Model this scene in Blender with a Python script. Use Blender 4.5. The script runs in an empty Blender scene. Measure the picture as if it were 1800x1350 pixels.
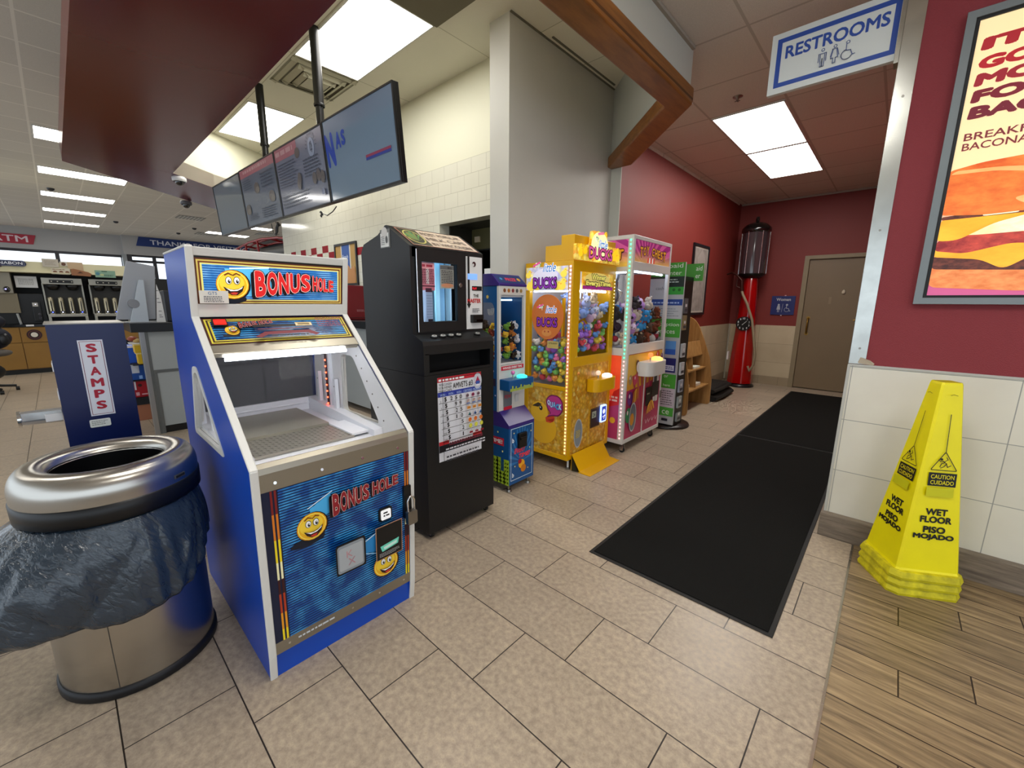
import bpy, math, random
from mathutils import Vector, Matrix
SC = bpy.context.scene
COL = SC.collection
random.seed(7)
PI = math.pi

# ---------------------------------------------------------------- camera, world, exposure
cam_d = bpy.data.cameras.new('camera'); cam = bpy.data.objects.new('camera', cam_d); COL.objects.link(cam)
YAW, PITCH, ROLL, FPX = 0.742192, 0.194316, 0.007837, 725.92
_f = Vector((-math.sin(YAW)*math.cos(PITCH), math.cos(YAW)*math.cos(PITCH), -math.sin(PITCH)))
_r = Vector((math.cos(YAW), math.sin(YAW), 0)); _u = _r.cross(_f)
_R = math.cos(ROLL)*_r + math.sin(ROLL)*_u; _U = -math.sin(ROLL)*_r + math.cos(ROLL)*_u
m = Matrix.Identity(4)
for i in range(3):
    m[i][0] = _R[i]; m[i][1] = _U[i]; m[i][2] = -_f[i]
m[2][3] = 1.4
cam.matrix_world = m
cam_d.sensor_fit = 'HORIZONTAL'; cam_d.sensor_width = 36; cam_d.lens = FPX/1800*36
cam_d.clip_start = 0.02; cam_d.clip_end = 200
SC.camera = cam
SC.view_settings.view_transform = 'Standard'; SC.view_settings.look = 'None'
SC.view_settings.gamma = 1; SC.view_settings.use_curve_mapping = False
SC.view_settings.exposure = 0.85
W = bpy.data.worlds.new('daylight'); SC.world = W; W.use_nodes = True
W.node_tree.nodes['Background'].inputs[0].default_value = (0.80, 0.90, 1.0, 1)
W.node_tree.nodes['Background'].inputs[1].default_value = 1.0
LAMP = 8.0          # radiance of the ceiling diffusers

# ---------------------------------------------------------------- materials
def lin(c):
    if isinstance(c, str):
        c = tuple(int(c[i:i+2], 16) for i in (0, 2, 4))
    return tuple((v/255/12.92 if v <= 10 else ((v/255+.055)/1.055)**2.4) for v in c)
_M = {}
def M(name, col='808080', rough=.5, metal=0, emit=0, trans=0, ior=1.45, coat=0, spec=None, var=0, vscale=8, bump=0, bscale=60, stretch=None, alpha=1):
    if name in _M: return _M[name]
    mt = bpy.data.materials.new(name); mt.use_nodes = True; nt = mt.node_tree
    p = nt.nodes['Principled BSDF']; c = (*lin(col), 1)
    p.inputs['Base Color'].default_value = c; p.inputs['Roughness'].default_value = rough
    p.inputs['Metallic'].default_value = metal; p.inputs['IOR'].default_value = ior
    if trans: p.inputs['Transmission Weight'].default_value = trans
    if coat: p.inputs['Coat Weight'].default_value = coat; p.inputs['Coat Roughness'].default_value = .08
    if spec is not None: p.inputs['Specular IOR Level'].default_value = spec
    if alpha < 1: p.inputs['Alpha'].default_value = alpha
    if emit:
        p.inputs['Emission Color'].default_value = c; p.inputs['Emission Strength'].default_value = emit
    if var or bump:
        tc = nt.nodes.new('ShaderNodeTexCoord'); mp = nt.nodes.new('ShaderNodeMapping'); nt.links.new(tc.outputs['Object'], mp.inputs[0])
        if stretch: mp.inputs['Scale'].default_value = stretch
        if var:
            n = nt.nodes.new('ShaderNodeTexNoise'); n.inputs['Scale'].default_value = vscale; n.inputs['Detail'].default_value = 6
            nt.links.new(mp.outputs[0], n.inputs['Vector'])
            r = nt.nodes.new('ShaderNodeMapRange'); r.inputs[1].default_value = .3; r.inputs[2].default_value = .7
            r.inputs[3].default_value = 1-var; r.inputs[4].default_value = 1+var
            nt.links.new(n.outputs['Fac'], r.inputs[0])
            x = nt.nodes.new('ShaderNodeVectorMath'); x.operation = 'SCALE'; x.inputs[0].default_value = c[:3]
            nt.links.new(r.outputs[0], x.inputs['Scale']); nt.links.new(x.outputs[0], p.inputs['Base Color'])
        if bump:
            n = nt.nodes.new('ShaderNodeTexNoise'); n.inputs['Scale'].default_value = bscale; n.inputs['Detail'].default_value = 4
            nt.links.new(mp.outputs[0], n.inputs['Vector'])
            b = nt.nodes.new('ShaderNodeBump'); b.inputs['Strength'].default_value = bump; b.inputs['Distance'].default_value = .01
            nt.links.new(n.outputs['Fac'], b.inputs['Height']); nt.links.new(b.outputs[0], p.inputs['Normal'])
    _M[name] = mt
    return mt
class NG:
    """tiny node helper for the tiled and striped materials"""
    def __init__(s, mt): s.nt = mt.node_tree; s.p = s.nt.nodes['Principled BSDF']; s.n = s.nt.nodes; s.l = s.nt.links
    def _in(s, sock, v):
        if hasattr(v, 'links') or hasattr(v, 'is_linked'): s.l.new(v, sock)
        else: sock.default_value = v
    def m(s, op, a, b=0.0, c=0.0):
        n = s.n.new('ShaderNodeMath'); n.operation = op
        for k, v in enumerate((a, b, c)): s._in(n.inputs[k], v)
        return n.outputs[0]
    def mix(s, f, a, b):
        n = s.n.new('ShaderNodeMix'); n.data_type = 'RGBA'
        s._in(n.inputs[0], f)
        for k, v in ((6, a), (7, b)):
            if isinstance(v, str): v = (*lin(v), 1)
            s._in(n.inputs[k], v)
        return n.outputs[2]
    def scale(s, col, f):
        n = s.n.new('ShaderNodeVectorMath'); n.operation = 'SCALE'; s._in(n.inputs[0], col); s._in(n.inputs['Scale'], f); return n.outputs[0]
    def pos(s):
        g = s.n.new('ShaderNodeNewGeometry'); x = s.n.new('ShaderNodeSeparateXYZ'); s.l.new(g.outputs['Position'], x.inputs[0]); return x.outputs, g.outputs['Position']
    def xyz(s, a, b, c):
        n = s.n.new('ShaderNodeCombineXYZ')
        for k, v in enumerate((a, b, c)): s._in(n.inputs[k], v)
        return n.outputs[0]
    def noise(s, vec, sc, det=5, rough=.5):
        n = s.n.new('ShaderNodeTexNoise'); n.inputs['Scale'].default_value = sc; n.inputs['Detail'].default_value = det; n.inputs['Roughness'].default_value = rough
        s.l.new(vec, n.inputs['Vector']); return n.outputs['Fac']
    def white(s, vec):
        n = s.n.new('ShaderNodeTexWhiteNoise'); s.l.new(vec, n.inputs['Vector']); return n.outputs['Value']
    def rng(s, v, a, b, c, d):
        n = s.n.new('ShaderNodeMapRange'); s._in(n.inputs[0], v)
        for k, q in enumerate((a, b, c, d)): n.inputs[k+1].default_value = q
        return n.outputs[0]
    def tiles(s, u, v, L, h, u0, v0, period, g):
        """running or stacked bond; returns grout mask and a random number per tile"""
        t = s.m('DIVIDE', s.m('SUBTRACT', v, v0), h); row = s.m('FLOOR', t)
        sh = s.m('DIVIDE', s.m('FLOORED_MODULO', row, float(period)), float(period)) if period > 1 else 0.0
        w = s.m('SUBTRACT', s.m('DIVIDE', s.m('SUBTRACT', u, u0), L), sh); c = s.m('FLOOR', w)
        fu = s.m('MULTIPLY', s.m('SUBTRACT', w, c), L); fv = s.m('MULTIPLY', s.m('SUBTRACT', t, row), h)
        du = s.m('MINIMUM', fu, s.m('SUBTRACT', L, fu)); dv = s.m('MINIMUM', fv, s.m('SUBTRACT', h, fv))
        mask = s.m('LESS_THAN', s.m('MINIMUM', du, dv), g/2)
        return mask, s.white(s.xyz(row, c, 3.3)), row
def newmat(name, rough=.5, **k):
    return M(name, 'ffffff', rough, **k)

# tiled floor, measured tile 0.622 x 0.307 m, each row shifted a third
mt = newmat('beige_floor_tile', .33); g = NG(mt); (X, Y, Z), P = g.pos()
mask, rnd, row = g.tiles(X, Y, .6216, .3073, -.995, -.046, 3, .0045)
n1 = g.noise(P, 45, 8, .68); n2 = g.noise(P, 5, 3); n3 = g.noise(P, 90, 3)
c = g.mix(g.rng(n1, .36, .66, 0, 1), '948677', 'b9a993')
c = g.mix(g.m('MULTIPLY', g.m('GREATER_THAN', n3, .66), .35), c, '7d6a54')
c = g.mix(g.m('MULTIPLY', g.m('LESS_THAN', n3, .33), .3), c, 'd0c2a8')
c = g.scale(c, g.m('MULTIPLY', g.rng(rnd, 0, 1, .93, 1.05), g.rng(n2, .3, .7, .95, 1.05)))
g.l.new(g.mix(mask, c, '241c17'), g.p.inputs['Base Color'])
g.l.new(g.rng(n1, .3, .7, .28, .42), g.p.inputs['Roughness'])
TILE_FLOOR = mt
mt = newmat('wood_look_floor_plank', .42); g = NG(mt); (X, Y, Z), P = g.pos()
mask, rnd, row = g.tiles(X, Y, .618, .1547, .193, 1.420, 3, .005)
v = g.xyz(g.m('ADD', g.m('MULTIPLY', X, 2.2), g.m('MULTIPLY', rnd, 40)), g.m('MULTIPLY', Y, 26), rnd)
n1 = g.noise(v, 1.6, 8, .65); n2 = g.noise(v, 6, 4)
c = g.mix(g.rng(n1, .32, .68, 0, 1), '665540', 'a58e6c')
c = g.scale(c, g.m('MULTIPLY', g.rng(rnd, 0, 1, .82, 1.12), g.rng(n2, .3, .7, .9, 1.1)))
g.l.new(g.mix(mask, c, '2a1a10'), g.p.inputs['Base Color'])
WOOD_FLOOR = mt
def walltile(name, axis, L, h, u0, v0, c1, c2, grout, rough=.35, period=1, gw=.004, var=.04):
    mt = newmat(name, rough); g = NG(mt); (X, Y, Z), P = g.pos()
    u = (X, Y)[axis]; mask, rnd, row = g.tiles(u, Z, L, h, u0, v0, period, gw)
    n = g.noise(P, 3.5, 5)
    c = g.scale(g.mix(g.rng(n, .3, .7, 0, 1), c1, c2), g.rng(rnd, 0, 1, 1-var, 1+var))
    g.l.new(g.mix(mask, c, grout), g.p.inputs['Base Color']); return mt
TILE_RIGHT = walltile('cream_wall_tile_cool_lit', 0, .635, .316, .487, .104, 'd6d1c3', 'dedacd', '9a9a94', .4)  # cream tile whitened for the cool light on the front wall
TILE_BACK = walltile('cream_wall_tile_back', 0, .635, .327, -1.77, .075, 'b9a98c', 'c4b598', '8d8068')
TILE_SIDE = walltile('cream_wall_tile_side', 1, .635, .327, .2, .075, 'b9a98c', 'c4b598', '8d8068')
TILE_BASE_B = walltile('tan_base_tile', 0, .31, .4, -1.7, -.2, '95856c', 'a09078', '6f6350')
TILE_BASE_S = walltile('tan_base_tile_side', 1, .31, .4, .1, -.2, '95856c', 'a09078', '6f6350')
TILE_SERV = walltile('glazed_service_tile', 0, .205, .137, -3.686, 2.749-.137*12, 'd2d0c0', 'd7d5c6', 'b2af9e', .1, 2, .004, .015)
def ceil_mat(name, Lx, Ly, x0, y0, c1, c2, tee, gw=.024):
    mt = newmat(name, .9); g = NG(mt); (X, Y, Z), P = g.pos()
    mask, rnd, row = g.tiles(X, Y, Lx, Ly, x0, y0, 1, gw)
    n = g.noise(P, 160, 3)
    c = g.scale(g.mix(g.rng(n, .35, .65, 0, 1), c1, c2), g.rng(rnd, 0, 1, .97, 1.03))
    g.l.new(g.mix(mask, c, tee), g.p.inputs['Base Color']); return mt
CEIL_HALL = ceil_mat('hall_ceiling_tile', .625, .626, -1.565, 3.205, 'd2cabf', 'dcd4c9', 'b9b0a4', .018)
CEIL_STORE = ceil_mat('store_ceiling_tile', .622, .61, .1, .09-.61*4, 'd2cec6', 'dad6ce', 'ece8e0', .022)
CEIL_SERV = ceil_mat('service_ceiling_panel', 1.22, .61, -2.93, 1.68, 'e0ddcb', 'e4e1cf', 'b6b39c', .008)
def stripes(name, ca, cb, freq, emit=0, rough=.25, cloud='3d9fe0'):
    mt = newmat(name, rough); g = NG(mt); (X, Y, Z), P = g.pos()
    w = g.m('GREATER_THAN', g.m('SINE', g.m('MULTIPLY', Z, freq)), .1)
    n = g.noise(P, 14, 3); n = g.rng(n, .42, .62, 0, 1)
    c = g.mix(w, g.mix(n, cb, cloud), ca)
    g.l.new(c, g.p.inputs['Base Color'])
    if emit: g.l.new(c, g.p.inputs['Emission Color']); g.p.inputs['Emission Strength'].default_value = emit
    return mt
STR_DOOR = stripes('blue_striped_art', '0a2350', '1152a0', 6.283/.0105)
STR_SIGN = stripes('blue_striped_art_lit', '1a56a8', '3d8fd6', 6.283/.009, .16, .2, '7fc0f0')
STR_CTRL = stripes('blue_striped_art_dim', '0b2048', '174a8c', 6.283/.008)
def voro(name, scale, cols, emit=0, rough=.3, stretch=(1, 1, 1)):
    mt = newmat(name, rough); g = NG(mt)
    P = g.n.new('ShaderNodeNewGeometry').outputs['Position']
    mp = g.n.new('ShaderNodeMapping'); mp.inputs['Scale'].default_value = stretch; g.l.new(P, mp.inputs[0])
    v = g.n.new('ShaderNodeTexVoronoi'); v.inputs['Scale'].default_value = scale; g.l.new(mp.outputs[0], v.inputs['Vector'])
    w = g.n.new('ShaderNodeSeparateColor'); g.l.new(v.outputs['Color'], w.inputs[0])
    r = g.n.new('ShaderNodeValToRGB'); r.color_ramp.interpolation = 'LINEAR'
    while len(r.color_ramp.elements) < len(cols): r.color_ramp.elements.new(.5)
    for i, c in enumerate(cols):
        r.color_ramp.elements[i].position = i/(len(cols)-1); r.color_ramp.elements[i].color = (*lin(c), 1)
    g.l.new(w.outputs[0], r.inputs[0])
    c = g.scale(r.outputs[0], g.rng(v.outputs['Distance'], 0, .6, 1.1, .72))
    g.l.new(c, g.p.inputs['Base Color'])
    if emit: g.l.new(c, g.p.inputs['Emission Color']); g.p.inputs['Emission Strength'].default_value = emit
    return mt
POPCORN = voro('popcorn_art', 32, ['d08c18', 'e0a422', 'eab938', 'd89822', 'f0d070'])
POPLIT = voro('popcorn_art_lit', 30, ['d88a10', 'f4c830', 'f8e070', 'f0a020'], .3)
SKYART = voro('popcorn_sky_art_lit', 26, ['b8b8e8', 'e8e8ff', 'f0e8a0', 'd8d0f0', 'c0c8f0'], .2)
mt = newmat('oak_beam_wood', .35); g = NG(mt); (X, Y, Z), P = g.pos()
v = g.xyz(g.m('MULTIPLY', g.m('ADD', X, g.m('MULTIPLY', Y, .0)), 9), g.m('MULTIPLY', Y, 1.6), g.m('MULTIPLY', Z, 22))
n = g.noise(v, 2, 8, .6); g.l.new(g.mix(g.rng(n, .35, .65, 0, 1), '6f431a', '8d5a28'), g.p.inputs['Base Color']); OAK = mt
mt = newmat('light_oak_veneer', .45); g = NG(mt); (X, Y, Z), P = g.pos()
v = g.xyz(g.m('MULTIPLY', X, 14), g.m('MULTIPLY', Y, 14), g.m('MULTIPLY', Z, 1.5))
n = g.noise(v, 2, 8, .6); g.l.new(g.mix(g.rng(n, .35, .65, 0, 1), '946a38', 'b28750'), g.p.inputs['Base Color']); VENEER = mt
mt = newmat('wood_look_baseboard', .45); g = NG(mt); (X, Y, Z), P = g.pos()
v = g.xyz(g.m('MULTIPLY', X, 2.5), g.m('MULTIPLY', Y, 2.5), g.m('MULTIPLY', Z, 26))
n = g.noise(v, 2, 8, .65); g.l.new(g.mix(g.rng(n, .32, .68, 0, 1), '5f544a', '8e8070'), g.p.inputs['Base Color']); BASEWOOD = mt
mt = newmat('brushed_steel', .26, metal=1); g = NG(mt); (X, Y, Z), P = g.pos()
v = g.xyz(g.m('MULTIPLY', X, 1.0), g.m('MULTIPLY', Y, 1.0), g.m('MULTIPLY', Z, 220))
n = g.noise(v, 3, 4); g.l.new(g.mix(n, '9c968c', 'c0bbb0'), g.p.inputs['Base Color']); g.l.new(g.rng(n, .3, .7, .2, .36), g.p.inputs['Roughness']); STEEL = mt
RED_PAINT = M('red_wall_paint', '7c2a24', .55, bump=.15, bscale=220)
RED_FRONT = M('red_wall_cool_lit', '8a3138', .6, bump=.5, bscale=260)  # same wall red, made pinker where cool light falls on the front
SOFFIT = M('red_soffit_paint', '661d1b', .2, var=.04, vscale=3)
SOFFITB = M('soffit_plum_reflection', '6a2a3a', .2, var=.06, vscale=3)  # purple reflection on the red soffit, put into the colour
GREYWALL = M('grey_wall_paint', 'bab8b0', .62, var=.03, vscale=2)
HEADER = M('header_grey_paint', 'bcbdb3', .65)
CREAM = M('cream_wall_paint', 'd5d3bd', .6)
STOREWALL = M('store_wall_paint', 'a4a4a4', .8)
ALU = M('aluminium', 'b9bab4', .22, metal=1, var=.12, vscale=9)
WHITE = M('white_plastic', 'dedede', .35); WHITEM = M('white_molding', 'd6d6d2', .35)
BLACK = M('black_plastic', '0c0c0d', .35); BLACKM = M('black_matte_metal', '0e0f11', .45, bump=.08, bscale=400)
DARK = M('dark_void', '060607', .9)
BLUE = M('cobalt_laminate', '0e48b4', .3); NAVY = M('navy_laminate', '05164a', .3)
CHROME = M('chrome', 'd8d8d8', .12, metal=1); NICKEL = M('satin_metal', '8f8b84', .35, metal=1)
GLASS = M('clear_glass', 'ffffff', .02, trans=1, ior=1.05, spec=.5)
YEL = M('yellow_enamel', 'd9a400', .32); YELC = M('safety_yellow_plastic', 'eee000', .42, var=.05, vscale=6)
INK = M('black_ink', '0b0b0b', .5); INKW = M('white_ink', 'e8e8e8', .5)
PAPER = M('white_paper', 'd8d8d8', .6)
LAMPM = M('lamp_diffuser', 'ffffff', .5, emit=LAMP)
LAMPM.node_tree.nodes['Principled BSDF'].inputs['Emission Color'].default_value = (1, .97, .91, 1)
_ink = {}
def K(hexc, emit=0, rough=.45):
    emit = round(emit*.45, 3)
    k = (hexc, emit, rough)
    if k not in _ink: _ink[k] = M('print_%s%s' % (hexc, '_lit' if emit else ''), hexc, rough, emit=emit) if (hexc, emit) not in [(a, b) for a, b, _ in _ink] else M('print_%s_%d_%d' % (hexc, int(emit*100), int(rough*100)), hexc, rough, emit=emit)
    return _ink[k]

# ---------------------------------------------------------------- geometry builder
BASE = {}
def _tag(o, label=None, cat=None, group=None, kind=None):
    if label: o['label'] = label
    if cat: o['category'] = cat
    if group: o['group'] = group
    if kind: o['kind'] = kind
    return o
def thing(name, label, cat, loc, group=None):
    o = bpy.data.objects.new(name, None); COL.objects.link(o); o.location = loc; o.empty_display_size = .05
    BASE[o] = Vector(loc); return _tag(o, label, cat, group)
class B:
    def __init__(s): s.v = []; s.f = []; s.mi = []; s.sm = []; s.mats = []; s.xf = None; s.nb = 0
    def mat(s, m):
        if m not in s.mats: s.mats.append(m)
        return s.mats.index(m)
    def add(s, vs, fs, m, smooth=False):
        b = len(s.v); k = s.mat(m)
        if s.xf is not None: vs = [s.xf @ Vector(v) for v in vs]
        s.v += [tuple(v) for v in vs]
        for f in fs: s.f.append([i+b for i in f]); s.mi.append(k); s.sm.append(smooth)
        return s
    def box(s, x0, x1, y0, y1, z0, z1, m):
        x0, x1 = min(x0, x1), max(x0, x1); y0, y1 = min(y0, y1), max(y0, y1); z0, z1 = min(z0, z1), max(z0, z1)
        e = (s.nb % 19)*4e-5; s.nb += 1; x0 -= e; x1 += e; y0 -= e; y1 += e; z1 += e   # keeps touching boxes from sharing a plane
        vs = [(x, y, z) for z in (z0, z1) for y in (y0, y1) for x in (x0, x1)]
        return s.add(vs, [(0, 2, 3, 1), (4, 5, 7, 6), (0, 1, 5, 4), (2, 6, 7, 3), (0, 4, 6, 2), (1, 3, 7, 5)], m)
    def prism(s, pts, axis, a0, a1, m, smooth=False):
        """polygon in the plane across axis (0: pts=(y,z), 1: pts=(x,z), 2: pts=(x,y)) extruded from a0 to a1"""
        def P(p, a): return (a, p[0], p[1]) if axis == 0 else ((p[0], a, p[1]) if axis == 1 else (p[0], p[1], a))
        n = len(pts); A = sum(pts[i][0]*pts[(i+1) % n][1]-pts[(i+1) % n][0]*pts[i][1] for i in range(n))
        if A < 0: pts = pts[::-1]
        if a0 > a1: a0, a1 = a1, a0
        vs = [P(p, a0) for p in pts]+[P(p, a1) for p in pts]
        top = list(range(n, 2*n)); bot = list(range(n))[::-1]
        sides = [(i, (i+1) % n, (i+1) % n+n, i+n) for i in range(n)]
        if axis == 1: top, bot, sides = top[::-1], bot[::-1], [q[::-1] for q in sides]
        s.add(vs, [top, bot], m); b = len(s.v)-2*n; k = s.mat(m)
        for q in sides: s.f.append([i+b for i in q]); s.mi.append(k); s.sm.append(smooth)
        return s
    def poly(s, pts, m): return s.add(pts, [list(range(len(pts)))], m)
    def loft(s, rings, m, smooth=True, caps=True, closed=True):
        n = len(rings[0]); vs = [p for r in rings for p in r]; fs = []
        for i in range(len(rings)-1):
            for j in range(n if closed else n-1):
                a = i*n+j; b = i*n+(j+1) % n; fs.append((a, b, b+n, a+n))
        s.add(vs, fs, m, smooth)
        if caps:
            s.add(rings[0], [list(range(n))[::-1]], m); s.add(rings[-1], [list(range(n))], m)
        return s
    def cyl(s, p0, p1, r0, m, r1=None, seg=16, caps=True, smooth=True):
        p0 = Vector(p0); p1 = Vector(p1); r1 = r0 if r1 is None else r1; d = (p1-p0).normalized()
        a = d.orthogonal().normalized(); b = d.cross(a)
        R = [[p+(a*math.cos(2*PI*k/seg)+b*math.sin(2*PI*k/seg))*r for k in range(seg)] for p, r in ((p0, r0), (p1, r1))]
        return s.loft(R, m, smooth, caps)
    def lathe(s, prof, c, m, seg=32, caps=False, sx=1, sy=1):
        R = [[(c[0]+r*sx*math.cos(2*PI*k/seg), c[1]+r*sy*math.sin(2*PI*k/seg), c[2]+z) for k in range(seg)] for r, z in prof]
        return s.loft(R, m, True, caps)
    def tube(s, pts, r, m, seg=8, closed=False, rs=None):
        pts = [Vector(p) for p in pts]; n = len(pts); R = []; ref = None
        for i, p in enumerate(pts):
            t = ((pts[(i+1) % n] if closed or i < n-1 else p)-(pts[i-1] if closed or i > 0 else p)).normalized()
            a = t.orthogonal().normalized() if ref is None else (ref-t*ref.dot(t)).normalized()
            ref = a; b = t.cross(a); rr = rs[i] if rs else r
            R.append([p+(a*math.cos(2*PI*k/seg)+b*math.sin(2*PI*k/seg))*rr for k in range(seg)])
        if closed: R.append(R[0])
        return s.loft(R, m, True, not closed)
    def ball(s, c, r, m, seg=12, rings=8):
        if not hasattr(r, '__len__'): r = (r, r, r)
        vs = [(c[0], c[1], c[2]-r[2])]
        for i in range(1, rings):
            t = -PI/2+PI*i/rings
            vs += [(c[0]+r[0]*math.cos(t)*math.cos(2*PI*k/seg), c[1]+r[1]*math.cos(t)*math.sin(2*PI*k/seg), c[2]+r[2]*math.sin(t)) for k in range(seg)]
        vs.append((c[0], c[1], c[2]+r[2])); fs = []
        for k in range(seg): fs.append((0, 1+(k+1) % seg, 1+k))
        for i in range(rings-2):
            for k in range(seg):
                a = 1+i*seg+k; b = 1+i*seg+(k+1) % seg; fs.append((a, b, b+seg, a+seg))
        e = len(vs)-1; o = 1+(rings-2)*seg
        for k in range(seg): fs.append((e, o+k, o+(k+1) % seg))
        return s.add(vs, fs, m, True)
    def build(s, name, parent=None, bevel=0, label=None, cat=None, group=None, kind=None, seg=2, solid=0):
        me = bpy.data.meshes.new(name)
        if parent is not None: off = BASE[parent]
        else:
            lo = [min(v[i] for v in s.v) for i in range(3)]; hi = [max(v[i] for v in s.v) for i in range(3)]
            off = Vector(((lo[0]+hi[0])/2, (lo[1]+hi[1])/2, lo[2]))
        me.from_pydata([(v[0]-off[0], v[1]-off[1], v[2]-off[2]) for v in s.v], [], s.f)
        for mm in s.mats: me.materials.append(mm)
        me.polygons.foreach_set('material_index', s.mi); me.polygons.foreach_set('use_smooth', s.sm); me.update()
        o = bpy.data.objects.new(name, me); COL.objects.link(o); BASE[o] = off
        if parent is not None: o.parent = parent
        else: o.location = off
        if solid:
            md = o.modifiers.new('thickness', 'SOLIDIFY'); md.thickness = solid; md.offset = 0
        if bevel:
            md = o.modifiers.new('soft_edges', 'BEVEL'); md.width = bevel; md.segments = seg; md.limit_method = 'ANGLE'; md.angle_limit = .7
        return _tag(o, label, cat, group, kind)
def struct(name, b, bevel=0): return b.build(name, None, bevel, kind='structure')
_TX = {}
def glyphs(txt, bold=0.0, res=3):
    key = (txt, bold, res)
    if key in _TX: return _TX[key]
    cu = bpy.data.curves.new('lettering', 'FONT'); cu.body = txt; cu.size = 1; cu.offset = bold; cu.resolution_u = res; cu.fill_mode = 'FRONT'
    o = bpy.data.objects.new('lettering', cu); COL.objects.link(o)
    dg = bpy.context.evaluated_depsgraph_get(); me = bpy.data.meshes.new_from_object(o.evaluated_get(dg))
    vs = [tuple(v.co) for v in me.vertices]; fs = [list(p.vertices) for p in me.polygons]
    fs2 = []
    for f in fs:
        a = sum(vs[f[i]][0]*vs[f[(i+1) % len(f)]][1]-vs[f[(i+1) % len(f)]][0]*vs[f[i]][1] for i in range(len(f)))
        fs2.append(f if a > 0 else f[::-1])
    bpy.data.objects.remove(o); bpy.data.curves.remove(cu); bpy.data.meshes.remove(me)
    x0 = min(v[0] for v in vs); x1 = max(v[0] for v in vs); y0 = min(v[1] for v in vs); y1 = max(v[1] for v in vs)
    _TX[key] = ([((v[0]-x0)/(x1-x0), (v[1]-y0)/(y1-y0)) for v in vs], fs2, (x1-x0)/(y1-y0))
    return _TX[key]
class D:
    """flat graphics on a face: O lower-left corner, U right, V up (unit vectors), outward normal U x V"""
    def __init__(s, b, O, U, V, e=.0006, e0=.0008):
        s.b = b; s.O = Vector(O); s.U = Vector(U).normalized(); s.V = Vector(V).normalized(); s.N = s.U.cross(s.V); s.e = e; s.h = e0
    def P(s, u, v): return s.O+s.U*u+s.V*v+s.N*s.h
    def up(s, k=1): s.h += s.e*k; return s
    def poly(s, pts, m, up=True):
        A = sum(pts[i][0]*pts[(i+1) % len(pts)][1]-pts[(i+1) % len(pts)][0]*pts[i][1] for i in range(len(pts)))
        if A < 0: pts = pts[::-1]
        s.b.add([s.P(*p) for p in pts], [list(range(len(pts)))], m)
        if up: s.up()
        return s
    def rect(s, u0, v0, u1, v1, m, up=True): return s.poly([(u0, v0), (u1, v0), (u1, v1), (u0, v1)], m, up)
    def disc(s, u, v, r, m, ry=None, n=24, up=True, rot=0):
        ry = ry or r; c, q = math.cos(rot), math.sin(rot)
        return s.poly([(u+r*math.cos(2*PI*k/n)*c-ry*math.sin(2*PI*k/n)*q, v+r*math.cos(2*PI*k/n)*q+ry*math.sin(2*PI*k/n)*c) for k in range(n)], m, up)
    def line(s, pts, w, m, up=True, closed=False):
        if closed: pts = list(pts)+[pts[0]]
        for a, b in zip(pts, pts[1:]):
            dx, dy = b[0]-a[0], b[1]-a[1]; L = math.hypot(dx, dy) or 1; nx, ny = -dy/L*w/2, dx/L*w/2; ex, ey = dx/L*w/2, dy/L*w/2
            s.poly([(a[0]-nx-ex, a[1]-ny-ey), (b[0]-nx+ex, b[1]-ny+ey), (b[0]+nx+ex, b[1]+ny+ey), (a[0]+nx-ex, a[1]+ny-ey)], m, False)
        if up: s.up()
        return s
    def border(s, u0, v0, u1, v1, w, m):
        s.rect(u0, v0, u1, v0+w, m, False); s.rect(u0, v1-w, u1, v1, m, False); s.rect(u0, v0+w, u0+w, v1-w, m, False); return s.rect(u1-w, v0+w, u1, v1-w, m)
    def text(s, t, u, v, h, m, w=None, bold=0, quad=None, center=False, shear=0, up=True, res=3):
        extra = max(0, bold*.9-.004); vs, fs, asp = glyphs(t, 0.0, res)
        if w is None: w = h*asp
        if center: u = u-w/2
        if quad:
            (a, b, c, d) = quad    # bl br tr tl
            f = lambda x, y: tuple((a[i]*(1-x)+b[i]*x)*(1-y)+(d[i]*(1-x)+c[i]*x)*y for i in (0, 1))
        else: f = lambda x, y: (u+x*w+y*h*shear, v+y*h)
        if extra > 0:
            dy = extra/.73; dx = extra/(.73*asp); h0 = s.h
            for k in range(8):
                an = PI*k/4; s.h = h0+1.5e-5*k; ox, oy = dx*math.cos(an), dy*math.sin(an)
                s.b.add([s.P(*f(x*(1-2*dx)+dx+ox, y*(1-2*dy)+dy+oy)) for x, y in vs], fs, m)
            s.h = h0
        else: s.b.add([s.P(*f(x, y)) for x, y in vs], fs, m)
        if up: s.up()
        return s
    def scribble(s, u0, v0, u1, v1, rows, m, fill=.55, seed=1, ragged=True):
        """rows of tiny unreadable print"""
        rr = random.Random(seed); h = (v1-v0)/rows
        for i in range(rows):
            x = u0; y = v1-(i+1)*h+h*(1-fill)/2; end = u1-(rr.random()*.25*(u1-u0) if ragged else 0)
            while x < end:
                w = h*fill*rr.uniform(1, 3.2); s.rect(x, y, min(x+w, end), y+h*fill, m, False); x += w+h*fill*.6
        return s.up()
def rrect(u0, v0, u1, v1, r, n=5):
    pts = []
    for cx, cy, a in ((u1-r, v0+r, -PI/2), (u1-r, v1-r, 0), (u0+r, v1-r, PI/2), (u0+r, v0+r, PI)):
        pts += [(cx+r*math.cos(a+PI/2*k/n), cy+r*math.sin(a+PI/2*k/n)) for k in range(n+1)]
    return pts
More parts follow.
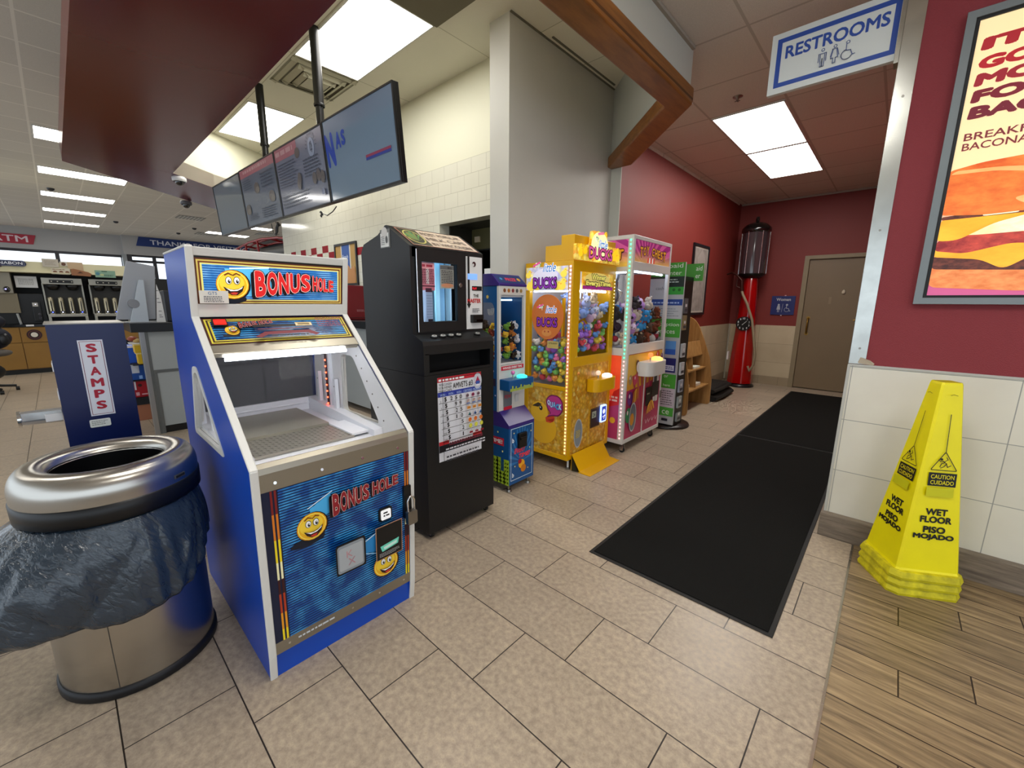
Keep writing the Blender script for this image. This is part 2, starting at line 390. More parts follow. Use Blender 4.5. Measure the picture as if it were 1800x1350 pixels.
def rpoly(pts, r, n=4):
    out = []
    for i, p in enumerate(pts):
        a = Vector((pts[i-1][0]-p[0], pts[i-1][1]-p[1])); b = Vector((pts[(i+1) % len(pts)][0]-p[0], pts[(i+1) % len(pts)][1]-p[1]))
        q = min(r, a.length*.45, b.length*.45); A = Vector(p)+a.normalized()*q; C = Vector(p)+b.normalized()*q; P_ = Vector(p)
        for k in range(n+1):
            t = k/n; w = A*(1-t)**2+P_*2*t*(1-t)+C*t*t; out.append((w.x, w.y))
    return out
def plate(b, outer, hole, axis, a0, a1, m):
    """extruded plate with one hole; outer and hole loops joined by a bridge of quads/triangles"""
    from mathutils.geometry import tessellate_polygon
    if sum(outer[i][0]*outer[(i+1) % len(outer)][1]-outer[(i+1) % len(outer)][0]*outer[i][1] for i in range(len(outer))) < 0: outer = outer[::-1]
    if sum(hole[i][0]*hole[(i+1) % len(hole)][1]-hole[(i+1) % len(hole)][0]*hole[i][1] for i in range(len(hole))) > 0: hole = hole[::-1]
    tr = tessellate_polygon([[Vector((p[0], p[1], 0)) for p in outer], [Vector((p[0], p[1], 0)) for p in hole]])
    al = list(outer)+list(hole); n = len(al); no = len(outer)
    def P(p, a): return (a, p[0], p[1]) if axis == 0 else ((p[0], a, p[1]) if axis == 1 else (p[0], p[1], a))
    vs = [P(p, a0) for p in al]+[P(p, a1) for p in al]
    fs = [tuple(t) for t in tr]+[tuple(i+n for i in t[::-1]) for t in tr]
    fs += [(i, (i+1) % no, (i+1) % no+n, i+n) for i in range(no)]
    nh = len(hole); fs += [(no+i, no+(i+1) % nh, no+(i+1) % nh+n, no+i+n) for i in range(nh)]
    return b.add(vs, fs, m)
def copytree(o, loc, label=None, group=None, rotz=None, scale=None):
    r = o.copy(); COL.objects.link(r); r.location = loc
    if rotz is not None: r.rotation_euler = (0, 0, rotz) if not hasattr(rotz, '__len__') else rotz
    if scale: r.scale = (scale,)*3
    if label: r['label'] = label
    if group: r['group'] = group
    for ch in o.children:
        c = ch.copy(); COL.objects.link(c); c.parent = r
        for gch in ch.children:
            d = gch.copy(); COL.objects.link(d); d.parent = c
    return r
YX, YZ = (0, 1, 0), (0, 0, 1)
def front(b, x, y0, z0, e=.0006): return D(b, (x, y0, z0), (0, 1, 0), (0, 0, 1), e)      # face looking +X
def side(b, y, x0, z0, e=.0006): return D(b, (x0, y, z0), (1, 0, 0), (0, 0, 1), e)       # face looking -Y
# ================================================================ THE SETTING
b = B(); b.prism([(-22, -7), (-.011, -7), (-.011, 8.6), (-22, 8.6)], 2, -.05, 0, TILE_FLOOR); struct('floor', b)
b = B(); b.prism([(-.003, -7), (6, -7), (6, 3.2), (-.003, 3.2)], 2, -.05, 0, WOOD_FLOOR); struct('floor', b)
b = B(); b.box(-.0115, -.0025, -7, 3.06, -.02, .0025, STEEL); struct('trim_1', b)
# back wall of the hall with the opening for the door
b = B()
for x0, x1, z0, z1 in ((-2.4, -1.235, 1.047, 3.3), (-1.235, -.285, 2.19, 3.3), (-.285, .0, 1.047, 3.3)): b.box(x0, x1, 8.458, 8.62, z0, z1, RED_PAINT)
for x0, x1 in ((-2.4, -1.235), (-.285, 0)):
    b.box(x0, x1, 8.45, 8.62, .15, 1.047, TILE_BACK); b.box(x0, x1, 8.445, 8.62, 0, .15, TILE_BASE_B)
b.box(-1.235, -.285, 8.56, 8.62, 0, 2.19, DARK)
struct('wall_back', b)
b = B()
b.box(-2.45, -2.283, 4.12, 8.6, 1.05, 3.3, RED_PAINT); b.box(-2.45, -2.275, 4.12, 8.6, .15, 1.05, TILE_SIDE); b.box(-2.45, -2.27, 4.12, 8.6, 0, .15, TILE_BASE_S)
b.box(-2.45, -2.275, 4.11, 4.12, 0, 3.5, HEADER)
struct('wall_left', b)
b = B(); b.cyl((-2.262, 8.437, .02), (-2.262, 8.437, 1.05), .014, M('corner_guard', 'a9a391', .35), seg=10); struct('trim_2', b)
# right wall: front face with the poster, end beside the hall
b = B()
b.box(-.165, 5.2, 3.083, 3.25, 1.062, 3.2, RED_FRONT); b.box(-.165, .0, 3.25, 8.6, 1.047, 3.3, RED_PAINT)
b.box(-.165, 5.2, 3.075, 3.25, .1, 1.062, TILE_RIGHT); b.box(-.165, 0, 3.25, 8.6, .0, 1.047, TILE_SIDE)
struct('wall_right', b)
b = B(); b.box(-.178, 5.2, 3.027, 3.0755, 0, .146, BASEWOOD); b.box(-.182, -.162, 3.027, 3.35, 0, .146, BASEWOOD); struct('baseboard_right', b, .003)
b = B(); b.box(-.17, 5.2, 3.071, 3.084, 1.058, 1.068, M('tile_edge_cap', 'b9b8b2', .4)); b.box(-.171, -.158, 3.069, 3.09, .146, 1.062, M('tile_edge_cap')); struct('trim_3', b)
b = B(); b.box(-.17, -.095, 3.0765, 3.084, 1.07, 3.13, ALU); b.box(-.171, -.163, 3.0765, 3.15, 1.07, 3.13, ALU)
for z in (1.16, 2.45, 1.8): b.cyl((-.13, 3.077, z), (-.13, 3.0735, z), .006, NICKEL, seg=8)
b.add([(-.13, 3.077, 1.075), (-.06, 3.07, 1.068), (-.055, 3.074, 1.078), (-.075, 3.068, 1.095), (-.12, 3.074, 1.11)], [(0, 1, 2, 3, 4)], M('peeling_tape', 'b5a792', .6))
struct('trim_4', b, .0015)
# service side: column wall, tiled wall, pass-through, kitchen
b = B(); b.box(-2.6, -2.39, 2.55, 4.3, 0, 3.52, GREYWALL); struct('wall_service', b)
b = B()
b.box(-8.1, -3.68, 2.862, 3.0, 0, 2.75, TILE_SERV); b.box(-3.68, -2.6, 2.862, 3.0, 2.202, 2.75, TILE_SERV); b.box(-8.1, -2.6, 2.864, 3.0, 2.75, 3.52, CREAM)
b.box(-3.68, -2.6, 2.862, 3.0, 0, 1.1, TILE_SERV)
for i in range(8):                       # red checker squares
    b.box(-7.777+.41*i, -7.577+.41*i, 2.8605, 2.863, 2.113, 2.213, M('red_glazed_tile', '8c1420', .12)) if i < 5 and i != 4 else None
    b.box(-7.572+.41*i, -7.372+.41*i, 2.8605, 2.863, 2.015, 2.113, M('red_glazed_tile')) if i < 4 or i == 5 else None
struct('wall_tiled', b)
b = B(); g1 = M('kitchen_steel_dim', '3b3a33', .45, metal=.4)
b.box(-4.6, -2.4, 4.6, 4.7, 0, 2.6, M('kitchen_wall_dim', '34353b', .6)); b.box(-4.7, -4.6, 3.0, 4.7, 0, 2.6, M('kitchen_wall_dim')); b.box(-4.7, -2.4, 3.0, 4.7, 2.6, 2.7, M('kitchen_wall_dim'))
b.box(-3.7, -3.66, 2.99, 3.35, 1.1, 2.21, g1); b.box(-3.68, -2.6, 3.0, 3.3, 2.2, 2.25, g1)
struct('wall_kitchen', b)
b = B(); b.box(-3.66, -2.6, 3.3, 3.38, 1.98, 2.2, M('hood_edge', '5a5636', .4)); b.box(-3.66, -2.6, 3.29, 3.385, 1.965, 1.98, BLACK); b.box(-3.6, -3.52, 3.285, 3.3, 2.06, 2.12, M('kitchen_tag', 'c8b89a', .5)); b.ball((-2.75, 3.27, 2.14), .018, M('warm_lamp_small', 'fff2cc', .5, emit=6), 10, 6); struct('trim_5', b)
# header over the hall mouth and the oak beam under it
ho = [(-1.28, -7), (-1.28, 3.22), (-2.3, 4.24), (-2.42, 4.12), (-1.40, 3.17), (-1.40, -7)]
b = B(); b.prism(ho, 2, 2.86, 3.52, HEADER); struct('wall_header', b)
b = B()
b.prism([(-1.245, -7), (-1.245, 3.20), (-1.275, 3.23), (-2.16, 4.105), (-2.39, 4.105), (-2.39, 4.03), (-1.415, 3.10), (-1.415, -7)], 2, 2.762, 2.872, OAK)
b.build('oak_beam', None, .014, seg=3, kind='structure')
for a_ in (0,):
    b = B(); b.prism([(-1.2445, -7), (-1.2445, 3.19), (-1.255, 3.2), (-1.255, -7)], 2, 2.785, 2.80, M('beam_groove', '4f2e12', .5)); struct('trim_6', b)
# ceilings
def slab(name, pts, z, mtl, th=.06): bb = B(); bb.prism(pts, 2, z, z+th, mtl); return struct(name, bb)
slab('ceiling', [(-1.28, -7), (6, -7), (6, 8.6), (-2.45, 8.6), (-2.45, 4.1), (-2.24, 4.1), (-1.28, 3.2)], 3.13, CEIL_HALL)
slab('ceiling', [(-1.4, 1.0), (-1.4, 3.2), (-2.3, 4.2), (-2.7, 4.3), (-2.7, 2.95), (-8.1, 2.95), (-8.1, 1.0)], 3.5, CEIL_SERV)
slab('ceiling', [(-21.2, -7), (-1.4, -7), (-1.4, 1.0), (-6.35, 1.0), (-7.5, 2.9), (-8.0, 8.6), (-21.2, 8.6)], 3.66, CEIL_STORE)
b = B(); b.box(-2.27, -2.29, 8.3, 4.25, 3.095, 3.128, CEIL_HALL); b.box(-2.27, -.17, 8.435, 8.45, 3.1, 3.128, M('tee_metal', 'a29a8c', .5)); b.box(-1.28, -1.26, -4, 3.2, 3.108, 3.128, M('tee_metal')); struct('trim_7', b)
b = B(); b.box(-2.93, -2.34, 1.70, 2.30, 3.488, 3.499, M('dark_ceiling_panel', '6b6552', .8)); struct('ceiling_patch', b)  # single darker brown panel in the service ceiling
b = B()
for p, q in (((-2.385, 2.55), (-2.385, 4.08)), ((-2.34, 3.0), (-2.34, 4.0))):
    b.box(p[0]-.006, p[0]+.01, p[1], q[1], 3.492, 3.4995, M('joint_shadow_gap', '6d6a5c', .8))
struct('trim_8', b)
# soffit: red canopy, angled leg coloured plum for a reflection, cream inner bulkhead
inner = [(-6.30, 1.117), (-6.70, 1.60), (-7.2, 2.4), (-7.5, 2.86)]
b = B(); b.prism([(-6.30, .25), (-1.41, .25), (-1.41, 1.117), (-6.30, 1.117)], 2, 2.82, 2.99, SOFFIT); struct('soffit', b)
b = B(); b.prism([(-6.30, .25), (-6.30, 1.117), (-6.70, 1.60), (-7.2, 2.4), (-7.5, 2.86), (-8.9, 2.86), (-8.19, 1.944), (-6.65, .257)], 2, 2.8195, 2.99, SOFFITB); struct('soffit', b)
b = B(); b.box(-6.3, -1.41, .95, 1.1165, 2.99, 3.68, CREAM)
for (x0, y0), (x1, y1) in zip(inner, inner[1:]): b.prism([(x0, y0), (x1, y1), (x1-.1, y1-.05), (x0-.1, y0-.05)], 2, 2.821, 3.68, CREAM)
struct('wall_soffit', b)
# far store front
b = B()
b.box(-21.1, -20.9, -7, 1.92, 2.96, 3.68, STOREWALL); b.box(-21.1, -20.6, 1.92, 8.4, 3.0, 3.68, STOREWALL); b.box(-21.1, -20.9, -7, 8.4, 0, .4, STOREWALL)
b.box(-21.1, -20.7, 8.2, 8.6, 0, 3.7, STOREWALL); b.box(-21.1, -8.0, 8.4, 8.6, 0, 3.7, STOREWALL)
struct('wall_far', b)
fr = M('dark_bronze_frame', '2a2a30', .5)
def store_window(x, ys, z0, z1, hs):
    bb = B()
    for y in ys: bb.box(x-.06, x+.06, y-.05, y+.05, z0, z1, fr)
    for z in hs: bb.box(x-.055, x+.055, ys[0], ys[-1], z-.04, z+.04, fr)
    w = struct('window_1' if x < -20.8 else 'window_2', bb)
    gb = B(); gb.box(x-.01, x+.01, ys[0], ys[-1], z0, z1, GLASS); gb.build('glass_pane', w)
store_window(-20.95, (-6.9, -4.6, -2.2, .28, 1.9), .4, 2.96, (.42, 2.94))
store_window(-20.75, (2.05, 2.75, 4.6, 6.4, 8.2), .1, 3.0, (.12, 2.78, 2.98))
b = B(); b.box(-20.78, -20.55, 1.86, 1.98, 0, 3.0, M('storefront_mullion_pale', '8d9294', .4, metal=.5)); b.box(-20.9, -20.6, 1.99, 2.12, 0, 3.0, fr); struct('trim_9', b)
b = B(); b.box(-32, -21.4, -14, 20, -.1, -.02, M('outside_pavement', '9a9a98', .9)); struct('ground', b)
b = B(); b.box(-31.9, -31.5, -14, 20, -.02, 2.2, M('pale_building_across', 'b5b9bd', .9)); b.box(-31.95, -31.45, -14, 20, 2.2, 2.35, M('roof_edge_across', '6e7780', .9)); struct('exterior_wall', b)

# door
t = B(); fm = M('door_frame_paint', '8b7d63', .5)
t.box(-1.235, -1.167, 8.43, 8.56, 0, 2.183, fm); t.box(-.353, -.285, 8.43, 8.56, 0, 2.183, fm); t.box(-1.235, -.285, 8.43, 8.56, 2.13, 2.19, fm)
t.box(-1.165, -.355, 8.475, 8.52, .012, 2.127, M('door_paint', '7d6b52', .45, var=.03, vscale=3))
d = struct('door_1', t, .003)
b = B(); b.tube([(-1.08, 8.475, .93), (-1.08, 8.42, .95), (-1.08, 8.41, 1.06), (-1.08, 8.42, 1.17), (-1.08, 8.475, 1.19)], .012, M('brass', '9c7a3a', .3, metal=1))
for z in (.93, 1.19): b.cyl((-1.08, 8.475, z), (-1.08, 8.462, z), .026, M('brass'))
b.build('door_handle', d)
b = B(); b.box(-.44, -.375, 8.45, 8.475, 1.12, 1.34, NICKEL); b.cyl((-.41, 8.45, 1.2), (-.41, 8.39, 1.2), .014, NICKEL); b.cyl((-.41, 8.40, 1.2), (-.49, 8.40, 1.17), .01, M('brass')); b.build('door_lock', d)
b = B(); b.lathe([(0, -.03), (.022, -.02), (.026, .0), (.016, .03), (0, .045)], (-.67, 8.468, 1.6), M('pale_plastic', 'c9bfa8', .4), 14); b.box(-.845, -.81, 8.4725, 8.4755, 1.42, 1.53, M('door_scar', '8a7a60', .6)); b.build('hook', d)

# ================================================================ CEILING LIGHTS AND FITTINGS
def fixture(x0, x1, y0, y1, z, label, group):
    t = thing('ceiling_light', label, 'light', ((x0+x1)/2, (y0+y1)/2, z-.02), group)
    b = B(); w = .012
    for a in ((x0, x1, y0, y0+w), (x0, x1, y1-w, y1), (x0, x0+w, y0, y1), (x1-w, x1, y0, y1)): b.box(*a, z-.012, z-.0005, WHITEM)
    b.build('frame', t)
    b = B(); b.box(x0+w, x1-w, y0+w, y1-w, z-.008, z-.003, LAMPM); b.build('diffuser', t)
fixture(-1.555, -.955, 4.475, 5.695, 3.13, 'long bright ceiling panel in the hall, the one nearer the restrooms sign', 'hall ceiling lights')
fixture(-1.555, -.955, 5.725, 6.975, 3.13, 'long bright ceiling panel in the hall, the one nearer the tan door', 'hall ceiling lights')
fixture(-4.14, -2.93, 1.69, 2.28, 3.5, 'large bright ceiling panel above the rightmost hanging menu screen', 'service ceiling lights')
fixture(-6.62, -5.41, 1.69, 2.28, 3.5, 'large bright ceiling panel behind the thin pole of the leftmost menu screens', 'service ceiling lights')
fixture(-2.2, -1.6, 1.2, 1.8, 3.5, 'added unseen service ceiling panel above the black machine', 'service ceiling lights')  # added out of view to brighten the grey wall and service ceiling
fixture(-3.9, -2.7, -1.6, -1.0, 3.66, 'added unseen store ceiling panel above and behind the trash can', 'store ceiling lights nearby')  # this and the next two are unseen lamps added for room light
fixture(-.94, -.325, .2, 1.4, 3.13, 'added unseen hall ceiling panel above the beige floor', 'hall ceiling lights')
fixture(.95, 1.55, .2, 1.4, 3.13, 'added unseen dining side ceiling panel above the wood floor', 'hall ceiling lights')
for i, (x0, x1) in enumerate(((-9.37, -8.73), (-11.79, -11.22), (-14.23, -13.68), (-16.6, -16.1), (-19.1, -18.6))):
    lb = ['small lit stretch of ceiling panel touching the pink soffit edge', 'longest lit ceiling strip of the row at left, just under the soffit', 'second lit ceiling strip of the row, below the longest one',
          'third lit ceiling strip of the row, counting down from the soffit', 'lowest lit ceiling strip of the row, nearest the red ATM sign'][i]
    fixture(x0, x1, .115, 1.285, 3.66, lb, 'store ceiling lights in a row')
for a, lb in (((-17.7, -17.2, 3.78, 4.4), 'small far ceiling light left of the hanging screens bottom corner'), ((-17.9, -17.4, 4.5, 5.05), 'small far ceiling light just below the leftmost menu screen'), ((-15.6, -15.1, 4.5, 5.1), 'small far ceiling light beside the dangling cable of the menu screens')):
    fixture(*a, 3.66, lb, 'far store ceiling lights')
for a, lb in (((-12.6, -12.0, -3.6, -2.4), 'store ceiling light far left beyond the frame'), ((-6.6, -6.0, -3.6, -2.4), 'store ceiling light near left beyond the frame')): fixture(*a, 3.66, lb, 'store ceiling lights unseen')
def ceil_thing(name, b, label, cat, group=None): return b.build(name, None, 0, label, cat, group)
# air diffuser in the service ceiling
t = thing('ceiling_vent', 'square stepped white air vent beside the large bright ceiling panel', 'vent', (-4.5, 2.0, 3.47))
vm = M('vent_paint', 'b9b69f', .5); b = B()
for k, (r, z) in enumerate(((.30, 3.494), (.22, 3.478), (.15, 3.462))):
    cx, cy, w = -4.47, 2.0, .055-.008*k
    for sx in (-1, 1):
        b.prism([(cx+sx*r, z+.012), (cx+sx*(r-w), z-.012), (cx+sx*(r-w), z-.008), (cx+sx*r, z+.016)], 1, cy-r+.0, cy+r, vm)
        b.prism([(cy+sx*r, z+.012), (cy+sx*(r-w), z-.012), (cy+sx*(r-w), z-.008), (cy+sx*r, z+.016)], 0, cx-r, cx+r, vm)
b.box(cx-.10, cx+.10, cy-.10, cy+.10, 3.45, 3.455, vm); b.build('louvre', t)
b = B(); b.lathe([(.0, 0), (.13, 0), (.14, .006)], (cx-.05, cy+.03, 3.4915), M('vent_dark', '1c1b17', .8), 20); b.box(cx-.3, cx+.3, cy-.3, cy+.3, 3.4975, 3.4985, M('vent_back', '8a8772', .7)); b.build('duct_opening', t)
for x, y, lb in ((-14.9, 2.9, 'grey grille vent in the store ceiling left of the menu screens'), (-16.4, 5.3, 'grey grille vent in the far store ceiling below the dangling cables'), (-10.9, 2.75, 'bright grille vent in the store ceiling tucked under the plum soffit'), (-18.0, 3.9, 'faint flat vent above the far blue banner')):
    b = B(); b.box(x-.3, x+.3, y-.3, y+.3, 3.648, 3.659, M('vent_grey', '87837a', .5))
    for k in range(7): b.box(x-.27, x+.27, y-.26+k*.08, y-.24+k*.08, 3.642, 3.649, M('vent_slat', 'd0ccc2', .4))
    b.build('ceiling_vent', None, 0, lb, 'vent', 'store ceiling vents')
# sprinkler, smoke detectors, cameras
b = B(); b.lathe([(.04, 0), (.038, -.004), (.012, -.008), (.009, -.03), (.0, -.03)], (-1.246, 4.165, 3.1298), NICKEL, 16)
for k in range(4): b.box(-1.246-.02*(k % 2)-.002, -1.246+.02*(k % 2)+.002, 4.165-.02*(1-k % 2)-.002, 4.165+.02*(1-k % 2)+.002, 3.094, 3.098, NICKEL)
ceil_thing('sprinkler', b, 'small chrome sprinkler head in the hall ceiling above the light', 'sprinkler')
for (x, y, z), nm, lb in (((-6.42, 1.19, 2.8195), 0, 'white dome camera hanging at the inner corner of the soffit'), ((-7.86, 1.50, 2.8195), 0, 'dark dome camera under the plum edge of the soffit')):
    t = thing('dome_camera', lb, 'camera', (x, y, z-.1), 'dome cameras')
    b = B(); b.lathe([(.055, .0), (.07, -.012), (.07, -.045), (.06, -.055)], (x, y, z), WHITE if 'white' in lb else M('grey_plastic', '55555a', .4), 24); b.build('housing', t)
    b = B(); b.ball((x, y, z-.055), (.045, .045, .045), M('smoked_dome', '060608', .08, coat=1), 16, 10); b.build('dome', t)
for x, y, lb in ((-17.3, 1.55, 'small dark sensor on the store ceiling above the gap between the signs'), (-18.5, 3.2, 'small dark sensor on the far ceiling above the blue banner'), (-16.9, 3.35, 'dark sensor on the far ceiling left of the menu screens'), (-13.3, .27, 'tiny sprinkler between the lit ceiling strips')):
    b = B(); b.lathe([(.06, 0), (.055, -.03), (.03, -.05), (0, -.055)], (x, y, 3.6595), M('sensor_dark', '2e2e33', .4), 14); b.build('ceiling_sensor', None, 0, lb, 'sensor', 'ceiling sensors')

# ================================================================ HANGING MENU SCREENS
Bl, Br = Vector((-6.206, 1.5, 2.172)), Vector((-2.426, 1.6, 2.15)); Tl, Tr = Vector((-6.206, 1.459, 2.722)), Vector((-2.426, 1.559, 2.717))
sk = [('66717b', 0), ('67707d', 1), ('737887', 2), ('6a7f92', 3)]
SCR_LB = ['leftmost hanging menu screen, blank grey', 'second hanging menu screen from the left, red heading and food pictures', 'third hanging menu screen, red heading and price list with logo', 'rightmost hanging menu screen, blue N A S letters and red bar']
def tv(i, parent_row=None):
    a0, a1 = i/4+.0012, (i+1)/4-.0012
    bl, br, tl = Bl.lerp(Br, a0), Bl.lerp(Br, a1), Tl.lerp(Tr, a0)
    U = (br-bl).normalized(); V = (tl-bl).normalized(); N = U.cross(V); w = (br-bl).length; h = (tl-bl).length
    c = (bl+br)/2
    t = thing('menu_screen', SCR_LB[i], 'screen', (c.x, c.y, c.z), 'row of hanging menu screens')
    F = Matrix(((U.x, V.x, N.x, bl.x), (U.y, V.y, N.y, bl.y), (U.z, V.z, N.z, bl.z), (0, 0, 0, 1)))
    b = B(); b.xf = F
    b.box(0, w, 0, h, -.045, -.012, BLACK); z = .0; k = .012
    for q in ((0, k, 0, h), (w-k, w, 0, h), (0, w, 0, k), (0, w, h-k, h)): b.box(*q, -.012, .003, BLACK)
    b.build('casing', t, .002)
    b = B(); sm = M('screen_%d' % i, sk[i][0], .1, emit=.05, coat=.4)
    b.xf = F; b.box(k, w-k, k, h-k, -.014, -.002, sm); b.xf = None
    d = D(b, bl+N*-.002, U, V, .0008, .001)
    def S(x0, y0, x1, y1, mm, up=True): d.rect(k+x0*(w-2*k), k+y0*(h-2*k), k+x1*(w-2*k), k+y1*(h-2*k), mm, up)
    E_ = .12; txt = K('4a5160', .05, .2); red = K('96606a', .12, .2); food = K('5c5654', .1, .2); food2 = K('6c665e', .1, .2)
    if i == 1:
        S(0, .86, 1, 1, red); d.scribble(.12*w, .9*h, .8*w, .95*h, 1, K('ae868c', .12, .2), .9, 3, False)
        for x, y in ((.45, .6), (.82, .38), (.12, .3)): d.disc(x*w, y*h, .07, food, .05); d.disc(x*w+.02, y*h-.02, .05, food2, .03)
        for j, (x, y, x1, y1) in enumerate(((.08, .62, .35, .8), (.6, .55, .95, .8), (.08, .1, .4, .22), (.5, .08, .9, .26))): d.scribble(x*w, y*h, x1*w, y1*h, 5, txt, .4, j)
    if i == 2:
        S(0, .82, .5, 1, red); d.scribble(.04*w, .87*h, .42*w, .94*h, 1, K('ae868c', .12, .2), .9, 5, False)
        d.disc(.5*w, .8*h, .045, food, .04); d.disc(.78*w, .78*h, .055, K('8a93a6', .15, .2), .07)
        for q in range(12): a = PI*q/11; d.line([(.78*w+.075*math.cos(a), .79*h+.085*math.sin(a)), (.78*w+.095*math.cos(a), .79*h+.105*math.sin(a))], .005, txt, False)
        d.up(); d.line([(.765*w, .74*h), (.765*w, .83*h), (.79*w, .85*h), (.79*w, .72*h)], .008, txt); d.text('2', .775*w, .74*h, .05, txt)
        d.scribble(.6*w, .42*h, .93*w, .68*h, 6, txt, .45, 9); d.scribble(.06*w, .4*h, .5*w, .76*h, 9, txt, .4, 10); d.scribble(.06*w, .1*h, .7*w, .3*h, 4, txt, .4, 11)
        for x, y in ((.78, .38), (.86, .4), (.93, .36), (.5, .45), (.48, .38)): d.disc(x*w, y*h, .035, food, .045)
        S(.9, .12, .95, .2, K('5f6a86', .1, .2))
    if i == 3:
        blue = K('22409c', .12, .2)
        d.text('N', .03*w, .42*h, .23, blue, .125, .07, shear=-.1); d.text('A', .185*w, .60*h, .11, blue, .075, .06); d.text('S', .275*w, .615*h, .10, blue, .055, .06)
        S(.60, .335, .93, .385, K('2c3a86', .15, .2)); S(.60, .365, .93, .395, K('84344e', .15, .2))
    b.build('display', t)
    if i in (1, 2):
        # mount pole up to the ceiling
        px_ = {1: -4.95, 2: -3.62}[i]
    return t
TVS = [tv(i) for i in range(4)]
for nm, x, lb in (('left', -4.96, 'black ceiling pole carrying the left pair of menu screens'), ('right', -3.66, 'black ceiling pole carrying the right pair of menu screens')):
    y = 1.665
    t = thing('mounting_pole', lb, 'pole', (x, y, 2.5), 'menu screen poles')
    b = B(); b.cyl((x, y, 2.55), (x, y, 2.95), .030, BLACK, seg=20); b.cyl((x, y, 2.95), (x, y, 3.5), .037, BLACK, seg=20); b.lathe([(.04, 0), (.043, .01), (.04, .02)], (x, y, 2.94), BLACK, 20); b.build('pole', t)
    b = B(); b.box(x-.5, x+.5, y-.014, y+.0, 2.44, 2.56, BLACKM); b.build('mounting_rail', t)
b = B(); b.tube([(-3.68, 1.61, 2.135), (-3.67, 1.62, 2.12), (-3.63, 1.61, 2.10), (-3.60, 1.6, 2.11), (-3.52, 1.6, 2.085), (-3.42, 1.6, 2.10), (-3.37, 1.6, 2.12), (-3.37, 1.61, 2.135)], .004, BLACK)
b.tube([(-3.66, 1.61, 2.135), (-3.645, 1.615, 2.12), (-3.665, 1.61, 2.10), (-3.63, 1.6, 2.09)], .007, BLACK); b.build('dangling_cable', None, 0, 'short black cable looping under the third menu screen', 'cable', 'cables under the menu screens')
b = B(); b.tube([(-4.68, 1.56, 2.15), (-4.68, 1.57, 2.08), (-4.63, 1.56, 2.045), (-4.55, 1.56, 2.06), (-4.52, 1.56, 2.12), (-4.55, 1.56, 2.15)], .004, BLACK)
for k in range(3): b.tube([(-4.50, 1.56+.01*k, 2.14-.01*k), (-4.56, 1.56, 2.10), (-4.58, 1.56, 2.03), (-4.53, 1.56, 2.06), (-4.50, 1.56, 2.13)], .006, BLACK)
b.build('dangling_cable', None, 0, 'bundled black cable hanging below the second menu screen', 'cable', 'cables under the menu screens')
# ================================================================ COIN PUSHER (blue cabinet)
def smiley(d, u, v, r, emit=0, shadow=True, tilt=0.0, flat=1.0):
    c, s_ = math.cos(tilt), math.sin(tilt)
    def q(x, y): return (u+(x*c-y*s_)*r, v+(x*s_+y*c)*r*flat)
    def el(x, y, a, b_, m, up=True, n=20): d.poly([q(x+a*math.cos(2*PI*k/n), y+b_*math.sin(2*PI*k/n)) for k in range(n)], m, up)
    if shadow: el(-.35, -1.02, 1.15, .33, K('061126'))
    el(.05, -.04, 1.06, 1.06, K('0a0a14')); el(0, 0, 1.0, 1.0, K('e8a010', emit)); el(0, 0, .93, .93, K('fff06a', emit)); el(.0, .0, .87, .87, K('f4b81c', emit)); el(-.05, .12, .76, .66, K('fbd53c', emit))
    for x in (-.24, .24):
        el(x, .28, .2, .27, K('101010')); el(x, .28, .165, .235, K('f8f8f8', emit)); el(x+.03, .22, .085, .13, K('101010')); el(x+.05, .28, .03, .04, K('ffffff', emit))
        d.line([q(x-.2, .66), q(x, .78), q(x+.2, .68)], r*.09, K('8a4a08'))
    d.poly([q(-.62, -.12), q(-.3, -.28), (q(0, -.33)), q(.35, -.26), q(.68, -.02), q(.52, -.45), q(.2, -.72), q(-.15, -.72), q(-.45, -.48)], K('2a0a06'))
    d.poly([q(-.5, -.2), q(-.25, -.31), q(0, -.36), q(.3, -.3), q(.58, -.12), q(.5, -.26), q(.2, -.42), q(-.2, -.44)], K('fdfdfd', emit))
    d.poly([q(-.25, -.56), q(0, -.5), q(.25, -.54), q(.12, -.68), q(-.1, -.68)], K('c8382a', emit))
def bonus(d, quads, emit=0, dim=False):
    """the red game lettering: each letter its own slanted box"""
    red, hot = ('8e1a24', 'a82830') if dim else ('d81e1e', 'ff5a38')
    for ch, (bl, br, tr, tl) in quads:
        dx = (bl[0]+br[0])/2; h = tl[1]-bl[1]
        sh = [(p[0]-h*.10, p[1]-h*.07) for p in (bl, br, tr, tl)]
        d.text(ch, 0, 0, 1, K('16060c'), quad=sh, bold=.075)
    d.up()
    for ch, (bl, br, tr, tl) in quads:
        w = br[0]-bl[0]; e = w*.07
        d.text(ch, 0, 0, 1, K('2a0810'), quad=[(bl[0]-e*1.3, bl[1]-e), (br[0]+e*1.3, br[1]-e), (tr[0]+e*1.3, tr[1]+e), (tl[0]-e*1.3, tl[1]+e)], bold=.07, up=False)
    d.up()
    for ch, (bl, br, tr, tl) in quads: d.text(ch, 0, 0, 1, K('f6d8d0', emit), quad=(bl, br, tr, tl), bold=.07, up=False)
    d.up()
    for ch, (bl, br, tr, tl) in quads:
        w = br[0]-bl[0]; e = w*.045
        d.text(ch, 0, 0, 1, K(red, emit), quad=[(bl[0]+e, bl[1]+e), (br[0]-e, br[1]+e), (tr[0]-e, tr[1]-e), (tl[0]+e, tl[1]-e)], bold=.05, up=False)
    d.up()
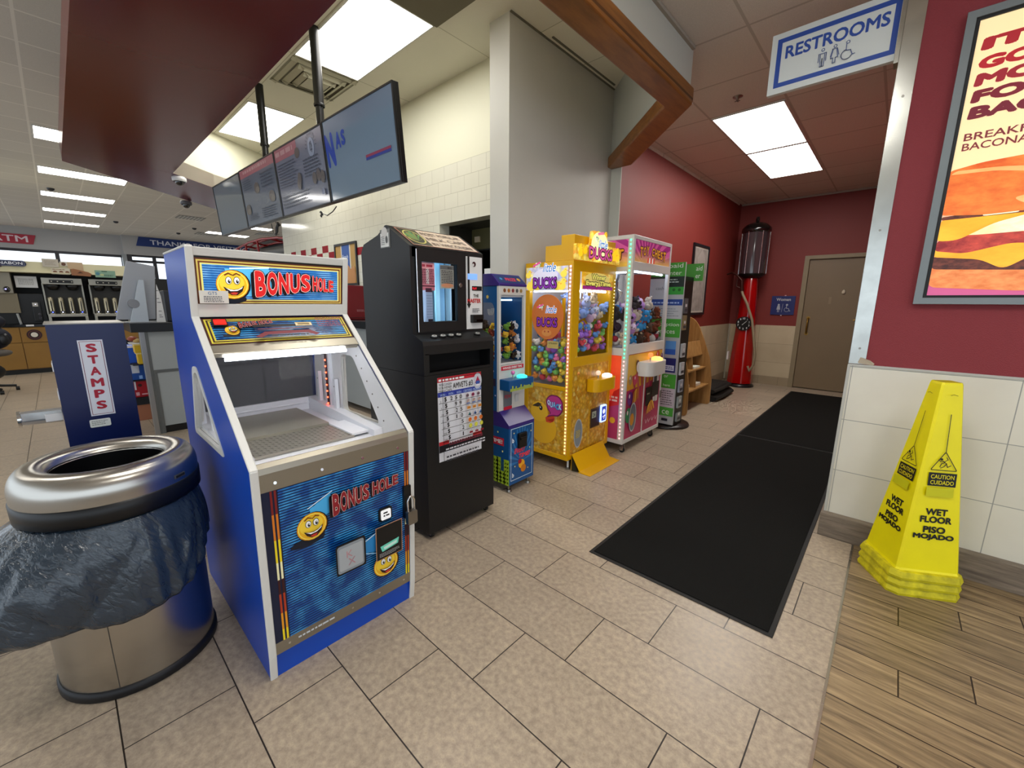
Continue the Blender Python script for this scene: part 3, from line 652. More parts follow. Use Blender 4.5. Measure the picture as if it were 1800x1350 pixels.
def warpline(txt, x0, x1, base0, base1, top0, top1, gap=.12, space=.5, widths=None):
    """split a word into per-letter quads between two lines"""
    n = sum(space if c == ' ' else (widths or {}).get(c, 1) for c in txt); out = []; p = 0
    for i, c in enumerate(txt):
        w = space if c == ' ' else (widths or {}).get(c, 1)
        if c != ' ':
            a, b_ = p/n, (p+w*(1-gap))/n; f = lambda t, s0, s1: s0+(s1-s0)*t; X = lambda t: x0+(x1-x0)*t
            out.append((c, ((X(a), f(a, base0, base1)), (X(b_), f(b_, base0, base1)), (X(b_), f(b_, top0, top1)), (X(a), f(a, top0, top1)))))
        p += w
    return out
Y0, Y1 = .358, .985
T = thing('coin_pusher_machine', 'blue arcade coin pusher with white edges and BONUS HOLE lettering', 'arcade machine', (-2.0, .67, 0))
prof = [(-1.545, 0), (-1.53, .10), (-1.492, .845), (-2.035, 1.335), (-1.99, 1.60), (-2.44, 1.60), (-2.49, 1.1), (-2.47, .02), (-2.46, 0)]
hole = rpoly([(-2.285, .812), (-1.80, .812), (-2.085, 1.135), (-2.165, 1.125)], .03)
for y, nm in ((Y0, 0), (Y1-.02, 1)):
    if nm == 1: hole = rpoly([(-2.115, .812), (-1.69, .812), (-1.945, 1.155), (-2.10, 1.155)], .03)
    b = B(); plate(b, prof, hole, 1, y, y+.02, BLUE); sp = b.build('side_panel', T)
    b = B(); inn = rpoly([(-2.262, .832), (-1.845, .832), (-2.092, 1.108), (-2.148, 1.10)] if nm == 0 else [(-2.095, .832), (-1.725, .832), (-1.955, 1.135), (-2.085, 1.135)], .03); plate(b, hole, inn, 1, y-.003, y+.03 if nm == 0 else y+.023, WHITEM)
    liner = [(-1.52, .79), (-1.508, .845), (-1.95, 1.243), (-2.40, 1.235), (-2.44, .79)]
    if nm == 1: plate(b, liner, inn, 1, y-.004, y, WHITE)
    else: plate(b, liner, inn, 1, y+.02, y+.023, WHITE)
    if nm == 1:
        for t_ in range(6): x = -1.70-.045*t_; z = .845+.0565*t_; b.ball((x+.012, y-.005, z+.012), (.004, .003, .004), NICKEL, 8, 5)
        for t_ in range(5): b.ball((-2.107+.085*t_, y-.005, .812), (.004, .003, .004), NICKEL, 8, 5)
    b.build('window_frame', sp)
    b = B(); b.prism(inn, 1, y+.009, y+.012, GLASS); b.build('window_pane', sp)
    # molding strip round the front and top edge
    b = B(); pl = prof[:6]+[prof[5]]
    for (xa, za), (xb, zb) in zip(prof[:5], prof[1:6]):
        d = Vector((xb-xa, 0, zb-za)).normalized(); n = Vector((d.z, 0, -d.x)); p = Vector((xa, 0, za)); q = Vector((xb, 0, zb))
        q4 = [(p-d*.002-n*.004), (q+d*.002-n*.004), (q+d*.002+n*.006), (p-d*.002+n*.006)]
        b.prism([(w.x, w.z) for w in q4], 1, y-.003, y+.023, WHITEM)
    b.build('edge_molding', T, .004)
YI0, YI1 = Y0+.02, Y1-.02; yl = Y0+.022; wi = YI1-YI0
b = B(); b.box(-1.545, -1.56, YI0, YI1, 0, .105, BLUE); b.box(-2.44, -1.56, YI0, YI1, .004, .03, BLUE); b.build('kick_board', T)
b = B(); b.box(-2.47, -2.45, YI0, YI1, .03, .80, BLUE); b.build('back_panel', T)
b = B(); b.box(-2.452, -2.446, YI0, YI1, .86, 1.205, M('smoked_back_pane', '8a8a90', .08, trans=.75, ior=1.1)); b.build('back_pane', T)
b = B(); b.box(-2.46, -2.44, YI0, YI1, 1.20, 1.59, BLUE); b.box(-2.44, -1.99, YI0, YI1, 1.585, 1.60, WHITEM); b.box(-2.44, -2.02, YI0, YI1, 1.21, 1.235, WHITEM); b.build('top_housing', T)
# door panel with art
t_f = lambda z: -1.53+.038*(z-.10)/.745
b = B(); b.prism([(t_f(.15), .15), (t_f(.76), .76), (t_f(.76)-.03, .76), (t_f(.15)-.03, .15)], 1, YI0, YI1, M('door_art_navy', '0a1636', .3))
dU = (0, 1, 0); dV = Vector((.038, 0, .745)).normalized()
d = D(b, (t_f(.15), YI0, .15), dU, dV); H0 = .61
d.rect(.055, .0, wi-.028, H0, STR_DOOR)
for u, flip in ((.030, 0), (.043, 0), (wi-.026, 1), (wi-.014, 1)):
    for k, (z0, z1, cc) in enumerate(((0, .05, 'f0d820'), (.05, .12, 'e89a20'), (.12, .20, 'b03a1a'), (.20, .26, '3a0e10'), (.26, .33, 'f4f0c0'), (.33, .42, 'f0d820'), (.42, .52, 'd87a20'), (.52, H0, '7a1a18'))):
        d.rect(u, z0, u+.007, z1, K(cc), False)
d.up()
LB = warpline('BONUS HOLE', .232, .520, .440, .486, .535, .530, gap=.06, space=.35)
d.poly([(.155, .495), (.235, .535), (.235, .455), (.165, .44)], K('4ab0ea')); d.line([(.15, .50), (.24, .54)], .004, K('d8f0ff'))
smiley(d, .160, .425, .055, tilt=.05); bonus(d, LB, dim=True)
d.poly([(.34, .275), (.41, .30), (.44, .20), (.345, .225)], K('2a86c8')); d.line([(.345, .272), (.42, .30)], .004, K('d8f0ff')); d.line([(.345, .225), (.43, .19)], .004, K('9fd8ff'))
smiley(d, .448, .130, .058, shadow=False, tilt=.05)
d.poly(rrect(.228, .182, .352, .318, .012), K('04060c')); d.poly(rrect(.234, .190, .344, .311, .01), K('8d959c', 0, .15)); d.poly(rrect(.240, .2, .338, .300, .008), K('a7adb2', 0, .3)); d.text('K', .27, .25, .03, K('b88a90')); d.text('X', .275, .215, .03, K('b08088'))
d.rect(.396, .168, .522, .325, K('c08a60')); d.rect(.399, .171, .519, .322, K('08080a')); 
d.poly([(.415, .232), (.505, .242), (.500, .215), (.424, .204)], K('6fd8c0')); d.poly([(.43, .225), (.495, .233), (.492, .22), (.434, .212)], K('cfeee4')); d.scribble(.41, .180, .51, .20, 3, K('b0b0b0'), .4, 3)
d.scribble(.07, .012, .21, .02, 1, K('c8d0d8'), .9, 4, False)
door = b.build('front_door', T)
b = B(); b.box(-1.503, -1.488, YI0+.415, YI0+.505, .395, .435, BLACK); b.box(-1.495, -1.482, YI0+.42, YI0+.50, .40, .408, BLACK); b.build('bill_slot', door, .002)
b = B(); b.prism(rrect(YI0+.43, .475, YI0+.492, .535, .01), 0, -1.515, -1.500, BLACK); b.prism(rrect(YI0+.438, .483, YI0+.484, .527, .006), 0, -1.5, -1.496, M('button_lit_white', 'e8e8e8', .3, emit=.25)); d = front(b, -1.4955, YI0+.44, .485); d.scribble(.008, .01, .036, .036, 2, INK, .5, 2); b.build('return_button', door)
b = B(); y = YI0+.572
b.box(-1.512, -1.492, y-.022, y+.014, .45, .60, BLACK); b.prism(rrect(y-.022, .425, y+.026, .488, .008), 0, -1.488, -1.466, NICKEL); b.tube([(-1.477, y-.014, .48), (-1.477, y-.015, .535), (-1.477, y-.008, .55), (-1.477, y+.002, .556), (-1.477, y+.012, .55), (-1.477, y+.019, .535), (-1.477, y+.018, .48)], .0045, CHROME); b.build('padlock', door)
# steel strips
b = B(); b.prism([(-1.531, .10), (t_f(.152)+.002, .152), (t_f(.152)-.02, .152), (-1.55, .10)], 1, YI0, YI1, M('brushed_strip', 'a09a8c', .35, metal=.85))
for k in range(5): b.cyl((-1.531, YI0+.05+k*.125, .128), (-1.5265, YI0+.05+k*.125, .128), .005, CHROME, seg=8)
b.build('lower_steel_strip', T)
b = B(); b.prism([(t_f(.755), .755), (-1.494, .825), (-1.500, .845), (-1.518, .858), (-1.535, .85), (-1.53, .755)], 1, YI0, YI1, M('brushed_strip'))
for k in range(4): b.cyl((-1.499, YI0+.05+k*.16, .785), (-1.492, YI0+.05+k*.16, .787), .0055, CHROME, seg=8)
b.build('upper_steel_strip', T, .002)
# slanted control panel with printed art
SL = Vector((-.543, 0, .49)); Ls = SL.length; SLn = SL.normalized(); NN = Vector((0, 1, 0)).cross(SLn)
def sp(s_, off=0): p = Vector((-1.492, 0, .845))+SLn*s_+NN*off; return (p.x, p.z)
b = B(); b.prism([sp(.575, -.004), sp(Ls-.004, -.004), sp(Ls-.004, -.03), sp(.575, -.03)], 1, YI0, YI1, M('control_brown', '2c140c', .3))
d = D(b, (sp(.575, -.004)[0], YI0, sp(.575, -.004)[1]), (0, 1, 0), SLn); w2 = wi; h2 = Ls-.579
for k, cc in enumerate(('4a1c10', 'e0d040', '3a160c', 'd8c838')): d.rect(.006+k*.006, .006+k*.005, w2-.006-k*.006, h2-.004-k*.005, K(cc))
d.rect(.03, .026, w2-.03, h2-.024, STR_CTRL)
smiley(d, .095, .075, .026, shadow=True); bonus(d, warpline('BONUS HOLE', .118, .25, .070, .096, .104, .118, gap=.08, space=.4), dim=True)
d.rect(.165, .072, .335, .084, K('04040a')); d.rect(.18, .056, .36, .062, K('6a2a38')); d.rect(.335, .072, .405, .092, K('c8b070', 0, .2)); d.rect(.345, .077, .395, .087, K('8a7440'))
d.scribble(.43, .06, .56, .12, 5, K('8a2c3a'), .5, 8)
d.poly([(.16, .014), (.20, .040), (.38, .044), (.42, .018), (.40, .010), (.37, .026), (.21, .024), (.18, .008)], K('7a2430')); d.scribble(.22, .012, .37, .022, 1, K('14203a'), .8, 2, False)
cp = b.build('control_panel', T)
b = B(); b.xf = None; p = sp(Ls-.045, .004); b.prism([sp(Ls-.062, -.003), sp(Ls-.026, -.003), sp(Ls-.026, .012), sp(Ls-.062, .012)], 1, YI0+.035, YI0+.085, BLACK); b.build('counter_housing', cp)
b = B(); b.prism([sp(Ls-.057, .0125), sp(Ls-.031, .0125), sp(Ls-.031, .0135), sp(Ls-.057, .0135)], 1, YI0+.04, YI0+.08, M('red_led', 'ff1008', .3, emit=2.5)); b.build('red_counter', cp)
b = B(); b.prism([sp(.53, 0), sp(.577, -.002), sp(.577, -.03), sp(.53, -.025)], 1, YI0, YI1, M('brushed_strip')); b.build('panel_trim', T, .002)
# glass front, lamp tube
b = B(); b.prism([sp(.015, -.006), sp(.53, -.006), sp(.53, -.010), sp(.015, -.010)], 1, YI0, YI1, GLASS); b.build('glass_front', T)
b = B(); b.cyl((sp(.53, -.02)[0], YI0+.04, sp(.53, -.02)[1]-.012), (sp(.53, -.02)[0], YI1-.06, sp(.53, -.02)[1]-.012), .007, M('white_tube', 'eef3ff', .3, emit=14), seg=10); b.build('light_tube', T)
# marquee
mb = Vector((-2.030, 0, 1.338)); mt_ = Vector((-1.99, 0, 1.598)); mV = (mt_-mb).normalized(); mh = (mt_-mb).length
b = B(); b.prism([(mb.x-.006, mb.z), (mt_.x-.006, mt_.z), (mt_.x-.05, mt_.z-.002), (mb.x-.03, mb.z)], 1, YI0, YI1, BLACK)
d = D(b, (mb.x-.006, YI0, mb.z), (0, 1, 0), mV, .0005)
for k, (cc, e) in enumerate((('5a2a10', .1), ('d8c060', .3), ('7a3a18', .1), ('e8e080', .45))): d.rect(.004+k*.0055, .048+k*.005, wi-.004-k*.0055, .226-k*.006, K(cc, e))
d.rect(.027, .068, wi-.027, .203, STR_SIGN)
d.poly([(.10, .19), (.26, .20), (.30, .09), (.15, .08)], K('5fc4f6', .5)); d.line([(.12, .192), (.26, .202)], .005, K('e8f8ff', .7))
smiley(d, .125, .128, .058, .55, tilt=.02)
q1 = warpline('BONUS', .20, .43, .078, .108, .192, .186, gap=.03); q2 = warpline('HOLE', .436, .535, .110, .108, .182, .160, gap=.05); bonus(d, q1+q2, .55)
d.rect(.006, .054, .103, .104, K('e4e2da')); d.text('GTS', .035, .088, .012, K('3a6a9a'), bold=.01); d.scribble(.02, .058, .095, .084, 4, K('555560'), .45, 6)
b.build('marquee_sign', T)
b = B()
b.prism([(mb.x, mb.z-.004), (mb.x+.008, mb.z+.048), (mb.x-.02, mb.z+.05), (mb.x-.03, mb.z)], 1, YI0, YI1, WHITEM); b.prism([(mt_.x-.006, mt_.z-.03), (mt_.x+.004, mt_.z), (mt_.x-.03, mt_.z), (mt_.x-.03, mt_.z-.03)], 1, YI0, YI1, WHITEM)
b.build('marquee_trim', T, .002)
# playfield inside
wp = M('playfield_white', 'e6e8ee', .3); b = B(); b.box(-2.45, -1.58, YI0, YI1, .775, .79, wp)
b.prism([(-2.45, .79), (-1.70, .79), (-1.70, .82), (-2.45, .86)], 1, YI0, YI0+.05, wp); b.prism([(-2.45, .79), (-1.70, .79), (-1.70, .82), (-2.45, .86)], 1, YI1-.05, YI1, wp)
b.box(-2.45, -2.43, YI0, YI1, .79, .86, wp)
for z in (.83,): b.tube([(-2.43, YI0+.02, z), (-2.43, YI1-.02, z)], .006, wp)
b.prism([(-1.99, .791), (-1.9, .791), (-1.75, .80), (-1.75, .81), (-1.99, .81)], 1, YI1-.13, YI1-.01, wp)
b.build('playfield', T)
dia = M('diamond_plate', 'a8a498', .4, metal=.5); b = B(); b.box(-2.40, -1.99, YI0+.07, YI1-.13, .792, .815, M('pusher_slab', 'a8a598', .4, metal=.5)); b.box(-1.985, -1.75, YI0+.055, YI1-.12, .792, .803, dia)
for i in range(13):
    for j in range(22):
        x = -1.975+i*.0175; y = YI0+.065+j*.0202; s_ = 1 if (i+j) % 2 else -1
        b.add([(x-.006, y-.006*s_, .8037), (x+.002, y-.003, .8041), (x+.006, y+.006*s_, .8037), (x-.002, y+.003, .8041)], [(0, 1, 2, 3)], M('diamond_bump', '2c2b28', .4, metal=.3))
b.build('pusher_plate', T)
for y in (YI0+.012, YI1-.03):
    for x, z in ((-2.14, 1.0), (-2.34, 1.02)): b = B(); b.box(x, x+.025, y, y+.018, .79, z, wp); b.cyl((x+.012, y-.001, z-.04), (x+.012, y, z-.04), .004, NICKEL, seg=8); b.build('guide_post', T)
b = B(); b.box(-2.25, -2.19, YI1-.022, YI1-.002, .80, 1.19, wp); b.build('lamp_channel', T)
b = B(); b.box(-2.28, -2.25, YI0+.002, YI0+.02, .80, 1.19, wp); b.build('lamp_channel', T)
b = B(); b.box(-2.232, -2.208, YI1-.026, YI1-.0225, .80, 1.13, M('led_tape', '3a3238', .5))
for k in range(9): b.ball((-2.22, YI1-.028, .82+k*.034), (.006, .004, .004), M('red_glow', 'ff3a20', .3, emit=9), 8, 5)
b.build('led_strip', T)
b = B(); b.tube([(-2.225, YI1-.03, 1.19), (-2.222, YI1-.035, 1.16), (-2.22, YI1-.028, 1.13)], .004, BLACK); b.tube([(-2.235, YI1-.03, 1.19), (-2.228, YI1-.032, 1.15), (-2.225, YI1-.028, 1.12)], .003, BLACK); b.build('wires', T)

# ================================================================ BLACK TICKET MACHINE
BY0, BY1 = 1.318, 1.852
T = thing('ticket_vending_machine', 'tall black ticket machine with glass window and AMVETS #3 price poster', 'vending machine', (-2.15, 1.585, 0))
b = B(); b.prism([(-1.862, .045), (-1.862, .998), (-2.47, .998), (-2.47, .045)], 1, BY0, BY1, BLACKM)
d = front(b, -1.862, BY0, 0)
X0, Z0, PW, PH = .086, .473, .338, .505
d.rect(X0, Z0, X0+PW, Z0+PH, K('dfe1e8')); P_ = lambda u, v: (X0+u*PW, Z0+v*PH)
def R(u0, v0, u1, v1, m, up=True): d.rect(X0+u0*PW, Z0+v0*PH, X0+u1*PW, Z0+v1*PH, m, up)
R(0, .945, 1, 1, K('b82030')); R(0, .775, 1, .83, K('2a3a9a')); R(0, .20, 1, .245, K('c02028')); R(.22, .19, .78, .255, K('dfe1e8')); R(0, .115, 1, .20, K('10101a'))
d.scribble(X0+.02*PW, Z0+.955*PH, X0+.6*PW, Z0+.985*PH, 1, K('f0f0f0'), .8, 4, False)
for j, wd in enumerate(('WISCONSIN', 'SOUVENIR', 'MILKCAPS')): d.text(wd, X0+.02*PW, Z0+(.905-.037*j)*PH, .0135, INK, .095, up=False)
d.up(); d.text('AMVETS #3', X0+.32*PW, Z0+.845*PH, .038, INK, .155, .012)
d.disc(X0+.9*PW, Z0+.895*PH, .034, K('c8ccd6'), .05); d.poly([P_(.83, .87), P_(.97, .87), P_(.9, .955)], K('a82848')); d.disc(X0+.9*PW, Z0+.875*PH, .018, K('3a58a8'), .012); d.disc(X0+.9*PW, Z0+.845*PH, .017, K('e8e8f0'), .006)
for u, wd in ((.03, 'WIN :'), (.21, 'WIN :'), (.39, 'WIN :'), (.55, 'CERTIFIED'), (.78, 'MILKCAPS')): d.text(wd, X0+u*PW, Z0+.785*PH, .015, K('a8c0f0'), .045 if u < .5 else .07, .02, up=False)
d.up()
rows = ['250', '99', '25', '10', '5', '2', '1']; cnt = ['2', '3', '10', '5', '50', '250', '500']; rh = .073
for j, r_ in enumerate(rows):
    zt = .775-rh*j; R(0, zt-rh, 1, zt-rh+.005, INK, False); d.up()
    d.text('$', X0+.12*PW, Z0+(zt-rh+.010)*PH, .030, INK, .017, .03, up=False)
    for q, ch in enumerate(r_[::-1]): d.text(ch, X0+(.44-.105*q+.02*(len(r_) > 2))*PW, Z0+(zt-rh+.018)*PH, .024, INK, .017 if ch != '1' else .008, .03, up=False)
    d.text(cnt[j], X0+.03*PW, Z0+(zt-rh+.008)*PH, .012, INK, up=False); d.up()
    for q in range(3):
        cx, cz = X0+(.64+.13*q)*PW, Z0+(zt-rh*.48)*PH
        if j == 0: d.disc(cx, cz, .012, K('8a7078' if q != 1 else 'a83058'), .011); d.rect(cx-.009, cz-.003, cx+.009, cz+.003, K('3a2a3a'))
        elif j == 1: d.rect(cx-.014, cz-.012, cx+.014, cz+.012, K('b8b0a8')); d.line([(cx-.006, cz-.006), (cx, cz+.01), (cx+.008, cz+.01)], .003, K('a83a3a')); d.rect(cx-.014, cz-.013, cx+.014, cz-.007, K('4a6ab0'))
        elif j == 2: d.rect(cx-.014, cz-.009, cx+.014, cz+.009, K('e0a050')); d.rect(cx-.010, cz-.003, cx+.010, cz+.003, K('a86020'))
        elif j == 3: d.poly([(cx-.013, cz-.01), (cx+.005, cz+.013), (cx+.008, cz-.01)], K(('2a7a6a', '2a5aa0', '2a6ab8')[q])); d.disc(cx+.005, cz-.006, .007, K('1a3a5a'))
        elif j == 4: d.disc(cx, cz, .0135, K('d87028'), .014); d.disc(cx+.003, cz+.004, .004, K('a84a18'))
        elif j == 5: d.disc(cx, cz, .0135, K('c8c828'), .014); d.disc(cx, cz, .009, K('e0dc50'), .0095)
        else:
            d.disc(cx-.006, cz-.003, .007, K('8a1828')); d.disc(cx+.006, cz-.003, .007, K('8a1828')); d.line([(cx-.006, cz+.004), (cx+.002, cz+.013)], .002, K('2a6a2a'))
R(0, .262, 1, .267, INK)
d.scribble(X0+.12*PW, Z0+.21*PH, X0+.9*PW, Z0+.255*PH, 2, K('883040'), .5, 5, False); d.scribble(X0+.04*PW, Z0+.125*PH, X0+.96*PW, Z0+.195*PH, 2, K('d0d0d8'), .5, 6, False); d.scribble(X0+.05*PW, Z0+.02*PH, X0+.8*PW, Z0+.105*PH, 2, K('44444c'), .5, 7, False)
d.border(X0-.003, Z0-.003, X0+PW+.003, Z0+PH+.003, .003, K('101012'))
b.build('lower_cabinet', T, .004)
b = B(); pr = [(-1.862, 1.0), (-1.862, 1.165), (-1.87, 1.188), (-1.955, 1.226), (-1.955, 1.695), (-2.175, 1.822), (-2.19, 1.822), (-2.27, 1.778), (-2.31, 1.768), (-2.44, 1.738), (-2.475, 1.69), (-2.475, 1.0)]
# body as side plates and skins so that the payout slot is a real recess
for y in (BY0, BY1-.012): b.prism(pr, 1, y, y+.012, BLACKM)
sk_ = [(-1.862, 1.115), (-1.862, 1.165), (-1.87, 1.188), (-1.955, 1.226)]
b.prism(sk_+[(-1.975, 1.115)], 1, BY0+.012, BY1-.012, BLACKM)
b.box(-1.862, -1.88, BY0+.012, BY0+.037, 1.0, 1.12, BLACKM); b.box(-1.862, -1.88, BY1-.03, BY1-.012, 1.0, 1.12, BLACKM); b.box(-1.862, -1.88, BY0+.012, BY1-.012, 1.0, 1.014, BLACKM)
b.prism([(-1.975, 1.0), (-1.975, 1.23), (-1.985, 1.23), (-1.985, 1.0)], 1, BY0+.012, BY1-.012, DARK)
b.prism([(-1.955, 1.225), (-1.955, 1.692), (-2.0, 1.692), (-2.0, 1.225)], 1, BY0+.012, BY0+.04, BLACKM); b.prism([(-1.955, 1.64), (-1.955, 1.695), (-2.175, 1.822), (-2.19, 1.822), (-2.27, 1.778), (-2.44, 1.738), (-2.475, 1.69), (-2.475, 1.66)], 1, BY0+.012, BY1-.012, BLACKM)
b.box(-2.475, -2.46, BY0+.012, BY1-.012, 1.0, 1.68, BLACKM); b.box(-1.955, -1.975, BY0+.385, BY1-.012, 1.225, 1.692, BLACKM); b.box(-1.955, -2.0, BY0+.012, BY1-.012, 1.225, 1.24, BLACKM)
ub = b.build('upper_cabinet', T)
rV = Vector((-.22, 0, .127)).normalized(); b = B(); d = D(b, (-1.955+.001, BY0, 1.695+.001), (0, 1, 0), rV, .0005)
d.rect(.028, .008, BY1-BY0-.02, .24, K('3a1a18', 0, .25)); d.rect(.034, .013, BY1-BY0-.026, .236, K('b06a60', 0, .25)); d.rect(.038, .016, BY1-BY0-.03, .233, K('c8b4a0', 0, .25)); d.rect(.04, .02, .17, .228, K('1c1a14', 0, .25))
d.disc(.105, .125, .062, K('b8b060'), .088); d.disc(.105, .125, .052, K('2a2a20'), .078)
for a in range(7): an = PI*(.1+.8*a/6); d.poly([(.105, .07), (.105+.05*math.cos(an)+.01, .085+.1*math.sin(an)), (.105+.062*math.cos(an), .08+.12*math.sin(an)), (.105+.05*math.cos(an)-.012, .075+.09*math.sin(an))], K('4a8a4a' if a % 2 else '7a7a3a'), False)
d.up()
for j, tx in enumerate(('MOST POPULAR', 'MILK CAPS', 'IN WISCONSIN')): d.text(tx, .185, .165-.068*j, .042, K('5a4440', 0, .3), .29, .02, up=False)
b.build('roof_sign', T)
# window door
b = B(); yA, yB, zA, zB = BY0+.035, BY0+.385, 1.235, 1.69
plate(b, [(yA, zA), (yB, zA), (yB, zB), (yA, zB)], [(BY0+.068, 1.29), (BY0+.318, 1.29), (BY0+.318, 1.618), (BY0+.068, 1.618)], 0, -1.97, -1.948, BLACKM)
wd = b.build('window_door', T, .0015)
b = B(); b.cyl((-1.944, BY0+.033, 1.235), (-1.944, BY0+.033, 1.68), .0035, CHROME, seg=8); b.build('door_hinge', wd)
b = B(); b.cyl((-1.948, BY0+.337, 1.50), (-1.94, BY0+.337, 1.50), .013, CHROME, seg=16); b.cyl((-1.94, BY0+.337, 1.50), (-1.936, BY0+.337, 1.50), .008, NICKEL, seg=12); b.build('key_lock', wd)
b = B(); b.box(-1.962, -1.96, BY0+.066, BY0+.32, 1.288, 1.62, GLASS); b.build('window_pane', wd)
b = B(); cx = -2.06
b.box(-2.09, -2.085, BY0+.012, BY1-.15, 1.24, 1.64, M('inner_back', '7e8c96', .5))
for y0, y1, cc in ((.068, .11, '8fb4c0'), (.125, .16, 'a9b6c8'), (.205, .235, '9fd4ee'), (.235, .27, '6c9cc0'), (.275, .31, '5c7686')): b.prism([(BY0+y0, 1.245), (BY0+y1, 1.245), (BY0+y1, 1.63), (BY0+y0, 1.63)], 0, -2.085, -2.03+.02*(y0 > .2), M('column_'+cc, cc, .25))
b.box(-2.03, -2.02, BY0+.163, BY0+.187, 1.25, 1.61, M('inner_dark', '2a1e28', .4))
for z in (1.36, 1.42, 1.5): b.cyl((-2.02, BY0+.17, z), (-2.017, BY0+.17, z), .003, CHROME, seg=6)
b.build('ticket_columns', T)
b = B(); b.cyl((-1.985, BY0+.07, 1.628), (-1.985, BY0+.33, 1.628), .006, M('cool_tube', 'b8e4ff', .4, emit=1.6), seg=8); b.cyl((-1.985, BY0+.355, 1.28), (-1.985, BY0+.355, 1.62), .008, M('cool_tube_strong', 'd0ecff', .4, emit=16), seg=8); b.cyl((-1.985, BY0+.05, 1.28), (-1.985, BY0+.05, 1.62), .008, M('cool_tube_strong'), seg=8); b.build('inner_lamp', T)
b = B(); b.box(-1.9645, -1.9635, BY0+.07, BY0+.165, 1.465, 1.616, K('c87888')); d = front(b, -1.9635, BY0+.07, 1.465, .0003); d.rect(.004, .12, .091, .147, K('e0a0a8', .15)); d.rect(.0, .02, .095, .027, K('5a2a3a')); d.rect(.036, .035, .055, .118, K('e8e0e0')); d.scribble(.008, .035, .088, .117, 9, K('5a2838'), .5, 1, False); d.scribble(.01, .124, .085, .143, 1, K('a83048'), .7, 8, False)
d.rect(.03, -.16, .075, -.01, K('8ea4c4')); d.rect(.028, -.01, .07, .012, K('3a1a30')); 
for k in range(9): d.rect(.032, -.15+k*.015, .073, -.148+k*.015, K('5a6a8a'), False)
b.build('price_card', T)
b = B(); b.box(-1.9645, -1.9635, BY0+.205, BY0+.305, 1.478, 1.61, K('9a9a92')); d = front(b, -1.9635, BY0+.205, 1.478, .0003); d.rect(0, .108, .1, .128, K('6c6c6c')); d.text('BIG', .055, .112, .012, INK, .03, .02); d.scribble(.008, .028, .092, .104, 8, K('3a3a3c'), .5, 2, False); d.disc(.05, .018, .045, K('c88a68'), .012)
b.build('price_card', T)
# white pay panel
b = B(); b.box(-1.955, -1.951, BY0+.39, BY0+.535-.012, 1.237, 1.672, WHITE); d = front(b, -1.951, BY0+.39, 1.237, .0005)
d.rect(.004, .06, .010, .43, K('c8ccd0')); d.rect(.012, .15, .028, .435, INK); d.poly([(.003, .155), (.037, .155), (.02, .125)], INK); d.rect(.012, .30, .09, .335, K('7aa8ff', .8)); d.rect(.045, .235, .128, .262, INK); d.text('PLAY', .05, .241, .014, K('e02030', 1.5), .035)
d.text('THE', .055, .195, .018, INK, .045, .03); d.text('MASTER', .006, .160, .026, K('c02020'), .11, .04); d.disc(.062, .392, .015, K('3a1418')); d.disc(.055, .388, .008, K('d8d8d8')); d.scribble(.045, .10, .105, .128, 3, K('444448'), .5, 3); d.border(.035, .07, .105, .088, .0015, K('8a8a8a')); d.text('BILL', .055, .075, .007, INK)
pp = b.build('pay_panel', T)
b = B(); b.box(-1.951, -1.925, BY0+.42, BY0+.512, 1.275, 1.325, BLACK); b.box(-1.93, -1.921, BY0+.44, BY0+.505, 1.283, 1.297, M('slot_gloss', '050505', .1)); b.build('bill_slot', pp, .003)
sV = Vector((-.085, 0, .038)).normalized(); sN = Vector((0, 1, 0)).cross(sV)
for y in (.085, .145, .205, .263, .415):
    p = Vector((-1.905, BY0+y+.02, 1.2035+.001)); b = B(); b.xf = Matrix.Translation(p) @ Matrix(((0, sV.x, sN.x, 0), (1, 0, 0, 0), (0, sV.z, sN.z, 0), (0, 0, 0, 1)))
    b.prism([(.026*math.cos(2*PI*k/18), .016*math.sin(2*PI*k/18)) for k in range(18)], 2, -.002, .008, BLACK); b.prism([(.017*math.cos(2*PI*k/18), .010*math.sin(2*PI*k/18)) for k in range(18)], 2, .008, .012, M('button_grey', 'a8a8a4', .3)); b.box(-.006, .006, -.003, .003, .0119, .0125, INK); b.xf = None
    b.build('push_button', T)
b = B(); b.box(-2.24, -2.14, BY0-.0035, BY0-.0005, 1.70, 1.80, M('clear_pouch', '6e6e6a', .2)); d = side(b, BY0-.0035, -2.235, 1.705); d.rect(0, 0, .085, .075, K('d8d8d2')); d.disc(.0425, .075, .032, K('c8c4be')); d.scribble(.008, .01, .05, .06, 5, K('6a6a6a'), .45, 2); d.disc(.066, .038, .012, K('4a4a4a'), .02); b.build('side_tag', T)
for x, y in ((-1.90, BY0+.04), (-1.90, BY1-.04), (-2.43, BY0+.04), (-2.43, BY1-.04)):
    b = B(); b.cyl((x, y-.008, .02), (x, y+.008, .02), .02, M('caster_rubber', '141414', .6), seg=18); b.box(x-.012, x+.012, y-.013, y-.009, .015, .046, CHROME); b.box(x-.012, x+.012, y+.009, y+.013, .015, .046, CHROME); b.build('caster', T)
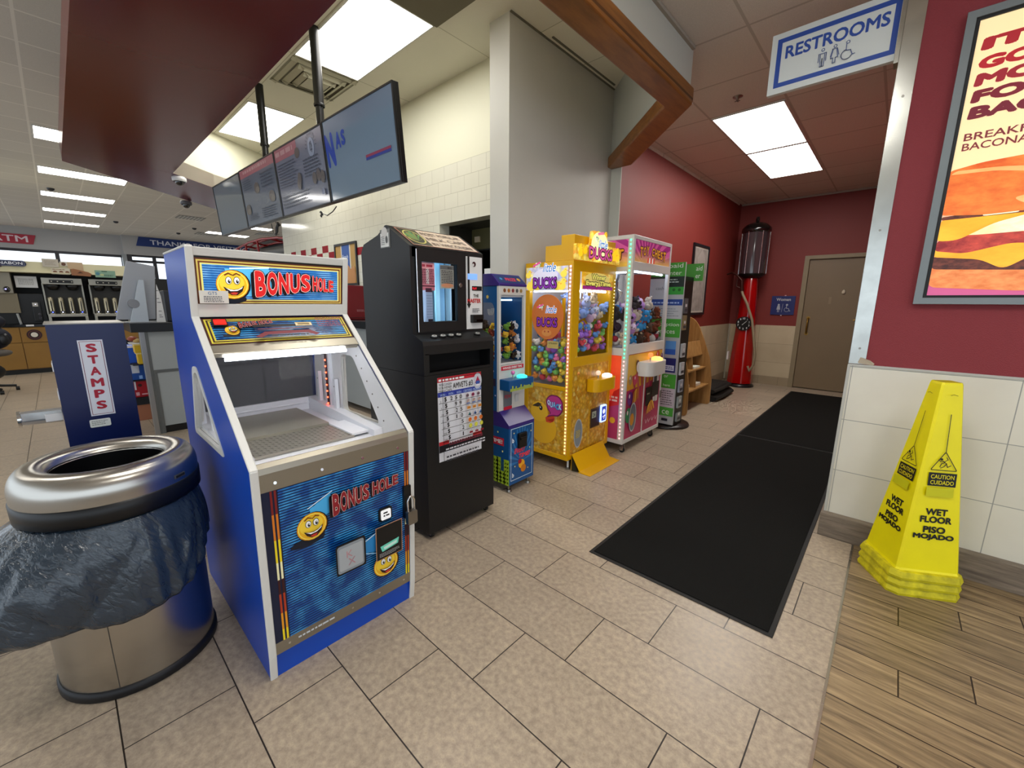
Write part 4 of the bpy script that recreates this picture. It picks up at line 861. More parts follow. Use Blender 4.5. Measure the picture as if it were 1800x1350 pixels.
# ================================================================ LETTERING HELPERS FOR THE CLAW MACHINES
def outlined(d, t, u, v, w, h, fill, edge, e=.07, bold=.03, emit=0, shear=0):
    o = h*e
    d.text(t, u-o, v-o, h+2*o, K(edge), w+2*o, bold+.07, shear=shear); d.text(t, u, v, h, K(fill, emit), w, bold, shear=shear)
def ducklogo(d, u, v, w, emit=.3, c1='8a2ab0'):
    """two-line logo, w wide, v = bottom"""
    h = w*.28
    d.text('my', u+.10*w, v+.62*w, .20*w, K('ffffff', emit), .22*w, .05); d.text('my', u+.11*w, v+.63*w, .18*w, K('3a8a2a', emit), .20*w, .02, shear=.3)
    d.text('little', u+.40*w, v+.50*w, .30*w, K('ffffff', emit), .52*w, .06, shear=.25); d.text('little', u+.41*w, v+.51*w, .28*w, K('2878c8', emit), .50*w, .02, shear=.25)
    d.poly([(u+.0*w, v+.68*w), (u+.3*w, v+.80*w), (u+.3*w, v+.86*w), (u, v+.74*w)], K('e84a9a', emit))
    outlined(d, 'DUCKS', u+.02*w, v, .96*w, .34*w, c1, '2a0a38', .08, .035, emit)
def chick(d, u, v, r, m, beak='f08020'):
    d.disc(u, v, r, m, r*.85); d.disc(u+r*.5, v+r*.95, r*.55, m); d.poly([(u+r, v+r), (u+r*1.5, v+r*.85), (u+r, v+r*.7)], K(beak)); d.disc(u+r*.6, v+r*1.1, r*.09, INK)
def ledrow(b, p0, p1, n, cols, r=.0055, emit=3.0, s=(1, 1, 1)):
    p0 = Vector(p0); p1 = Vector(p1)
    for k in range(n):
        t = k/(n-1); c = cols(t); b.ball(p0.lerp(p1, t), (r*s[0], r*s[1], r*s[2]), M('led_'+c, c, .4, emit=emit), 6, 4)

# ================================================================ SMALL NARROW CLAW MACHINE
CY0, CY1 = 2.10, 2.385
T = thing('claw_machine', 'narrow blue and purple claw machine with white frame, the smallest of the three', 'claw machine', (-2.15, 2.24, 0), 'claw machines')
cb = M('comic_blue_art', '14508a', .3); cp_ = M('comic_purple_art', '3a2a78', .3)
b = B(); b.box(-1.952, -2.36, CY0, CY1, .06, .50, cb); b.prism([(-1.952, .50), (-1.952, .525), (-2.05, .615), (-2.36, .615), (-2.36, .50)], 1, CY0, CY1, cp_)
d = front(b, -1.952, CY0, .06)
for k in range(14):
    a = PI*(.02+.96*k/13); d.poly([(.14, .16), (.14+.30*math.cos(a)*.45, .16+.28*math.sin(a)), (.14+.30*math.cos(a+.10)*.45, .16+.28*math.sin(a+.10))], K('2c74b0'), False)
d.up(); d.border(.02, .03, .265, .435, .004, K('d8e8f0'))
d.text('EVERY', .055, .235, .04, K('e83a48'), .12, .05, shear=.3); d.text('TIME!', .10, .19, .035, K('e83a48'), .13, .05, shear=.3); d.disc(.14, .14, .035, K('e8a820')); d.disc(.16, .10, .03, K('c87818')); d.disc(.12, .165, .02, K('a81828'))
for x, y in ((.05, .4), (.23, .25), (.21, .09), (.24, .38), (.06, .14)): d.disc(x, y, .006, K('f0e890'), n=5)
for v in (.33, .06): d.text('b', .028, v, .035, K('e8f0f8'), .02, .03)
d = side(b, CY0, -2.36, .06); d.rect(0, 0, .408, .18, K('1a4a6a'))
rr = random.Random(3); x = .0
while x < .38:
    w = rr.uniform(.04, .07); h = rr.uniform(.1, .24); d.rect(x, 0, x+w, h, K('9ab82a' if rr.random() > .4 else '7a9a20'), False)
    for q in range(int(h/.03)): 
        for s_ in (.2, .6): d.rect(x+w*s_, .015+q*.03, x+w*(s_+.2), .028+q*.03, K('c8d850'), False)
    x += w*.8
d.up(2); d.rect(.06, .30, .36, .36, K('c81e3a')); d.text('EVERY TIME!', .075, .315, .03, K('f0f0f0'), .27, .03)
for x, y in ((.1, .42), (.2, .24), (.3, .40), (.35, .26)): d.disc(x, y, .008, K('f0e890'), n=5)
b.build('base_cabinet', T, .003)
b = B(); b.box(-1.952, -1.93, CY0+.09, CY0+.18, .335, .45, BLACK); b.box(-1.93, -1.922, CY0+.10, CY0+.17, .40, .42, BLACK); b.build('prize_flap', T, .003)
def frame_box(b, x0, x1, y0, y1, z0, z1, w, m):
    for x in (x0, x1-w):
        for y in (y0, y1-w): b.box(x, x+w, y, y+w, z0, z1, m)
    for z in (z0, z1-w):
        for y in (y0, y1-w): b.box(x0, x1, y, y+w, z, z+w, m)
        for x in (x0, x1-w): b.box(x, x+w, y0, y1, z, z+w, m)
b = B(); fx0, fx1 = -2.36, -2.055
for y in (CY0, CY1-.02): b.box(fx1-.02, fx1, y, y+.02, .61, 1.515, WHITEM)
b.box(fx1-.02, fx1, CY0, CY1, 1.455, 1.515, WHITEM); b.box(fx1-.02, fx1, CY0, CY1, .61, .95, WHITEM)
d = front(b, fx1, CY0, 0); d.rect(.03, 1.465, .255, 1.505, K('d8d4cc'))
for k in range(5): d.disc(.055+k*.043, 1.485, .014, K(('7a4a2a', 'a86a2a', '8a3a3a', '5a5a5a', '9a7a3a')[k]))
d.rect(.02, .915, .265, .945, K('c81e3a')); d.text('WINNER EVERY TIME', .035, .922, .016, K('f0f0f0'), .21, .03)
d.poly(rrect(.045, .64, .135, .80, .01), K('6a7078', 0, .2)); d.text('POW', .055, .70, .03, K('a8283a'), .07, .04); d.rect(.045, .615, .135, .64, K('c81e3a')); d.rect(.17, .66, .21, .72, K('c8ccd0')); d.disc(.19, .76, .008, INK)
b.build('white_frame', T, .002)
b = B(); plate(b, [(-2.36, .61), (-2.075, .61), (-2.075, 1.515), (-2.36, 1.515)], rpoly([(-2.34, .98), (-2.10, .98), (-2.10, 1.36), (-2.12, 1.40), (-2.34, 1.40)], .02), 1, CY0, CY0+.015, cb)
d = side(b, CY0, -2.36, .61); d.disc(.19, .83, .014, K('e8c860'), n=5)
for x, y in ((.25, .30), (.27, .12), (.03, .84), (.26, .6)): d.disc(x, y, .007, K('c8c8e8'), n=5)
d.rect(.20, .19, .275, .245, K('2a1a3a')); d.text('D', .22, .2, .035, K('e02840'), .03, .05)
b.box(-2.36, -2.075, CY1-.015, CY1, .61, 1.515, cb); b.box(-2.36, -2.35, CY0, CY1, .61, 1.515, M('inner_grey_panel', '9a9aa6', .4)); b.build('side_walls', T)
b = B(); b.prism([(-2.05, 1.515), (-2.05, 1.53), (-2.13, 1.60), (-2.36, 1.60), (-2.36, 1.515)], 1, CY0-.004, CY1+.004, cp_)
rV = Vector((-.08, 0, .07)).normalized(); d = D(b, (-2.05, CY0, 1.531), (0, 1, 0), rV); d.rect(.01, .01, .275, .09, K('243a6e')); d.text('PRIZE', .09, .03, .035, K('c83a50'), .11, .05, shear=.2); d.disc(.235, .05, .018, K('c89a30'), n=7); d.disc(.05, .05, .014, K('3a8ac0'), n=5)
b.build('roof_sign', T, .003)
b = B(); b.box(fx1-.010, fx1-.007, CY0+.02, CY1-.02, .95, 1.455, GLASS); b.build('glass_front', T)
b = B(); b.cyl((-2.3, 2.30, 1.42), (-2.12, 2.30, 1.42), .006, M('cool_tube'), seg=8); b.box(-2.34, -2.08, CY0+.015, CY1-.015, 1.44, 1.455, WHITE); b.build('inner_lamp', T)
b = B(); b.box(-2.345, -2.08, CY0+.016, CY1-.016, .95, .965, WHITE); b.build('toy_deck', T)
b = B(); b.box(-2.055, -1.955, CY0+.005, CY0+.275, .775, .855, cb)
d = front(b, -1.955, CY0+.005, .775); rr = random.Random(8)
for k in range(14): x = .01+k*.018; d.rect(x, .0, x+.014, rr.uniform(.015, .04), K('a8b83a'), False)
b.build('control_box', T, .006)
b = B(); b.cyl((-2.0, CY0+.09, .855), (-2.0, CY0+.09, .885), .006, CHROME, seg=8); b.ball((-2.0, CY0+.09, .90), .016, M('pink_knob', 'd878b8', .3), 12, 8); b.build('joystick', T)
b = B(); b.lathe([(.04, .855), (.038, .868), (.02, .876), (0, .878)], (-2.0, CY0+.19, 0), M('aqua_button', '30d8c8', .3, emit=1.2), 20); b.build('push_button', T)
b = B(); cx, cy = -2.2, 2.24
b.tube([(cx, cy, 1.44), (cx, cy, 1.3)], .004, CHROME); b.cyl((cx, cy, 1.3), (cx, cy, 1.25), .02, CHROME)
for k in range(3): a = k*2*PI/3; b.tube([(cx, cy, 1.26), (cx+.05*math.cos(a), cy+.05*math.sin(a), 1.22), (cx+.015*math.cos(a), cy+.015*math.sin(a), 1.17)], .005, CHROME)
for k in range(3): b.tube([(cx+.02*math.cos(q/3)+.0, cy-.09+.012*k, 1.36-.05*math.sin(q/3)) for q in range(10)], .003, WHITE)
b.build('claw', T)
b = B(); b.box(-2.349, -2.347, CY0+.03, CY0+.10, 1.2, 1.36, BLACK); b.box(-2.349, -2.347, CY0+.16, CY0+.23, 1.10, 1.19, PAPER); d = front(b, -2.347, CY0+.16, 1.10); d.scribble(.01, .01, .06, .08, 5, K('6a6a6a'), .5, 3); b.build('inner_notice', T)
for x, y in ((-1.985, CY0+.035), (-1.985, CY1-.03), (-2.31, CY0+.035), (-2.31, CY1-.03)):
    b = B(); b.cyl((x, y, 0), (x, y, .016), .024, NICKEL, r1=.020, seg=20); b.cyl((x, y, .016), (x, y, .061), .008, NICKEL, seg=10); b.build('levelling_foot', T)

# ================================================================ YELLOW DUCK CLAW MACHINE
DX, DY0, DY1, DB = -1.88, 2.74, 3.405, -2.365
T = thing('claw_machine', 'bright yellow claw machine full of toy ducks with Winner Every Time sign', 'claw machine', (-2.12, 3.07, 0), 'claw machines')
b = B()
for x in (DX-.045, DB):
    for y in (DY0, DY1-.045): b.box(x, x+.045, y, y+.045, .10, 1.725, YEL)
b.box(DB, DX, DY0, DY1, 1.685, 1.725, YEL); b.box(DB, DX, DY0, DY1, .09, .13, YEL)
b.box(DB, DX, DY0, DY0+.02, .685, .72, YEL); b.box(DX-.02, DX, DY0, DY1, .885, .965, YEL); b.box(DX-.02, DX, DY0, DY1, 1.645, 1.7, YEL); b.box(DX-.02, DX, DY0, DY0+.10, .9, 1.7, YEL); b.box(DX-.02, DX, DY1-.075, DY1, .9, 1.7, YEL); b.box(DX-.02, DX, DY0, DY1, .10, .13, YEL)
b.box(DX-.03, DX, DY1-.02, DY1, .1, .9, YEL); b.box(DB, DX, DY1-.02, DY1, .1, 1.7, YEL)
b.box(DB, DB+.01, DY0, DY1, .1, 1.7, YEL)
b.build('yellow_frame', T, .004)
for k, (xa, za, zb) in enumerate(((-2.16, 1.7255, 1.848), (-2.01, 1.848, 1.918))): pass
b = B(); b.prism([(-2.36, 1.7255), (-2.36, 1.80), (-2.165, 1.80), (-2.165, 1.848), (-2.02, 1.848), (-2.02, 1.918), (-1.885, 1.918), (-1.885, 1.7255)][2:] if 0 else [(-2.165, 1.7255), (-2.165, 1.848), (-2.01, 1.848), (-2.01, 1.918), (-1.885, 1.918), (-1.885, 1.7255)], 1, 2.75, 3.38, YEL); b.build('stepped_roof', T, .003)
b = B(); out = [(2.715, 1.728), (3.385, 1.728), (3.385, 1.862), (3.16, 1.865), (3.16, 1.962), (2.935, 1.962), (2.92, 1.848), (2.715, 1.845)]
b.prism(rpoly(out, .02), 0, -1.87, -1.845, POPLIT); d = front(b, -1.845, 2.715, 1.728, .0005)
for u, v, r in ((.06, .05, .03), (.12, .07, .028), (.05, .09, .02), (.56, .06, .04), (.62, .05, .028), (.60, .10, .025), (.27, .19, .03), (.38, .19, .035)): chick(d, u, v, r, K('f8c818', .8))
d.disc(.31, .12, .13, K('fff4b0', .9), .11)
d.text('my', .24, .14, .05, K('ffffff', .9), .05, .06); d.text('my', .245, .145, .045, K('3a9a3a', .5), .045, .02); d.text('little', .28, .105, .07, K('ffffff', .9), .14, .07, shear=.3); d.text('little', .283, .108, .065, K('2a88d8', .6), .134, .02, shear=.3)
outlined(d, 'DUCKS', .15, .018, .36, .09, 'f060b0', '5a1040', .07, .035, .3)
d.poly([(.27, .20), (.36, .215), (.355, .235), (.265, .22)], K('f080a8', .6))
b.build('topper_sign', T)
fb = B()
fb.box(DX-.012, DX-.004, DY0+.045, DY1-.045, .13, .885, POPCORN)
plt = front(fb, DX-.004, DY0, 0)
plt.rect(.315, .13, .325, .885, YEL); 
plt.disc(.16, .30, .066, K('b4b8bc', 0, .2), .13); plt.disc(.16, .30, .056, K('7f8a92', 0, .15), .118); plt.scribble(.125, .26, .195, .33, 5, K('c8b428'), .5, 3)
plt.rect(.345, .30, .505, .48, K('1c120a')); plt.rect(.37, .39, .44, .45, K('a8b8a0')); plt.text('24', .385, .40, .035, K('2a3a2a'), .04, .03); plt.border(.35, .305, .50, .475, .003, K('8a6a2a'))
plt.rect(.14, .885, .315, .886, YEL)
fp = fb.build('front_panel', T)
b = B(); b.prism(rrect(DY0+.505, .325, DY0+.60, .485, .015), 0, DX-.003, DX+.012, M('reader_glow', '8aa8ff', .3, emit=1.6)); d = front(b, DX+.012, DY0+.505, .325); d.poly(rrect(.01, .012, .085, .148, .01), K('2a48c0', .6)); d.disc(.048, .10, .022, K('e8f0ff', 1)); d.line([(.03, .05), (.065, .06), (.05, .03)], .008, K('f0f4ff', 1)); b.build('card_reader', T)
# left face panels
b = B(); b.box(DB+.045, DX-.045, DY0+.004, DY0+.012, .13, .69, POPCORN); d = side(b, DY0+.004, DB+.045, .13)
d.disc(.17, .20, .15, K('e8b020'), .14); d.disc(.13, .34, .095, K('f0bc28'), .09); d.poly([(.20, .30), (.29, .34), (.30, .29), (.26, .26), (.21, .26)], K('d84a28')); d.poly([(.22, .28), (.30, .31), (.28, .27)], K('a82818')); d.disc(.15, .375, .018, K('1a1208'), .022); d.disc(.145, .38, .006, K('ffffff'))
d.poly([(.05, .38), (.12, .42), (.16, .41), (.12, .38)], K('3a2a10'))
d.poly(rpoly([(.20, .30), (.26, .34), (.22, .38), (.20, .46), (.25, .51), (.34, .51), (.385, .46), (.385, .38), (.34, .33), (.29, .33)], .03), K('7a1a58')); d.poly(rpoly([(.215, .315), (.27, .345), (.23, .385), (.21, .455), (.255, .50), (.335, .50), (.375, .455), (.375, .385), (.335, .34), (.29, .34)], .03), K('c03a8a'))
for k, ch in enumerate('QUACK'): outlined(d, ch, .222+k*.031, .412-.008*(k % 2)-.004*k, .027, .048, ('e8f0ff', 'd0e0ff', '8ac8e8', '5aa8d8', 'c8e0f0')[k], '3a5ab8', .08, .05)
b.build('duck_art_panel', T)
def lightbox(b, y, x0, x1, z0, z1): b.box(x0, x1, y-.004, y+.01, z0, z1, SKYART)
b = B(); lightbox(b, DY0, -2.352, -1.927, 1.505, 1.687); d = side(b, DY0-.004, -2.352, 1.505, .0005)
for u, v, r in ((.05, .03, .045), (.12, .02, .03), (.37, .03, .04), (.33, .02, .03), (.39, .12, .03), (.03, .12, .028), (.11, .08, .02)): chick(d, u, v, r, K('f4d850', .5))
d.disc(.21, .10, .13, K('e4e0f4', .3), .07); ducklogo(d, .085, .012, .25, .3)
b.build('side_light_sign', T)
b = B(); b.box(DX-.004, DX+.006, DY0+.125, DY0+.60, 1.512, 1.645, POPLIT); d = front(b, DX+.006, DY0+.125, 1.512, .0005)
d.rect(.0, .0, .475, .028, K('a8288a', .3)); d.disc(.22, .08, .20, K('e8d070', .4), .055)
outlined(d, 'Winner', .13, .077, .22, .046, 'fff27a', '0a1404', .14, .05, .3); outlined(d, 'Every Time', .045, .020, .39, .05, 'fff27a', '0a1404', .14, .05, .3)
b.build('winner_sign', T)
b = B(); ov = [(-2.145+.165*math.cos(2*PI*k/36)*(1+.06*math.sin(2*PI*k/36)), 1.285+.185*math.sin(2*PI*k/36)) for k in range(36)]
b.prism(ov, 1, DY0+.026, DY0+.030, M('orange_egg_card', 'e8833a', .5)); d = side(b, DY0+.026, -2.31, 1.12, .0004); ducklogo(d, .055, .085, .22, .05); d.disc(.165, .035, .05, K('f0a050'), .03); d.disc(.145, .045, .008, K('c84a2a')); d.disc(.185, .045, .008, K('c84a2a'))
b.build('egg_card', T)
for nm, g_ in (('glass_side', (DB+.045, DX-.045, DY0+.012, DY0+.015, .72, 1.505)), ('glass_front', (DX-.014, DX-.011, DY0+.10, DY1-.075, .965, 1.51))):
    b = B(); b.box(*g_, GLASS); b.build(nm, T)
b = B(); white_in = M('inner_white', 'c8ccd6', .4); b.box(DB+.01, DX-.05, DY0+.03, DY1-.03, 1.66, 1.675, white_in); b.box(DB+.012, DX-.03, DY0+.02, DY1-.02, .70, .705, white_in); b.box(DB+.011, DB+.014, DY0+.02, DY1-.02, .7, 1.66, white_in)
b.box(DB+.15, DX-.10, 3.2, 3.3, 1.0, 1.05, white_in); b.build('inner_box', T)
b = B(); b.cyl((-1.95, DY0+.05, 1.50), (-1.95, DY1-.05, 1.50), .008, M('cool_tube2', 'dce8ff', .4, emit=9), seg=8); b.cyl((DB+.06, DY0+.045, 1.495), (DX-.06, DY0+.045, 1.495), .006, M('cool_tube2'), seg=8); b.build('inner_lamp', T)
b = B(); cx, cy = -2.02, 3.05; b.cyl((cx, cy, 1.66), (cx, cy, 1.50), .035, M('inner_white')); b.cyl((cx, cy, 1.5), (cx, cy, 1.44), .028, CHROME)
for k in range(3): a = k*2*PI/3+.5; b.tube([(cx, cy, 1.46), (cx+.075*math.cos(a), cy+.075*math.sin(a), 1.42), (cx+.03*math.cos(a), cy+.03*math.sin(a), 1.34)], .008, CHROME)
b.build('claw', T)
b = B(); b.box(-2.0, -1.985, DY0+.03, DY0+.06, 1.13, 1.44, YEL); b.build('chute_wall', T)
b = B(); b.box(-2.13, -2.015, DY0+.016, DY0+.019, 1.03, 1.09, M('cream_notice', 'd8c070', .5)); d = side(b, DY0+.0155, -2.13, 1.03, .0003); d.text('A GIFT TELL YOUR MOM', .012, .035, .012, INK, .09, .01); b.build('notice_strip', T)
for x0, (y0_, y1_) in ((DX-.0225, (0, 0)),):
    pass
def duckled(t): return 'ffe860' if t < .25 else ('ffb04a' if t < .45 else ('ff8a80' if t < .68 else 'd8c8ff'))
b = B(); b.box(DX-.034, DX-.012, DY0-.004, DY0, .145, 1.69, M('led_channel', 'e8b890', .4)); ledrow(b, (DX-.023, DY0-.006, .16), (DX-.023, DY0-.006, 1.68), 52, duckled, .0062); b.build('led_strip', T, kind='stuff' if 0 else None)
b = B(); ledrow(b, (DX-.006, DY1-.02, .98), (DX+.003, DY1-.02, 1.6), 22, lambda t: 'fff0a0', .004); b.build('led_strip', T)
b = B(); pr = rrect(DY0+.17, -.0, DY0+.61, .1, .0) ; b.prism(rpoly([(DX, DY0+.245), (DX+.085, DY0+.25), (DX+.115, DY0+.30), (DX+.115, DY0+.54), (DX+.085, DY0+.60), (DX, DY0+.60)], .03), 2, .655, .765, YEL); b.build('control_box', T, .004)
b = B(); b.cyl((DX+.06, DY0+.34, .765), (DX+.06, DY0+.34, .795), .008, CHROME, seg=8); b.ball((DX+.06, DY0+.34, .815), .022, M('pearl_knob', 'e8c8b0', .2, emit=.4), 14, 9); b.build('joystick', T)
b = B(); b.lathe([(.045, .765), (.043, .782), (.022, .792), (0, .795)], (DX+.055, DY0+.50, 0), M('white_button_lit', 'f0f4ff', .3, emit=1.5), 20); b.build('push_button', T)
b = B(); r0, r1 = 2.785, 3.285
b.prism([(-1.862, .13), (-1.862, .145), (-1.78, .012), (-1.675, .004), (-1.675, .0), (-1.79, .0)], 1, r0, r1, YEL)
b.add([(-1.862, r0, .14), (-1.78, r0, .012), (-1.86, r0, .0)], [(0, 2, 1)], M('ramp_dark', '2a2200', .6)); b.box(-1.866, -1.860, r0, r1, 0.004, .14, YEL)
b.build('floor_ramp', T, .0015)
for x, y in ((DX-.03, DY0+.06), (DX-.03, DY1-.06), (DB+.05, DY0+.06), (DB+.05, DY1-.06)):
    b = B(); b.cyl((x, y, 0), (x, y, .015), .022, NICKEL, seg=16); b.cyl((x, y, .015), (x, y, .092), .009, WHITE, seg=10); b.build('leg', T)

# ================================================================ TOY CHEST CLAW MACHINE
TX, TY0, TY1, TB = -1.745, 3.44, 4.255, -2.255
T = thing('claw_machine', 'white framed claw machine with pink TOY CHEST sign and green lights', 'claw machine', (-2.0, 3.85, 0), 'claw machines')
b = B(); wf = M('white_enamel', 'd4d2ce', .35)
b.box(TX-.055, TX, TY0, TY0+.035, .09, 1.985, wf); b.box(TX-.055, TX, TY0, TY0+.035, .09, 1.985, wf); b.box(TX-.035, TX, TY1-.035, TY1, .09, 1.985, wf)
for y in (TY0, TY1-.035): b.box(TB, TB+.035, y, y+.035, .09, 1.985, wf)
b.box(TB, TX, TY0, TY1, 1.95, 1.985, wf); b.box(TB, TX, TY0, TY1, .09, .13, wf); b.box(TX-.02, TX, TY0, TY1, 1.69, 1.765, wf); b.box(TX-.02, TX, TY0, TY1, .94, 1.03, wf)
b.box(TB, TX, TY0, TY0+.02, 1.68, 1.72, wf); b.box(TB, TX, TY0, TY0+.02, .93, 1.0, wf); b.box(TB, TX, TY1-.02, TY1, .9, .96, wf); b.box(TB, TB+.01, TY0, TY1, .1, 1.95, wf)
b.box(TX-.02, TX, TY0+.395, TY0+.415, .13, .70, wf)
b.build('white_frame', T, .004)
mt = newmat('pink_ray_art_lit', .3); g = NG(mt); (X, Y, Z), P = g.pos()
a = g.m('ARCTAN2', g.m('SUBTRACT', Z, 1.72), g.m('SUBTRACT', g.m('ADD', Y, X), 1.95)); w = g.m('GREATER_THAN', g.m('SINE', g.m('MULTIPLY', a, 26)), 0)
c = g.mix(w, '9c2a78', 'cc5a98'); c = g.mix(g.rng(Z, 1.74, 1.86, 1, 0), c, 'e0b850'); g.l.new(c, g.p.inputs['Base Color']); g.l.new(c, g.p.inputs['Emission Color']); g.p.inputs['Emission Strength'].default_value = .12; PINKRAY = mt
b = B(); b.box(TX-.01, TX-.003, TY0+.03, TY1-.03, 1.765, 1.95, PINKRAY); d = front(b, TX-.003, TY0+.03, 1.765, .0005)
for k, (ch, u, z, w_, h_) in enumerate((('T', .10, .045, .055, .085), ('O', .165, .06, .05, .075), ('Y', .222, .065, .05, .08), ('C', .335, .065, .05, .075), ('H', .395, .06, .055, .075), ('E', .46, .055, .045, .075), ('S', .515, .048, .05, .075), ('T', .575, .035, .06, .09))):
    outlined(d, ch, u, z, w_, h_, 'eaa42c', '2a0e06', .08, .05, .15)
for k in range(5): d.poly([(.24+k*.03, .0), (.265+k*.03, .0), (.262+k*.03, .045), (.245+k*.03, .045)], K('d83a3a' if k % 2 == 0 else 'f0f0f0', .3))
b.build('toy_chest_sign', T)
b = B(); b.box(TB+.035, TX-.055, TY0+.004, TY0+.01, 1.72, 1.95, PINKRAY); d = side(b, TY0+.004, TB+.035, 1.72, .0005)
outlined(d, 'CHEST', .08, .06, .30, .09, 'eaa42c', '2a0e06', .08, .05, .15); b.build('side_light_sign', T)
cv = M('pink_carnival_art', 'b02a5a', .3, var=.12, vscale=4)
b = B(); b.box(TX-.012, TX-.004, TY0+.03, TY1-.03, .13, .94, cv); d = front(b, TX-.004, TY0, 0, .0005)
d.poly([(.035, .60), (.40, .62), (.78, .66), (.78, .935), (.035, .935)], K('d89a28'))
for k in range(6): d.poly([(.40, .14), (.03+.13*k, .93), (.09+.13*k, .93)], K('c85a58' if k % 2 else 'c04a50'), False)
d.up(); d.poly([(.035, .70), (.3, .78), (.78, .74), (.78, .935), (.035, .935)], K('e0b040'))
for u, v, r, cc in ((.10, .70, .035, 'a88a5a'), (.20, .69, .038, 'd84a68'), (.11, .52, .05, '6a2a7a'), (.09, .36, .055, '3a8a58'), (.66, .88, .04, 'e04a1a'), (.755, .87, .025, '6a2a6a')):
    d.disc(u, v, r, K(cc), r*1.35); d.disc(u-r*.3, v+r*.5, r*.25, K('f0d0d8'), r*.4); d.line([(u, v-r*1.35), (u+.01, v-r*2.4)], .002, K('5a3a2a'))
d.disc(.21, .85, .03, K('5a2a1a')); d.disc(.225, .81, .035, K('e8d8d0'), .05); d.poly([(.14, .45), (.26, .50), (.27, .62), (.16, .58)], K('b8682a')); d.poly([(.19, .47), (.205, .475), (.215, .605), (.20, .60)], K('f0c840'))
d.disc(.17, .33, .075, K('b8b8bc', 0, .2), .145); d.disc(.17, .33, .062, K('6f747c', 0, .15), .13); d.disc(.155, .31, .04, K('d8902a'), .06)
d.rect(.43, .39, .56, .58, K('14100e')); d.rect(.445, .405, .545, .53, K('26211e')); d.scribble(.45, .50, .54, .525, 1, K('b0a890'), .5, 2); d.rect(.56, .47, .72, .62, K('2a2622')); d.rect(.57, .62, .71, .68, K('c8c4c0')); d.rect(.59, .62, .66, .68, K('3a3a3c')); d.rect(.58, .41, .70, .47, K('d0ccc8')); d.border(.58, .41, .64, .47, .006, K('1a1a1a'))
d.poly([(.45, .30), (.64, .34), (.60, .42), (.545, .44), (.49, .40)], K('e8b040'))
for k in range(4): d.poly([(.455+k*.047, .301+k*.01), (.478+k*.047, .306+k*.01), (.55, .44)], K('a02a2a'), False)
d.up()
for k, u in enumerate((.44, .50, .58, .66)): d.line([(u, .25), (u+.02, .21), (u+.05, .24)], .008, K('e8c8d0'))
b.build('front_panel', T)
b = B(); b.box(TB+.035, TX-.055, TY0+.005, TY0+.011, .13, .93, M('orange_side_art', 'd84a28', .3, emit=.25, var=.15, vscale=5)); d = side(b, TY0+.005, TB+.035, .13, .0005); d.rect(.0, .0, .42, .35, K('b83a68')); d.poly([(.30, .3), (.42, .34), (.42, .5), (.36, .46)], K('d82a20')); d.scribble(.30, .36, .41, .42, 2, K('f0d0c0'), .6, 4); d.disc(.36, .18, .03, K('e8b028'))
b.build('side_art_panel', T)
for nm, g_ in (('glass_side', (TB+.035, TX-.055, TY0+.012, TY0+.015, 1.0, 1.68)), ('glass_front', (TX-.014, TX-.011, TY0+.035, TY1-.035, 1.03, 1.69)), ('glass_side', (TB+.035, TX-.035, TY1-.012, TY1-.009, .96, 1.95))):
    b = B(); b.box(*g_, GLASS); b.build(nm, T)
b = B(); b.box(TB+.012, TX-.03, TY0+.03, TY1-.03, .97, .985, M('inner_white')); b.box(TB+.05, TX-.08, TY0+.05, TY1-.05, 1.70, 1.71, M('inner_white')); b.build('inner_box', T)
b = B(); b.cyl((TX-.06, TY0+.06, 1.685), (TX-.06, TY1-.06, 1.685), .008, M('cool_tube2'), seg=8); b.cyl((TB+.06, TY0+.06, 1.675), (TX-.09, TY0+.06, 1.675), .006, M('cool_tube2'), seg=8); b.build('inner_lamp', T)
b = B(); cx, cy = -2.0, 3.62; b.cyl((cx, cy, 1.70), (cx, cy, 1.6), .03, M('inner_white')); b.cyl((cx, cy, 1.6), (cx, cy, 1.54), .025, CHROME)
for k in range(3): a = k*2*PI/3; b.tube([(cx, cy, 1.55), (cx+.07*math.cos(a), cy+.07*math.sin(a), 1.50), (cx+.03*math.cos(a), cy+.03*math.sin(a), 1.42)], .008, CHROME)
for k in range(4): b.tube([(-1.92+.012*math.cos(q*.8), TY0+.05+.01*k, 1.66-.024*q) for q in range(12)], .004, M('coil_grey', '6a6a74', .4))
b.build('claw', T)
def toyled(t): return 'ff7a78' if t < .42 else '38e08a'
b = B(); b.box(TX-.043, TX-.012, TY0-.004, TY0, .13, 1.955, M('led_channel_pale', 'c8d8d0', .4)); ledrow(b, (TX-.027, TY0-.006, .15), (TX-.027, TY0-.006, 1.94), 50, toyled, .0068, 3.2); b.build('led_strip', T)
b = B(); ledrow(b, (TB+.24, TY0-.003, .15), (TB+.24, TY0-.003, .86), 26, lambda t: 'ff6a60', .005, 3); ledrow(b, (TB+.26, TY0+.002, 1.02), (TB+.26, TY0+.002, 1.65), 18, lambda t: 'f0d8ff', .004, 2); b.build('led_strip', T)
b = B(); b.prism(rpoly([(TX, TY0+.22), (TX+.10, TY0+.23), (TX+.135, TY0+.29), (TX+.135, TY0+.56), (TX+.10, TY0+.62), (TX, TY0+.63)], .03), 2, .725, .86, wf); b.build('control_box', T, .004)
b = B(); b.cyl((TX+.07, TY0+.34, .86), (TX+.07, TY0+.34, .90), .008, CHROME, seg=8); b.ball((TX+.07, TY0+.34, .92), .024, M('orange_knob', 'f08a48', .25, emit=.5), 14, 9); b.build('joystick', T)
b = B(); b.lathe([(.055, .86), (.052, .88), (.026, .893), (0, .896)], (TX+.065, TY0+.50, 0), M('amber_button', 'ffb050', .3, emit=1.6), 20); b.build('push_button', T)
b = B(); b.box(TX-.003, TX+.012, TY1-.03, TY1-.005, .42, .50, NICKEL); b.build('latch', T, .003)
